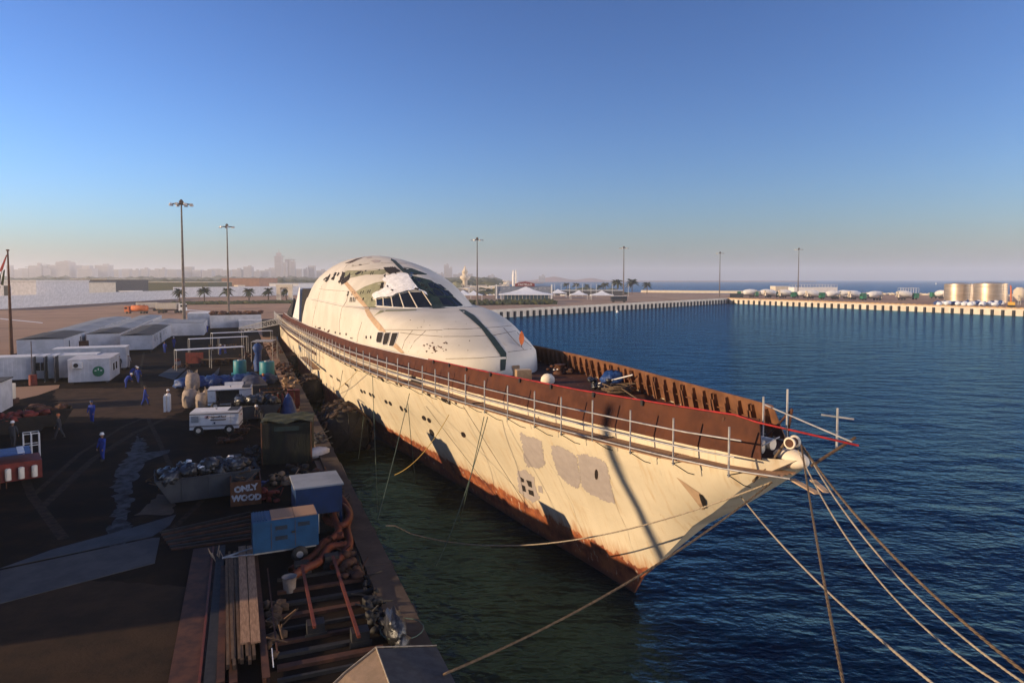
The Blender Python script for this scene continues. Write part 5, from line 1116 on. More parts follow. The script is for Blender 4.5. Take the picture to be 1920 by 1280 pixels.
# mesh screens left of the sign cabin, red base post
g = P(62, 722); o = thing('marker_post', 'red based thin post standing before the grey screens', 'post', g); b = MB(); b.lathe([(.42, 0), (.42, 1.25)], 12); b.build('drum_base', M['dred'], o); b = MB(); b.tube([(-.05, 0, 1.2), (-.05, 0, 5.2)], .05, 5); b.build('pole', M['seam'], o)
for i, x in enumerate((64, 84, 103)):
    o = thing('mesh_screen', ['left', 'middle', 'right'][i] + ' of three grey screens beside the sign cabin', 'screen', P(x, 716), A0 + R(90), 'grey screens'); b = MB(); b.box((2.0, 0, 1.55), (4.2, .06, 3.0)); b.build('panel', M['canvas2'], o); b = MB(); b.tube([(0, 0, 0), (0, 0, 3.1), (4.1, 0, 3.1), (4.1, 0, 0)], .04, 4); b.build('frame', M['white'], o)
sheet('raised_pad', [tuple(P(*q).xy) for q in ((-30, 770), (-30, 729), (112, 722), (110, 728), (70, 742), (25, 752))], .05, M['sand'])
# left edge clutter
o = thing('white_hut', 'white hut cut by the left edge of the picture', 'hut', P(-12, 768), A0); b = MB(); ribs_box(b, (0, 0, 1.4), (2.2, 3.4, 2.8), .3); b.build('walls', M['whitec'], o); b = MB(); b.box((0, 0, 2.86), (2.4, 3.6, .1)); b.build('roof', M['roofg'], o)
o = thing('water_drum', 'cream cylindrical drum beside the white hut', 'drum', P(19, 756)); b = MB(); b.lathe([(.5, .5), (.52, .55), (.52, 1.95), (.5, 2.0)], 16); b.build('drum', M['cream'], o); b = MB(); b.box((0, 0, .25), (1.1, 1.1, .5)); b.build('stand', M['rust'], o)
def skip_bin(label, loc, rz, L, w, h, m, fill, fm, name='skip', slope=True):
    o = thing(name, label, 'skip', loc, rz); b = MB(); t = .06; e = .75 if slope else .05
    prof = [(-L / 2, h), (-L / 2 + e, .25), (L / 2 - e, .25), (L / 2, h)]
    for s in (-1, 1): b.prism([(x, z) for x, z in prof], s * w / 2 - t / 2, s * w / 2 + t / 2, Matrix.Rotation(R(90), 4, 'X'))
    b.box((0, 0, .25), (L - 2 * e, w, t))
    for s in (-1, 1):
        a_ = Vector((s * (L / 2 - e), 0, .25)); c_ = Vector((s * L / 2, 0, h)); b.add([(a_.x, -w / 2, a_.z), (a_.x, w / 2, a_.z), (c_.x, w / 2, c_.z), (c_.x, -w / 2, c_.z)], [(0, 1, 2, 3)])
    b.build('body', M[m], o); b = MB(); b.tube([(-L / 2, -w / 2, h), (L / 2, -w / 2, h), (L / 2, w / 2, h), (-L / 2, w / 2, h)], .06, 4, closed=True)
    for x in [-L / 4, 0, L / 4]:
        for s in (-1, 1): b.box((x, s * (w / 2 + .04), h / 2 + .1), (.1, .08, h - .3))
    b.build('rim', M[m], o)
    if fill:
        fb = MB()
        for i in range(fill): fb.blob((rq.uniform(-L / 2 + .3, L / 2 - .3), rq.uniform(-w / 2 + .2, w / 2 - .2), h + rq.uniform(-.25, .3)), (rq.uniform(.25, .45), rq.uniform(.2, .35), rq.uniform(.14, .28)), .3, 2, i)
        fb.build('load', M[fm], o)
    return o
skip_bin('dark open skip of rusty scrap beside the white hut', P(92, 800), A0 + .25, 3.4, 2.0, 1.5, 'dark', 22, 'rust'); skip_bin('dark skip with red scrap cut by the left edge', P(40, 812), A0 + .25, 4.2, 2.0, 1.4, 'dark', 26, 'dred')
SK = skip_bin('grey skip heaped with black plastic bags in the foreground', Vector((-17.6, 38.9, 0)), A0 + .12, 5.4, 2.6, 1.5, 'roofg', 0, None, slope=True)
bag0 = [MB() for _ in range(4)]; bagm = []
for i, bb in enumerate(bag0): bb.blob((0, 0, 0), (.42, .34, .3), .28, 3, 50 + i); bagm.append(bb.mesh('bag', M['blackbag']))
def bags(o, n_, L, w, z0, z1, lab=True):
    for i in range(n_):
        c = bpy.data.objects.new('bag', bagm[i % 4]); COL.objects.link(c); c.parent = o; x = rq.uniform(-L / 2, L / 2); y = rq.uniform(-w / 2, w / 2)
        c.location = (x, y, rq.uniform(z0, z1) - .25 * abs(x) / L); c.rotation_euler = (rq.uniform(-.5, .5), rq.uniform(-.5, .5), rq.uniform(0, 6)); s = rq.uniform(.8, 1.35); c.scale = (s, s, s)
bags(SK, 34, 4.6, 2.1, 1.35, 1.95)
b = MB(); [b.blob((rq.uniform(-2.2, 1.5), rq.uniform(-1, 1), rq.uniform(1.8, 2.1)), (.16, .14, .08), .4, 2, i) for i in range(5)]; b.build('white_rag', M['sheet'], SK, kind='stuff')
b = MB()
for i in range(14): x = rq.uniform(-2.9, -1.8); b.tube([(x, rq.uniform(-1.1, 1.1), 1.2), (x - .35, rq.uniform(-1.3, 1.3), .6 + rq.uniform(0, .9))], .035, 4)
b.build('sticks', M['wood'], SK)
b = MB()
for s in (-1, 1):
    for k in range(3): b.box((2.55, s * 1.33, .55 + k * .26), (.22, .03, .12))
b.build('warning_stripe', M['dred'], SK)
S2 = skip_bin('smaller skip of black bags just behind the white compressor', Vector((-22.9, 60.6, 0)), A0, 4.2, 2.2, 1.35, 'roofg', 0, None); bags(S2, 26, 3.6, 1.8, 1.35, 1.9)
o = thing('wheelie_bin', 'narrow black bin beside the heaped skip', 'bin', P(442, 888), A0); b = MB(); b.box((0, 0, .6), (.6, .6, 1.2), top=(1.15, 1.15)); b.build('bin', M['black'], o)
# ONLY WOOD bin
o = thing('wood_bin', 'rust coloured bin painted ONLY WOOD, full of scrap timber', 'bin', Vector((-15.3, 38.6, 0)), A0 + .02); b = MB(); w, d, h = 1.55, 3.0, 1.35
b.box((0, -d / 2, h / 2), (w, .06, h)); b.box((0, d / 2, h / 2), (w, .06, h)); b.box((-w / 2, 0, h / 2 + .003), (.06, d, h)); b.box((w / 2, 0, h / 2 + .003), (.06, d, h)); b.build('body', mat('orange_rust', (.14, .05, .018), (.08, .03, .013), 2, .7), o)
text_mb('ONLY', .44, Matrix.Translation((0, -d / 2 - .04, .95)) @ Matrix.Rotation(R(90), 4, 'X') @ Matrix.Rotation(R(4), 4, 'Z'), .004, .03).build('lettering', M['faded'], o); text_mb('WOOD', .44, Matrix.Translation((0.03, -d / 2 - .04, .42)) @ Matrix.Rotation(R(90), 4, 'X') @ Matrix.Rotation(R(-2), 4, 'Z'), .004, .03).build('lettering', M['faded'], o)
for i in range(9): b = MB(); b.box((0, 0, 0), (rq.uniform(.9, 1.6), .16, .05)); c = b.build('board', M[['wood', 'olive', 'wood'][i % 3]], o, loc=(rq.uniform(-.3, .3), rq.uniform(-1.1, 1.1), 1.1 + rq.uniform(0, .35))); c.rotation_euler = (rq.uniform(-.4, .4), rq.uniform(-.5, .5), rq.uniform(0, 3))
# compressors
def compressor(label, loc, rz, w, d, h, open_side=False, logo=True):
    o = thing('air_compressor', label, 'compressor', loc, rz, 'white towable compressors'); b = MB(); z0 = .5
    if open_side:
        b.box((0, 0, z0 + h - .06), (w, d, .12)); b.box((0, d / 2 - .05, z0 + h / 2 - .07), (w, .1, h - .14)); b.box((-w / 2 + .35, -.05, z0 + h / 2 - .07), (.7, d - .1, h - .14)); b.box((w / 2 - .55, -.05, z0 + h / 2 - .07), (1.1, d - .1, h - .14)); b.box((0, 0, z0 + .04), (w - .1, d - .2, .08))
    else: b.box((0, 0, z0 + h / 2), (w, d, h), top=(.985, .96)); b.box((0, 0, z0 + h + .03), (w * .96, d * .92, .05))
    b.build('housing', M['white'], o)
    if open_side: b = MB(); b.box((-.1, .2, z0 + h * .45), (w - 2, d * .6, h * .7)); [b.tube([(rq.uniform(-.8, .5), -.4, rq.uniform(.6, 1.4)) for _ in range(4)], .05, 5) for _ in range(6)]; b.build('engine', M['black'], o); b = MB(); b.box((.2, .25, z0 + h + .35), (w * .45, .05, .75)); c = b.build('raised_lid', M['white'], o); c.rotation_euler.x = R(-35); c.location = (0, .1, .15)
    b = MB()
    for z, t in ((z0 + h - .12, .05), (z0 + .28, .06), (z0 + .19, .025)): b.box((0, 0, z), (w + .012, d + .012, t))
    b.build('trim_stripe', M['seam'], o)
    b = MB(); b.box((w / 2 - .5, 0, z0 + h + .065), (.75, d * .8, .03)); b.build('exhaust_opening', M['black'], o)
    b = MB(); b.box((0, 0, z0 + h + .1), (.12, .12, .14)); b.build('lifting_eye', M['steel'], o)
    if not open_side:
        b = MB(); b.box((-w / 2 + .42, -d / 2 - .008, z0 + h * .62), (.55, .03, .5)); g_ = b.build('vent_grille', M['roofw'], o); b = MB(); [b.box((-w / 2 + .42, -d / 2 - .03, z0 + h * .62 - .2 + .1 * k), (.5, .02, .025)) for k in range(5)]; b.build('vent_slat', M['steel'], g_)
        b = MB(); [b.box((x, -d / 2 - .005, z0 + h * .58), (.015, .02, h * .62)) for x in (-w / 2 + .78, -.05, w / 2 - .62)]; b.build('door_seam', M['steel'], o)
    if logo:
        T = lambda x, z: Matrix.Translation((x, -d / 2 - .02, z)) @ Matrix.Rotation(R(90), 4, 'X')
        b = MB(); b.tube([(-.50 + .19 * math.cos(t * .5236), -d / 2 - .02, z0 + h * .72 + .10 * math.sin(t * .5236)) for t in range(12)], .014, 4, closed=True); b.build('logo_ring', M['red'], o)
        text_mb('IR', .20, T(-.50, z0 + h * .72), .004, .012).build('logo_letters', M['seam'], o); text_mb('Ingersoll Rand', .20, T(.32, z0 + h * .73), .004, .008).build('lettering', M['seam'], o)
        b = MB(); b.box((.3, -d / 2 - .015, z0 + h * .55), (1.15, .02, .09)); b.build('name_bar', M['seam'], o); b = MB(); b.box((.02, -d / 2 - .015, z0 + h * .36), (.12, .02, .16)); b.build('sticker', M['blue'], o)
        b = MB(); b.box((w / 2 + .015, .1, z0 + h * .68), (.02, .3, .12)); b.build('side_mark', M['red'], o)
    w0 = None
    for x in (-w / 2 + .65, w / 2 - .75):
        for s in (-1, 1):
            if w0 is None:
                b = MB(); b.lathe([(.2, -.12), (.38, -.13), (.42, 0), (.38, .13), (.2, .12)], 16, Matrix.Rotation(R(90), 4, 'X')); w0 = b.build('wheel', M['black'], o, loc=(x, s * (d / 2 - .12), .42)); b = MB(); b.lathe([(.18, -.125), (.18, .125)], 12, Matrix.Rotation(R(90), 4, 'X')); b.build('rim', M['cream'], w0)
            else: c = inst(w0, o, (x, s * (d / 2 - .12), .42)); cr = bpy.data.objects.new('rim', [k for k in COL.objects if k.parent == w0][0].data); COL.objects.link(cr); cr.parent = c
    b = MB(); b.tube([(w / 2, 0, .5), (w / 2 + .9, .2, .4), (w / 2 + 1.5, -.1, .15)], .04, 5); b.build('tow_bar', M['rust'], o)
    return o
compressor('closed white compressor trailer with Ingersoll Rand lettering in the open yard', Vector((-24.1, 55.2, 0)), A0 - R(8), 3.7, 2.1, 1.35)
compressor('open sided white compressor with raised lid behind the closed one', Vector((-27.4, 66.0, 0)), A0 - R(3), 3.9, 2.4, 1.5, True, False)
# bulk bags
for i, (px, py, s, z, l_) in enumerate([(357, 763, 1.15, 0, 'tall pale bulk bag nearest the camera in the cluster'), (362, 748, 1.1, 1.05, 'pale bulk bag with lifting loops, on top of the cluster'), (380, 766, 1.0, 0, 'tan bulk bag strapped on a pallet, right of the tall one'), (392, 757, .95, 0, 'brown bulk bag at the back of the cluster')]):
    o = thing('bulk_bag', l_, 'bag', P(px, py) + Vector((0, 0, z)), A0 + rq.uniform(-.2, .2), 'bulk bags'); b = MB(); bm = [(.5, 0), (.62, .15), (.66, .7), (.6, 1.25), (.45, 1.5), (.2, 1.55)]
    b.lathe([(r_ * s, zz * s) for r_, zz in bm], 12); b.build('bag', M['bagw'], o)
    for k in range(4): a = k * 1.57 + .78; b = MB(); b.tube([(.42 * math.cos(a - .3) * s, .42 * math.sin(a - .3) * s, 1.35 * s), (.5 * math.cos(a) * s, .5 * math.sin(a) * s, 1.8 * s), (.42 * math.cos(a + .3) * s, .42 * math.sin(a + .3) * s, 1.35 * s)], .035, 4); b.build('lifting_loop', M['bagw'], o)
# white tall boxes (radiators)
o = thing('gas_rack', 'narrow white rack with a worker beyond it', 'rack', P(314, 770), A0); b = MB(); [b.box((x, y, .75), (.22, .22, 1.5)) for x in (-.16, .16) for y in (-.5, 0, .5)]; b.build('panels', M['white'], o)
# teal tanks
for px, py, l_, s in ((450, 704, 'left turquoise tank standing on the quay', 1.0), (501, 711, 'right turquoise tank, taller, beside the draped post', 1.12)):
    o = thing('pump_tank', l_, 'tank', P(px, py), A0, 'turquoise tanks'); b = MB(); b.lathe([(.78 * s, .3), (.8 * s, .35), (.8 * s, 1.95 * s), (.76 * s, 2.0 * s)], 24); b.build('tank', M['teal'], o)
    b = MB(); b.box((0, 0, .15), (2.1 * s, 2.1 * s, .3)); b.build('base', M['teal'], o); b = MB(); b.lathe([(.3, 2.0 * s), (.3, 2.1 * s)], 10); b.box((.3, 0, 2.1 * s), (.15, .15, .2)); b.build('valve', M['steel'], o)
o = thing('draped_post', 'tall post draped in blue plastic between the turquoise tanks', 'cover', P(484, 695)); b = MB()
b.lathe([(.55, 0), (.5, 1.2), (.45, 2.3), (.65, 2.8), (.7, 3.2), (.35, 3.7), (.05, 3.8)], 9); v_ = b.v; b.v = [Vector((q.x * (1 + .25 * math.sin(q.z * 3 + q.x * 5)), q.y, q.z)) for q in v_]; b.build('plastic', M['tarp'], o)
b = MB(); b.box((-.9, 0, 1.2), (.25, .1, 2.6)); c = b.build('leaning_board', M['wood'], o); c.rotation_euler.y = R(25)
# blue tarps heap
o = thing('blue_tarpaulin', 'long crumpled blue tarpaulin heap behind the open compressor', 'tarpaulin', P(435, 722), A0)
for i in range(7): b = MB(); b.blob((-5 + i * 1.45, rq.uniform(-.5, .5), .45), (1.2, 1.1, .7 + .1 * (i % 3)), .22, 3, 70 + i); b.build('fold', M['tarp' if i < 5 else 'blue'], o)
o = thing('grey_cover', 'greyish blue sheeted heap right of the tarpaulin', 'cover', P(475, 740), A0); b = MB(); b.blob((0, 0, .9), (1.3, 1.9, 1.3), .12, 3, 8); b.build('sheet', mat('grey_blue_sheet', (.05, .055, .09), (.035, .04, .07), 2, .7, bump=.05), o); b = MB(); b.box((.6, -2.2, .7), (1.6, 1.2, 1.4)); b.build('crate', M['canvas2'], o)
# awnings and benches
def awning(px0, py0, px1, py1, z, depth, label, m='tent', striped=False):
    A2 = P(px0, py0, z); B2 = P(px1, py1, z); v = (B2 - A2).xy; L = v.length; o = thing('awning', label, 'awning', (A2.x, A2.y, 0), math.atan2(v.y, v.x), 'flat awnings over the work benches'); k = max(1, int(L / 3.6))
    if striped:
        n_ = int(L / .22)
        b = MB(); [b.box((i * .22 + .1, depth / 2, z + (.03 if i % 2 else .0)), (.12, depth, .05)) for i in range(n_)]; b.build('roof_sheet', M['white'], o); b = MB(); b.box((L / 2, depth / 2, z - .05), (L, depth, .03)); b.build('underside', M['seam'], o)
    else:
        pm_ = MB(); pm_.box((0, depth / 2, 0), (L / k - .06, depth, .07)); pm_ = pm_.mesh('roof_sheet', M[m])
        for i in range(k): c = bpy.data.objects.new('roof_sheet', pm_); COL.objects.link(c); c.parent = o; c.location = ((i + .5) * L / k, 0, z)
    p0 = None
    for i in range(k + 1):
        for y in (.1, depth - .1):
            if p0 is None: b = MB(); b.tube([(0, 0, 0), (0, 0, z)], .045, 5); p0 = b.build('post', M['steel'], o, loc=(.05, y, 0))
            else: inst(p0, o, (min(i * L / k, L - .05), y, 0))
    return o
awning(330, 657, 459, 650, 2.8, 1.5, 'nearest long pale awning over the benches'); awning(355, 636, 466, 631, 2.8, 1.3, 'second long awning, behind the nearest one'); awning(398, 625, 512, 620, 3.0, 1.3, 'far double awning in front of the small container')
awning(470, 641, 511, 640.5, 3.0, 3.6, 'small awning with a black and white corrugated roof', striped=True)
o = thing('rust_screen', 'rust red screen panel under the nearest awning', 'screen', P(365, 683), A0 - .3); b = MB(); b.box((0, 0, .95), (2.5, .08, 1.6)); b.build('panel', M['dred'], o)
for i in range(3):
    o = thing('work_bench', ['left', 'middle', 'right'][i] + ' work bench on crossed legs under the nearest awning', 'bench', P(390 + 22 * i, 686 - i), A0 - .3, 'work benches'); b = MB(); b.box((0, 0, .95), (1.8, .7, .12)); b.build('top', M['wood'], o)
    for x in (-.7, .7): b = MB(); b.tube([(x - .4, -.3, 0), (x + .1, -.3, .9)], .05, 4); b.tube([(x + .4, .3, 0), (x - .1, .3, .9)], .05, 4); b.build('leg', M['black'], o)
    b = MB(); b.box((0, 1.2, .4), (2.0, .8, .8)); b.build('crate', M['orangep' if i == 3 else 'rust'], o)
o = thing('waste_box', 'pale grey box with a red lid at the left end of the awning', 'box', P(333, 689), A0); b = MB(); b.box((0, 0, .45), (.8, .7, .9)); b.build('box', M['roofw'], o); b = MB(); b.blob((0, 0, 1.05), (.35, .3, .25), .3, 2, 1); b.build('lid', M['dred'], o)
o = thing('blue_bundle', 'blue plastic bundles at the foot of the tallest mast', 'bundle', P(352, 628), A0); b = MB(); b.blob((0, 0, .5), (2.6, 1, .6), .25, 2, 3); b.blob((-6, -1, .6), (1.8, 1.2, .9), .25, 2, 4); b.build('plastic', M['tarp'], o); b = MB(); b.blob((-3.6, 1, .8), (1.8, 1, 1), .3, 2, 5); b.build('rust_heap', M['rust'], o)
# gangway ramp up to the deck at the stern
o = thing('gangway', 'grey truss gangway climbing to the ship stern', 'gangway', P(448, 628)); e_ = SM @ Vector((103, 8.6, 4.3)) - Vector(o.location); b = MB()
for s in (0, 1.1):
    off = Vector((0, 1.5 * (s > 0), 0)); b.tube([Vector((0, 0, .5)) + off, e_ + off], .08, 4); b.tube([Vector((0, 0, 1.6)) + off, e_ + off + Vector((0, 0, 1.1))], .06, 4)
    for k in range(11): a_ = Vector((0, 0, .5)).lerp(e_, k / 10) + off; b.tube([a_, a_ + Vector((0, 0, 1.1))], .05, 4); (k < 10) and b.tube([a_ + Vector((0, 0, 1.1)), Vector((0, 0, .5)).lerp(e_, (k + 1) / 10) + off], .04, 4)
b.build('truss', M['steel'], o)
# green/black foam shed in the middle
o = thing('work_shelter', 'dark shelter with dirty green tarpaulin sides and a faded yellow top', 'shelter', Vector((-15.6, 47.2, 0)), A0 - R(8)); w, d, h = 3.2, 3.0, 2.75
b = MB(); b.box((0, 0, h / 2), (w, d, h)); b.build('sides', mat('dark_green_tarp', (.018, .020, .010), (.009, .009, .007), 1.2, .8, c3=(.06, .06, .02), s3=3, lo3=.62, hi3=.7, bump=.05, stretch=(2, 2, .4)), o)
b = MB(); N_ = 8; vs = [(-w / 2 - .1 + (w + .2) * i / N_, -d / 2 - .1 + (d + .2) * j / N_, h + .12 + .14 * math.sin(i * 1.3) * math.cos(j * 1.7)) for j in range(N_ + 1) for i in range(N_ + 1)]
b.add(vs, [(j * (N_ + 1) + i, j * (N_ + 1) + i + 1, (j + 1) * (N_ + 1) + i + 1, (j + 1) * (N_ + 1) + i) for j in range(N_) for i in range(N_)], sm=True); b.build('top_sheet', mat('faded_yellow_tarp', (.065, .065, .03), (.03, .036, .02), 1.5, .9, bump=.04), o)
b = MB(); b.box((0, -d / 2 - .06, h - .35), (w * .5, .04, .3)); b.build('blue_flap', M['stripe'], o)
for x in (-w / 2, w / 2): b = MB(); b.tube([(x, -d / 2 - .08, 0), (x, -d / 2 - .08, h + .1)], .045, 5); b.build('corner_post', M['rust'], o)
o = thing('cylinder_rack', 'dark rack packed with gas cylinders beside the quay edge', 'rack', P(520, 772), A0)
for i in range(18): c = MB(); c.lathe([(.13, 0), (.13, 1.3), (.06, 1.5), (.06, 1.6)], 8) if i == 0 else None; cy0 = c.build('cylinder', M['dred'], o, loc=(-1.2, -.8, .1)) if i == 0 else inst(cy0, o, (-1.2 + .42 * (i % 6), -.8 + .45 * (i // 6), .1))
b = MB(); [b.tube([(x, y, 0), (x, y, 2.1)], .05, 4) for x in (-1.5, 1.5) for y in (-1.1, 1.1)]; b.tube([(-1.5, -1.1, 2.1), (1.5, -1.1, 2.1), (1.5, 1.1, 2.1), (-1.5, 1.1, 2.1)], .05, 4, closed=True); b.build('rack_frame', M['rust'], o)
o = thing('red_cabinet', 'bright red cabinet behind the blue tarpaulin cone', 'cabinet', P(551, 765), A0); b = MB(); b.box((0, 0, .9), (1.1, .8, 1.8)); b.build('cabinet', M['dred'], o)
o = thing('tarp_cone', 'pointed blue tarpaulin over gear beside the red cabinet', 'tarpaulin', P(541, 780), A0); b = MB(); b.lathe([(.8, 0), (.65, .8), (.3, 1.7), (.05, 2.1)], 8); b.v = [Vector((q.x * (1 + .2 * math.sin(q.z * 4)), q.y * (1 + .2 * math.cos(q.z * 5)), q.z)) for q in b.v]; b.build('sheet', M['tarp'], o)
o = thing('barrel', 'slim blue barrel right of the dark shelter', 'barrel', P(571, 855)); b = MB(); b.lathe([(.22, 0), (.23, .5), (.22, 1.3)], 12); b.build('barrel', M['blue'], o)
o = thing('white_sack', 'long white sack lying by the quay edge', 'sack', P(592, 858), A0 + .5); b = MB(); b.blob((0, 0, .35), (1.1, .5, .38), .08, 3, 9); b.build('sack', M['sheet'], o); b = MB(); b.box((0, -.3, .06), (2.2, .6, .1)); b.build('board', M['wood'], o)
o = thing('hose_reel', 'coiled grey hose leaning against the dark shelter', 'hose', P(566, 866) + Vector((0, 0, .55)), A0)
for k in range(3): b = MB(); b.tube([((.5 - .09 * k) * math.cos(t * .35), .06 * k, (.5 - .09 * k) * math.sin(t * .35)) for t in range(18)], .04, 5, closed=True); b.build('coil', M['canvas2'], o)
# blue box and generator on trailer
o = thing('blue_container', 'tall dark blue box with a pale grey lid at the quay edge', 'container', Vector((-9.9, 34.0, 0)), A0 + R(2)); w, d, h = 2.2, 2.3, 2.35
b = MB(); b.box((0, 0, (1 + h) / 2), (w, d, h - 1)); b.build('body', M['blue'], o)
b = MB(); b.box((0, 0, h + .03), (w + .15, d + .15, .08)); b.build('lid', M['roofw'], o); b = MB(); [b.box((x, y, .55), (.12, .12, 1.1)) for x in (-w / 2 + .06, w / 2 - .06) for y in (-d / 2 + .06, d / 2 - .06)]; b.build('leg', M['blue'], o)
b = MB(); b.box((0, 0, .3), (w * .9, d * .9, .6)); b.build('machinery', M['black'], o)
G = thing('generator', 'light blue generator set on a two wheeled trailer', 'generator', Vector((-10.2, 30.1, 0)), A0 + R(2)); w, d, h, z0 = 2.75, 1.45, 1.35, .65
b = MB(); b.box((0, 0, z0 + h / 2), (w, d, h)); b.build('housing', M['lblue'], G); b = MB(); b.box((-.12, 0, z0 + h + .03), (.95, d * .9, .05)); b.box((.85, 0, z0 + h + .03), (.95, d * .9, .05)); b.build('roof_panel', M['sand'], G)
b = MB(); [b.box((-1.28 + .12 * k, 0, z0 + h + .03), (.05, d * .85, .05)) for k in range(5)]; b.build('roof_grille', M['lblue'], G)
b = MB(); [b.box((x, -d / 2 - .006, z0 + h / 2), (.02, .02, h * .85)) for x in (-.62, .38)]; b.build('door_seam', M['seam'], G)
for x, z in ((-.2, 1.0), (-.2, .55), (.75, 1.05)): b = MB(); [b.box((x, -d / 2 - .012, z0 + z - .07 + .045 * k), (.5, .02, .025)) for k in range(4)]; b.build('louvre', M['black'], G)
b = MB(); b.box((.3, -d / 2 - .03, z0 + .75), (.14, .06, .07)); b.build('handle', M['black'], G)
w0 = None
for x in (.55,):
    for s in (-1, 1):
        b = MB(); b.lathe([(.16, -.1), (.33, -.11), (.36, 0), (.33, .11), (.16, .1)], 16, Matrix.Rotation(R(90), 4, 'X')); k_ = b.build('wheel', M['black'], G, loc=(x, s * .72, .36)); b = MB(); b.lathe([(.15, -.105), (.15, .105)], 10, Matrix.Rotation(R(90), 4, 'X')); b.build('rim', M['steel'], k_)
b = MB(); b.box((0, 0, .55), (2.6, .9, .14)); b.tube([(-1.3, .4, .5), (-2.6, 0, .4)], .045, 5); b.tube([(-1.3, -.4, .5), (-2.6, 0, .4)], .045, 5); b.build('trailer_frame', M['steel'], G)
o = thing('sign_card', 'small cream notice card on a stick behind the generator', 'sign', P(598, 1000), A0); b = MB(); b.box((0, 0, 1.75), (.4, .04, .55)); b.tube([(0, .04, 0), (0, .04, 1.6)], .03, 4); b.build('card', M['cream'], o)
# orange corrugated hoses
def cor_hose(pts, r, label):
    d_ = [Vector(pts[0])]; P_ = [Vector(p) for p in pts]
    for i in range(len(P_) - 1):
        p0 = P_[max(i - 1, 0)]; p1 = P_[i]; p2 = P_[i + 1]; p3 = P_[min(i + 2, len(P_) - 1)]; k = max(3, int((p2 - p1).length / .09))
        for j in range(1, k + 1): t = j / k; d_.append(.5 * ((2 * p1) + (p2 - p0) * t + (2 * p0 - 5 * p1 + 4 * p2 - p3) * t * t + (3 * p1 - p0 - 3 * p2 + p3) * t ** 3))
    o = thing('duct_hose', label, 'hose', d_[0], 0, 'orange corrugated ducts'); b = MB(); n_ = 10; vs = []; 
    for i, p in enumerate(d_):
        t = (d_[min(i + 1, len(d_) - 1)] - d_[max(i - 1, 0)]).normalized(); x = t.cross(Vector((0, 0, 1))).normalized(); y = x.cross(t); rr = r * (1.0 if i % 2 else .78)
        for k in range(n_): a = 6.283 * k / n_; vs.append(p - d_[0] + (x * math.cos(a) + y * math.sin(a)) * rr)
    b.add(vs, [(i * n_ + k, i * n_ + (k + 1) % n_, (i + 1) * n_ + (k + 1) % n_, (i + 1) * n_ + k) for i in range(len(d_) - 1) for k in range(n_)], sm=True); b.build('duct', M['orange'], o)
HP = lambda L, z=.22: [P(x, y, z) + Vector((0, 0, dz)) for x, y, dz in L]
cor_hose(HP([(622, 925, 0), (640, 945, .3), (655, 965, .1), (650, 990, 0), (655, 1020, 0), (640, 1045, 0), (625, 1062, 0)]), .2, 'orange duct snaking along the quay edge')
cor_hose(HP([(618, 960, .2), (610, 985, .35), (640, 1000, .4), (655, 985, .5), (640, 965, .5), (625, 985, .6), (635, 1005, .3), (620, 1015, .1)]), .18, 'orange duct twisted into a knot')
cor_hose(HP([(645, 1010, .2), (610, 1015, 0), (590, 1040, 0), (565, 1058, 0), (545, 1070, 0)]), .2, 'orange duct running to the white tub, upper one')
cor_hose(HP([(650, 1025, .1), (618, 1030, .1), (600, 1055, .1), (575, 1068, .1), (550, 1078, 0)]), .2, 'orange duct running to the white tub, lower one')
cor_hose(HP([(560, 905, .1), (590, 930, .4), (560, 950, .1)], .2), .3, 'short orange and red duct behind the generator')
o = thing('tub', 'open pale plastic tub with red scraps inside', 'tub', P(543, 1108)); b = MB(); b.lathe([(.22, 0), (.28, .6), (.31, .62), (.26, .6), (.22, .3), (.02, .28)], 18, cap=False); b.build('tub', M['bagw'], o); b = MB(); [b.blob((rq.uniform(-.15, .15), rq.uniform(-.15, .15), .42), (.1, .08, .06), .3, 1, i) for i in range(6)]; b.build('scrap', M['red'], o)
# beams and planks along the quay
def beam(label, a, c, w, h, m, n_=1, gap=.0, grp='long steel sections lying on the quay', name='steel_beam', z=0, prof='box'):
    a = Vector(a); c = Vector(c); L = (c - a).length; d = (c - a).normalized(); o = thing(name, label, 'beam', a + Vector((0, 0, z)), math.atan2(d.y, d.x), grp); pm_ = MB()
    if prof == 'I': pm_.box((L / 2, 0, .02), (L, w, .03)); pm_.box((L / 2, 0, h - .02), (L, w, .03)); pm_.box((L / 2, 0, h / 2), (L, .04, h - .07))
    else: pm_.box((L / 2, 0, h / 2), (L, w, h))
    pm_ = pm_.mesh('section', M[m])
    for i in range(n_): q = bpy.data.objects.new('section', pm_); COL.objects.link(q); q.parent = o; q.location = (rq.uniform(-.25, .25) if n_ > 1 else 0, (i - (n_ - 1) / 2) * (w + gap), 0 if i % 2 == 0 else .01); q.rotation_euler.z = rq.uniform(-.006, .006) if n_ > 1 else 0
    o.rotation_euler.y = -math.asin(d.z); return o
beam('broad rusty plate strip along the left of the rail bay', P(385, 1028), P(345, 1300), 1.0, .06, 'rust', grp=None, name='plate_strip'); beam('dark channel beside the broad plate strip', P(415, 1028), P(392, 1300), .35, .16, 'black', prof='I'); beam('thin bright rusty edge beside the plate strip', P(400, 1028), P(372, 1300), .08, .12, 'orange')
beam('bundle of pale and dark planks in the rail bay', P(443, 1052), P(452, 1262), .1, .16, 'wood', 8, .012, z=.25, name='plank_bundle'); beam('pair of broad grey boards beside the plank bundle', P(462, 1045), P(470, 1235), .3, .06, 'plank', 2, .05, z=.42, name='plank_bundle'); beam('rusty I beam sticking past the plank bundle', P(478, 1045), P(500, 1290), .22, .2, 'rust', prof='I', z=.15)
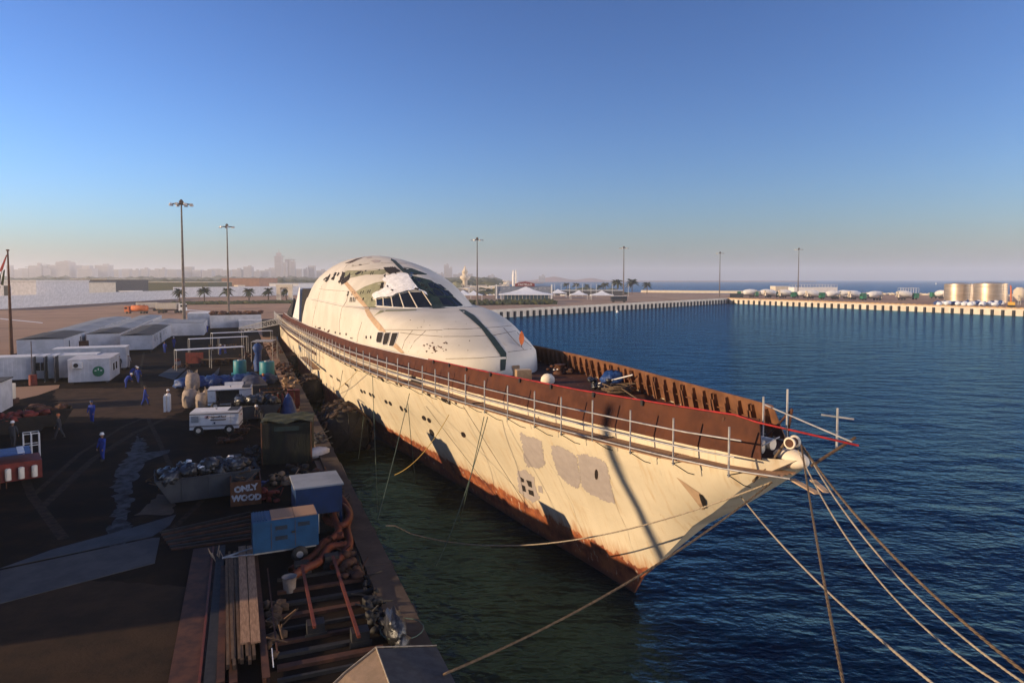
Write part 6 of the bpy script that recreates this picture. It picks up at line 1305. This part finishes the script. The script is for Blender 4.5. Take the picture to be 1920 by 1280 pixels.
beam('short row of dark timbers left of the plank bundle', P(428, 1068), P(425, 1290), .24, .2, 'rust', 2, .08); beam('thin bar right of the plank bundle', P(502, 1080), P(520, 1240), .05, .06, 'rust', z=.3); beam('thin white bar lying near the tent', P(510, 1232), P(513, 1268), .03, .03, 'sheet', z=.3)
beam('left raised rusty rail pointing towards the tent', P(566, 1062, .7), P(590, 1178, .5), .11, .11, 'orange', prof='I', grp='two raised rusty rails'); beam('right raised rusty rail ending on a dark block', P(624, 1045, .7), P(673, 1196, .5), .11, .11, 'orange', prof='I', grp='two raised rusty rails')
for q, l_ in (((675, 1205), 'dark block under the right raised rail'), ((592, 1190), 'dark block under the left raised rail'), ((622, 1060), 'block under the far end of the right raised rail'), ((566, 1075), 'block under the far end of the left raised rail')):
    o = thing('support_block', l_, 'block', P(*q), A0, 'blocks under the rails'); b = MB(); b.box((0, 0, .25), (.6, .5, .5)); b.box((0, -.26, .1), (.75, .06, .2)); b.build('block', M['black'], o)
for i in range(9):
    t = i / 8; a_ = P(520, 1090 + t * 190); c_ = a_ + Vector((UD.x, UD.y, 0)) * (3.0 + .4 * (i % 3))
    beam('dark sleeper lying across the rail bay, number counted from the tub outwards' if False else ['sleeper across the rail bay just behind the tub', 'second cross sleeper from the tub', 'third cross sleeper from the tub', 'cross sleeper halfway to the tent', 'cross sleeper past the middle of the bay', 'cross sleeper level with the raised rail ends', 'cross sleeper beside the black bundle', 'cross sleeper beside the tent peak', 'cross sleeper at the lower picture edge'][i], a_, c_, .12 + .05 * (i % 4), .12, 'rust' if i % 2 else 'black', grp='sleepers across the rail bay', name='sleeper')
for i in range(8):
    a_ = P(405, 965 + i * 8.5); c_ = P(575, 925 + i * 8.5); o = None
    beam(['uppermost', 'second', 'third', 'fourth', 'fifth', 'sixth', 'seventh', 'lowest'][i] + ' of the dark bars stacked in front of the heaped skip', P(300 + 3 * i, 1000 + i * 4.5), P(470, 962 + i * 7), .12, .1, 'rust' if i % 2 else 'black', grp='dark bars in front of the skip')
o = thing('crossed_sticks', 'small tangle of orange sticks at the generator tow bar', 'debris', P(408, 1050)); b = MB(); [b.tube([(rq.uniform(-.4, .4), rq.uniform(-.3, .3), 0), (rq.uniform(-.3, .3), rq.uniform(-.3, .3), rq.uniform(.2, .7))], .025, 4) for _ in range(9)]; b.build('stick', M['tan'], o)
# ground plates, stains, sunlit patches painted as brown sheets
for poly, l_, nm, mt in (([(0, 1066), (100, 1030), (240, 992), (330, 965), (318, 985), (285, 1006)], 'pale worn steel plate, upper one of two at lower left', 'steel_plate', 'plate'), ([(0, 1070), (285, 1009), (300, 1008), (290, 1056), (0, 1132)], 'dark blue grey steel plate, lower one of two at lower left', 'steel_plate', 'roofg'),
                      ([(296, 704), (324, 688), (350, 690), (326, 712)], 'grey steel sheet lying left of the turquoise tanks', 'steel_plate', 'plate'), ([(331, 712), (352, 692), (362, 696), (355, 710)], 'small grey sheet beside the first one', 'steel_plate', 'plate'), ([(390, 712), (412, 688), (410, 700), (396, 716)], 'narrow pale sheet in front of the benches', 'steel_plate', 'plate')):
    pts = [P(*q) for q in poly]; c_ = sum(pts, Vector()) / len(pts); o = thing(nm, l_, 'plate', c_); b = MB(); b.prism([(q.x - c_.x, q.y - c_.y) for q in pts], .006, .03); b.build('plate', M[mt], o)
def ground_patch(poly, m, z, amp=.12, name='water_stain', seed=1):
    r = random.Random(seed); pts = [P(*q).xy for q in poly]; out = []
    for i in range(len(pts)):
        a, c = pts[i - 1], pts[i]; k = max(1, int((c - a).length / .4)); out += [tuple(a.lerp(c, j / k) + Vector((r.uniform(-amp, amp), r.uniform(-amp, amp)))) for j in range(k)]
    sheet(name, out, z, m)
ground_patch([(262, 812), (275, 840), (268, 870), (250, 905), (246, 940), (243, 985), (213, 985), (218, 945), (210, 905), (226, 870), (245, 840)], M['wet'], .010, .22); ground_patch([(262, 850), (320, 843), (316, 849), (270, 866)], M['wet'], .014, .05); ground_patch([(200, 985), (246, 985), (225, 1060), (205, 1075)], M['wet'], .014, .1, seed=4)
ground_patch([(100, 729), (330, 725), (345, 770), (300, 785), (110, 780)], mat('sunlit_ground', (.060, .036, .022), (.04, .025, .016), .6, .95, spec=.08), .009, .3, 'sunlit_patch'); ground_patch([(-20, 1085), (190, 1088), (350, 1100), (345, 1300), (-40, 1300)], mat('sunlit_ground_near', (.040, .024, .014), (.026, .017, .011), .8, .95, bump=.015, bscale=8, spec=.08), .009, .1, 'sunlit_patch'); ground_patch([(255, 965), (300, 925), (330, 935), (322, 965)], M['concrete'], .011, .1, 'sunlit_patch')  # brown sheets paint in the sunlit parts of the yard ground
# litter heaps along the quay edge
def litter(px, py, n_, L, w, h, m, label, nm='scrap_heap', cat_='scrap', s=.22):
    o = thing(nm, label, cat_, P(px, py), A0); b = MB()
    for i in range(n_):
        if i % 3: b.blob((rq.uniform(-w, w), rq.uniform(-L, L), rq.uniform(.05, h)), (s * rq.uniform(.6, 1.5), s * rq.uniform(.6, 1.5), s * rq.uniform(.4, 1)), .35, 1, i)
        else:
            q = Vector((rq.uniform(-w, w), rq.uniform(-L, L), rq.uniform(.05, h))); b.tube([q, q + Vector((rq.uniform(-.7, .7), rq.uniform(-.7, .7), rq.uniform(-.1, .5)))], .03, 4)
    b.build('debris', M[m], o, kind='stuff')
TM = mat('tyre_track_dust', (.035, .025, .018), (.012, .010, .009), 3, .95, spec=.08)
for k_, tr in enumerate(([(60, 930), (150, 850), (230, 800), (300, 770)], [(80, 950), (175, 860), (250, 812), (320, 780)], [(330, 900), (300, 830), (280, 790), (262, 700), (270, 660)], [(120, 1010), (60, 930), (40, 880)], [(200, 1040), (330, 985), (420, 900), (450, 850)])):
    c_ = [P(*q).xy for q in tr]; L_ = []; Rr = []
    for i, q in enumerate(c_):
        t = (c_[min(i + 1, len(c_) - 1)] - c_[max(i - 1, 0)]).normalized(); nn_ = Vector((-t.y, t.x)) * (.16 + .08 * (k_ % 2)); L_.append(tuple(q + nn_)); Rr.append(tuple(q - nn_))
    sheet('tyre_track', L_ + Rr[::-1], .0065 + .0008 * k_, TM)
for q in ((452, 812, 20, .8, .6, .5, 'rust', 'rusty pipe fittings lying right of the compressor'), (560, 890, 26, .8, .7, .6, 'black', 'black pumps and hoses between shelter and blue container'), (600, 905, 22, .9, .4, .6, 'rust', 'coiled wire and rods at the kerb by the blue container'), (655, 1060, 30, 1.6, .4, .35, 'rust', 'rods and rusty offcuts beside the ducts'),
          (705, 1165, 26, 1.2, .3, .4, 'black', 'dark chain and bag heap at the kerb by the bundle'), (520, 1180, 24, 1.8, .3, .3, 'wood', 'broken timber between the plank bundle and the rails'), (455, 790, 14, .5, .5, .4, 'canvas2', 'grey rubbish at the compressor tow bar'), (340, 690, 18, .5, 1.0, .6, 'rust', 'small parts on the ground under the nearest awning'),
          (470, 672, 40, 1.5, 2.0, 1.0, 'rust', 'rusty machine parts under the striped roof'), (425, 655, 30, 1.0, 3.0, 1.0, 'wood', 'timber and boxes behind the work benches'), (500, 690, 24, 1.2, 1.0, .7, 'card', 'pale scraps between the draped post and the right tank'), (545, 725, 30, 2.4, .8, .8, 'card', 'pale timber offcuts at the kerb beside the turquoise tank')):
    litter(q[0], q[1], q[2], q[3], q[4], q[5], q[6], q[7])
# black bundle, tent
o = thing('black_bundle', 'shiny black plastic bundle with a hose loop at the quay edge', 'bundle', P(740, 1205), A0); b = MB(); b.blob((0, 0, .6), (.35, .75, .55), .22, 3, 31); b.blob((.1, -.7, .3), (.3, .3, .3), .25, 2, 32); b.build('plastic', M['blackbag'], o); b = MB(); b.tube([(.3 + .75 * math.cos(t * .4), .2 + .75 * math.sin(t * .4), .35) for t in range(16)], .02, 5, closed=True); b.build('hose_loop', M['wire'], o)
apex = P(705, 1215, 2.3); o = thing('tent', 'tan and dark grey canvas tent cut by the lower picture edge', 'tent', (apex.x, apex.y, 0), A0)
b = MB(); b.add([(0, 0, 2.3), (1.75, 0.1, 1.95), (1.75, -3.2, 1.95), (0, -3.2, 2.35)], [(0, 3, 2, 1)]); b.add([(1.75, .1, 1.95), (1.75, -3.2, 1.95), (1.8, -3.2, .1), (1.8, .1, .1)], [(0, 1, 2, 3)]); b.build('dark_sheet', M['canvas2'], o)
b = MB(); b.add([(-.01, 0, 2.3), (-.01, -3.2, 2.35), (-2.6, -3.2, 1.0), (-1.9, -.9, 1.55), (-.9, -.4, 2.0)], [(0, 4, 3, 2, 1)]); b.add([(-2.6, -3.2, 1.0), (-1.9, -.9, 1.55), (-2.0, -.9, 0), (-2.7, -3.2, 0)], [(0, 1, 2, 3)]); b.build('tan_sheet', M['canvas'], o)
b = MB(); b.tube([(0, 0, 2.34), (-.9, -.4, 2.04), (-1.9, -.9, 1.59), (-2.6, -3.2, 1.05)], .02, 5); b.tube([(0, 0, 2.34), (1.75, .1, 1.99)], .02, 5); b.tube([(0, 0, 2.34), (0, -3.2, 2.39)], .02, 5); b.build('edge_rope', M['ropew'], o); b = MB(); [b.tube([q, (q[0], q[1], 0)], .04, 5) for q in ((0, .02, 2.3), (1.7, .1, 1.9), (-1.9, -.85, 1.5))]; b.build('pole', M['steel'], o)
# left edge red machine with blue canopy, white cage
o = thing('red_trailer', 'red work trailer with a bright blue canopy cut by the left edge', 'trailer', P(22, 905), A0 + .3); b = MB(); b.box((0, 0, .9), (3.0, 2.2, 1.1)); b.build('body', M['dred'], o); b = MB(); b.box((-.3, .2, 1.9), (2.6, 2.0, .08)); b.build('canopy', M['tarp'], o); b = MB(); b.box((.5, .2, 1.95), (.35, 2.0, .04)); b.build('canopy_stripe', M['sheet'], o)
for x in (-.2, .45, 1.1): b = MB(); b.lathe([(.16, .5), (.16, 1.15), (.1, 1.2)], 10, Matrix.Translation((x, -1.28, 0))); b.build('gas_bottle', M['cream'], o)
b = MB(); [b.tube([(-1.5 + .3 * i, -1.2, 0), (-1.5 + .3 * i, -1.2, .9)], .03, 4) for i in range(5)]; b.build('grille_bar', M['rust'], o)
o = thing('wire_cage', 'white tubular cage standing behind the blue canopy', 'cage', P(60, 862), A0 + .3); b = MB()
for x in (-.45, 0, .45):
    for y in (-.4, .4): b.tube([(x, y, 0), (x, y, 1.9)], .035, 5)
for z in (.3, 1.1, 1.9): b.tube([(-.45, -.4, z), (.45, -.4, z), (.45, .4, z), (-.45, .4, z)], .03, 4, closed=True)
b.build('bars', M['white'], o)
litter(535, 700, 60, 6, 1.0, 1.0, 'rust', 'rusty scrap along the quay edge right of the turquoise tanks'); litter(512, 660, 60, 9, 1.2, 1.2, 'rust', 'rusty scrap and timber under the far scaffold'); litter(522, 742, 34, 2, 1.5, .9, 'black', 'black gear piled behind the gas cylinders')
litter(480, 865, 34, .9, .5, .9, 'canvas2', 'grey cloth and pipes heaped left of the dark shelter'); litter(530, 905, 24, .6, .9, .5, 'card', 'cardboard and rubbish behind the blue container'); litter(480, 925, 20, .8, .7, .6, 'tarp', 'blue plastic heap right of the wood bin'); litter(508, 935, 16, .6, .5, .6, 'dred', 'red striped rubbish right of the blue plastic heap')
litter(632, 925, 30, 2.5, .35, .4, 'black', 'tangled cables beside the blue container', s=.15); litter(600, 830, 26, 2.0, .4, .4, 'canvas2', 'grey ropes and bags at the quay edge by the white sack', s=.18); litter(430, 830, 16, .5, .8, .35, 'rust', 'low rusty pallet of parts in front of the compressor'); litter(690, 1110, 26, 2.2, .3, .3, 'black', 'dark hoses lying near the kerb', s=.12)
for L_, m_, l_ in (([(672, 1030), (676, 1060), (700, 1085), (716, 1110), (714, 1150), (722, 1190)], 'wirey', 'pale yellow cable winding along the kerb'), ([(598, 940), (570, 955), (565, 985), (572, 1000)], 'ropew', 'thin pale hose arching beside the generator'), ([(640, 870), (655, 905), (662, 930)], 'ropew', 'loose pale rope near the blue box corner'), ([(660, 1000), (672, 1040), (680, 1075)], 'seam', 'dark cable beside the orange ducts')):
    pts = [P(x, y, .04) for x, y in L_]; o = thing('ground_cable', l_, 'cable', pts[0]); b = MB(); b.tube([q - pts[0] for q in pts], .025, 5); b.build('cable', M[m_], o)
# ------------------------------------------------------------ fenders between quay and ship
def fender(u, r, L, label):
    vq = 10.4 - (u - 35) * .03; c = SM @ Vector((u, vq - r - .1, -1.9 + .4)); o = thing('ship_fender', label, 'fender', c, SHIP_RZ, 'big floating fenders')
    b = MB(); Ry = Matrix.Rotation(R(90), 4, 'Y'); b.lathe([(.1, -L / 2 - .9), (r * .55, -L / 2 - .6), (r * .88, -L / 2 - .1), (r, -L / 2 + .5), (r, L / 2 - .5), (r * .88, L / 2 + .1), (r * .5, L / 2 + .6), (.1, L / 2 + .9)], 22, Ry); b.build('body', M['black'], o)
    t0 = None; n_ = 11
    for k in range(5):
        for j in range(n_):
            a = 6.283 * (j + .5 * (k % 2)) / n_; x = -L / 2 + .1 + k * (L - .2) / 4
            Mx = Matrix.Rotation(-a, 4, 'X') @ Matrix.Translation((x, 0, r + .08))
            if t0 is None: b = MB(); b.tube([(.36 * math.cos(t * .524), .36 * math.sin(t * .524), 0) for t in range(12)], .13, 7, closed=True); t0 = b.build('tyre', mat('dusty_tyre', (.075, .045, .03), (.03, .02, .015), 3, .9), o); t0.matrix_local = Mx
            else: inst(t0, o, M=Mx)
    for j in range(n_):
        a = 6.283 * j / n_; b = MB() if j == 0 else None
        if j == 0: b.tube([(-L / 2 - .9, 0, .1), (-L / 2 - .4, 0, r * .85), (-L / 2 + .4, 0, r + .06), (L / 2 - .4, 0, r + .06), (L / 2 + .4, 0, r * .85), (L / 2 + .9, 0, .1)], .04, 4); c0 = b.build('chain', M['black'], o)
        else: inst(c0, o, M=Matrix.Rotation(a, 4, 'X'))
fender(36.5, 2.15, 5.2, 'nearest big round fender wrapped in old tyres'); fender(62, 1.5, 4.5, 'second fender in the shade further along the hull'); fender(92, 1.3, 4.5, 'farthest fender near the stern')
# ------------------------------------------------------------ people
def person(label, loc, rz, pose='walk', top='overall', helmet='white', hscale=1.08, seed=0):
    r = random.Random(seed); sw = {'walk': .28, 'stand': .07, 'bend': .1}[pose]; lean = {'walk': .04, 'stand': 0, 'bend': .55}[pose]
    hip = .93 if pose != 'bend' else .86
    pv = (0, 0, hip); ch = (lean * .6, 0, hip + .42 - (.1 if lean > .3 else 0)); nk = (lean, 0, hip + .56 - (.2 if lean > .3 else 0)); J = [pv, (lean * .3, 0, hip + .2), ch, nk]; Rd = [.16, .14, .17, .075]; E = [(0, 1), (1, 2), (2, 3)]
    for s in (-1, 1):
        b0 = len(J); st = sw * s; ar = -st * .9 if pose == 'walk' else .08
        J += [(0, .1 * s, hip - .06), (st * .5 + .03, .11 * s, .50), (st - .02, .12 * s, .11)]; Rd += [.12, .085, .065]; E += [(0, b0), (b0, b0 + 1), (b0 + 1, b0 + 2)]
        sx = ch[0] + .02; sz = ch[2] + .06; a0 = len(J)
        if pose == 'bend': el, wr = (sx + .18, .24 * s, sz - .26), (sx + .32, .12 * s, sz - .45)
        else: el, wr = (sx + ar * .4, .27 * s, sz - .29), (sx + ar * .8 + .1, .25 * s, sz - .54)
        J += [(sx, .19 * s, sz), el, wr]; Rd += [.085, .062, .045]; E += [(2, a0), (a0, a0 + 1), (a0 + 1, a0 + 2)]
    me = bpy.data.meshes.new('sk'); me.from_pydata(J, E, []); ob = bpy.data.objects.new('sk', me); COL.objects.link(ob)
    sk = ob.modifiers.new('s', 'SKIN'); ss = ob.modifiers.new('u', 'SUBSURF'); ss.levels = 1; ss.render_levels = 1
    for i, v in enumerate(me.skin_vertices[0].data): v.radius = (Rd[i], Rd[i] * (1.0 if i > 2 else 1.15)); v.use_root = (i == 0)
    dg = bpy.context.evaluated_depsgraph_get(); dg.update(); bm_ = bpy.data.meshes.new_from_object(ob.evaluated_get(dg)); bpy.data.objects.remove(ob)
    bm_.materials.clear(); bm_.materials.append(M[top]); bm_.polygons.foreach_set('use_smooth', [True] * len(bm_.polygons))
    o = thing('person', label, 'person', loc, rz); o.scale = (hscale,) * 3; c = bpy.data.objects.new('body', bm_); COL.objects.link(c); c.parent = o
    hx, hz = nk[0] + (.12 if lean > .3 else .01), nk[2] + .17
    b = MB(); b.lathe([(.05, -.13), (.07, -.1), (.085, -.02), (.09, .06), (.07, .12), (.01, .14)], 12, Matrix.Translation((hx, 0, hz))); b.blob((hx + .09, 0, hz - .01), (.02, .015, .025), 0, 1); b.tube([(nk[0], 0, nk[2] - .05), (hx, 0, hz - .08)], .05, 8); [b.blob((hx, s * .09, hz), (.015, .012, .03), 0, 1) for s in (-1, 1)]; b.build('head', M['skin'], o)
    b = MB(); [b.blob((hx + .082, s * .035, hz + .03), (.01, .013, .009), 0, 1) for s in (-1, 1)]; b.box((hx + .083, 0, hz - .06), (.01, .045, .01)); b.build('face_marks', M['black'], o)
    hm_ = {'white': 'white', 'blue': 'blue', 'orange': 'orangep', 'black': 'black'}[helmet]
    b = MB(); b.lathe([(.15, .05), (.115, .07), (.12, .12), (.09, .18), (.01, .2)], 14, Matrix.Translation((hx, 0, hz))); b.build('helmet', M[hm_], o)
    for i in (7, 13) if False else (0, 1):
        s = (-1, 1)[i]; w = J[4 + 6 * i + 5]; b = MB(); b.blob((w[0] + .02, w[1], w[2] - .07), (.03, .022, .05), .05, 1)
        for f in range(4): b.tube([(w[0] + .035 - .018 * f, w[1], w[2] - .1), (w[0] + .045 - .018 * f, w[1] - s * .008, w[2] - .145), (w[0] + .04 - .018 * f, w[1] - s * .02, w[2] - (.165, .175, .172, .16)[f])], .009, 4)
        b.tube([(w[0] + .03, w[1] - s * .01, w[2] - .06), (w[0] + .065, w[1] - s * .025, w[2] - .1)], .011, 4); b.build('hand', M['skin'], o)
        f_ = J[4 + 6 * i + 2]; b = MB(); b.blob((f_[0] + .06, f_[1], .05), (.14, .055, .055), .0, 2); b.build('boot', M['black'], o)
    return o
T = lambda d: R(d)
PPL = [(193, 864, 250, 'stand', 'overall', 'white', 'worker in blue overalls and white helmet standing in front of the spilled water'), (173, 793, 265, 'stand', 'overall', 'blue', 'worker in blue overalls and blue helmet beside the dark skips'), (272, 760, 20, 'walk', 'overall', 'black', 'worker in blue overalls striding to the right in the lit yard'),
       (112, 822, 200, 'walk', 'darkcloth', 'orange', 'worker in dark reflective clothing and orange helmet near the dark skips'), (25, 838, 90, 'stand', 'darkcloth', 'white', 'worker in dark clothing and white helmet at the left edge'), (236, 728, 60, 'bend', 'overall', 'white', 'stooping worker with a white helmet, nearest of the group by the cabin'), (245, 712, 60, 'bend', 'overall', 'white', 'bending worker behind the stooping one'), (259, 718, 100, 'walk', 'overall', 'white', 'worker in blue at the right of the group by the cabin'),
       (224, 694, 120, 'stand', 'darkcloth', 'black', 'dark dressed person at the left of the three by the cabin corner'), (230, 692, 90, 'stand', 'darkcloth', 'white', 'dark dressed person in the middle of the three by the cabin corner'), (241, 690, 80, 'stand', 'grey', 'white', 'grey dressed person at the right of the three by the cabin corner'),
       (316, 768, 180, 'stand', 'sheet', 'white', 'person in a pale shirt beside the narrow white rack'), (494, 733, 270, 'stand', 'overall', 'orange', 'worker in blue overalls between the grey cover and the gas cylinders'), (487, 782, 300, 'stand', 'darkcloth', 'orange', 'worker in an orange helmet left of the dark shelter'), (492, 792, 250, 'bend', 'darkcloth', 'white', 'worker in a white helmet left of the dark shelter'),
       (309, 662, 90, 'stand', 'overall', 'black', 'worker in blue beside the grey roofed cabins'), (326, 652, 90, 'stand', 'overall', 'white', 'worker in blue on the road past the cabins'), (388, 624, 90, 'stand', 'overall', 'white', 'worker in blue beside the scrap topped container'), (413, 666, 20, 'bend', 'overall', 'white', 'left worker bending over the benches'), (423, 664, 200, 'bend', 'overall', 'white', 'right worker bending over the benches')]
for i, (px, py, rz, ps, tp, hl, l_) in enumerate(PPL): person(l_, P(px, py), R(rz), ps, tp, hl, seed=i)
# ------------------------------------------------------------ unseen at left: store and container added for quay shade, mast for bow shadow
SA = Vector((.955, .30)).normalized(); NA = Vector((-.30, .955)).normalized()
def place(n_, s): q = NA * n_ + SA * s; return Vector((q.x, q.y, 0))
a_, c_ = place(29.5, -18), place(66, -31); L_ = (c_ - a_).length; o = thing('shade_caster_store', 'unseen long store added beyond the left edge to shade the quay', 'building', (a_ + c_) / 2, math.atan2((c_ - a_).y, (c_ - a_).x)); b = MB(); b.box((0, 3.5, 3.1), (L_, 7, 6.2)); b.build('walls', M['whitec'], o); b = MB(); b.box((0, 3.5, 6.3), (L_ + .6, 7.6, .25)); b.build('roof', M['roofg'], o)
a_ = place(15, -11); o = thing('shade_caster_container', 'unseen container added beyond the left edge to shade the near quay', 'container', a_, A0); b = MB(); b.box((0, 0, 1.4), (2.5, 12, 2.8)); b.build('walls', M['dred'], o)
q = hit(BH, 1195, 950)
if q: q = q[0] - Vector((SA.x, SA.y, 0)) * 60; o = thing('shadow_caster_mast', 'unseen mast beyond the left edge, set to throw the shadow on the bow', 'crane', (q.x, q.y, 0)); b = MB(); b.tube([(0, 0, 0), (0, 0, 21.0)], .3, 8); b.build('mast', M['steel'], o); b = MB(); b.tube([(0, 0, 20.5), (-9, -3, 20.5)], .2, 6); b.build('jib', M['steel'], o)
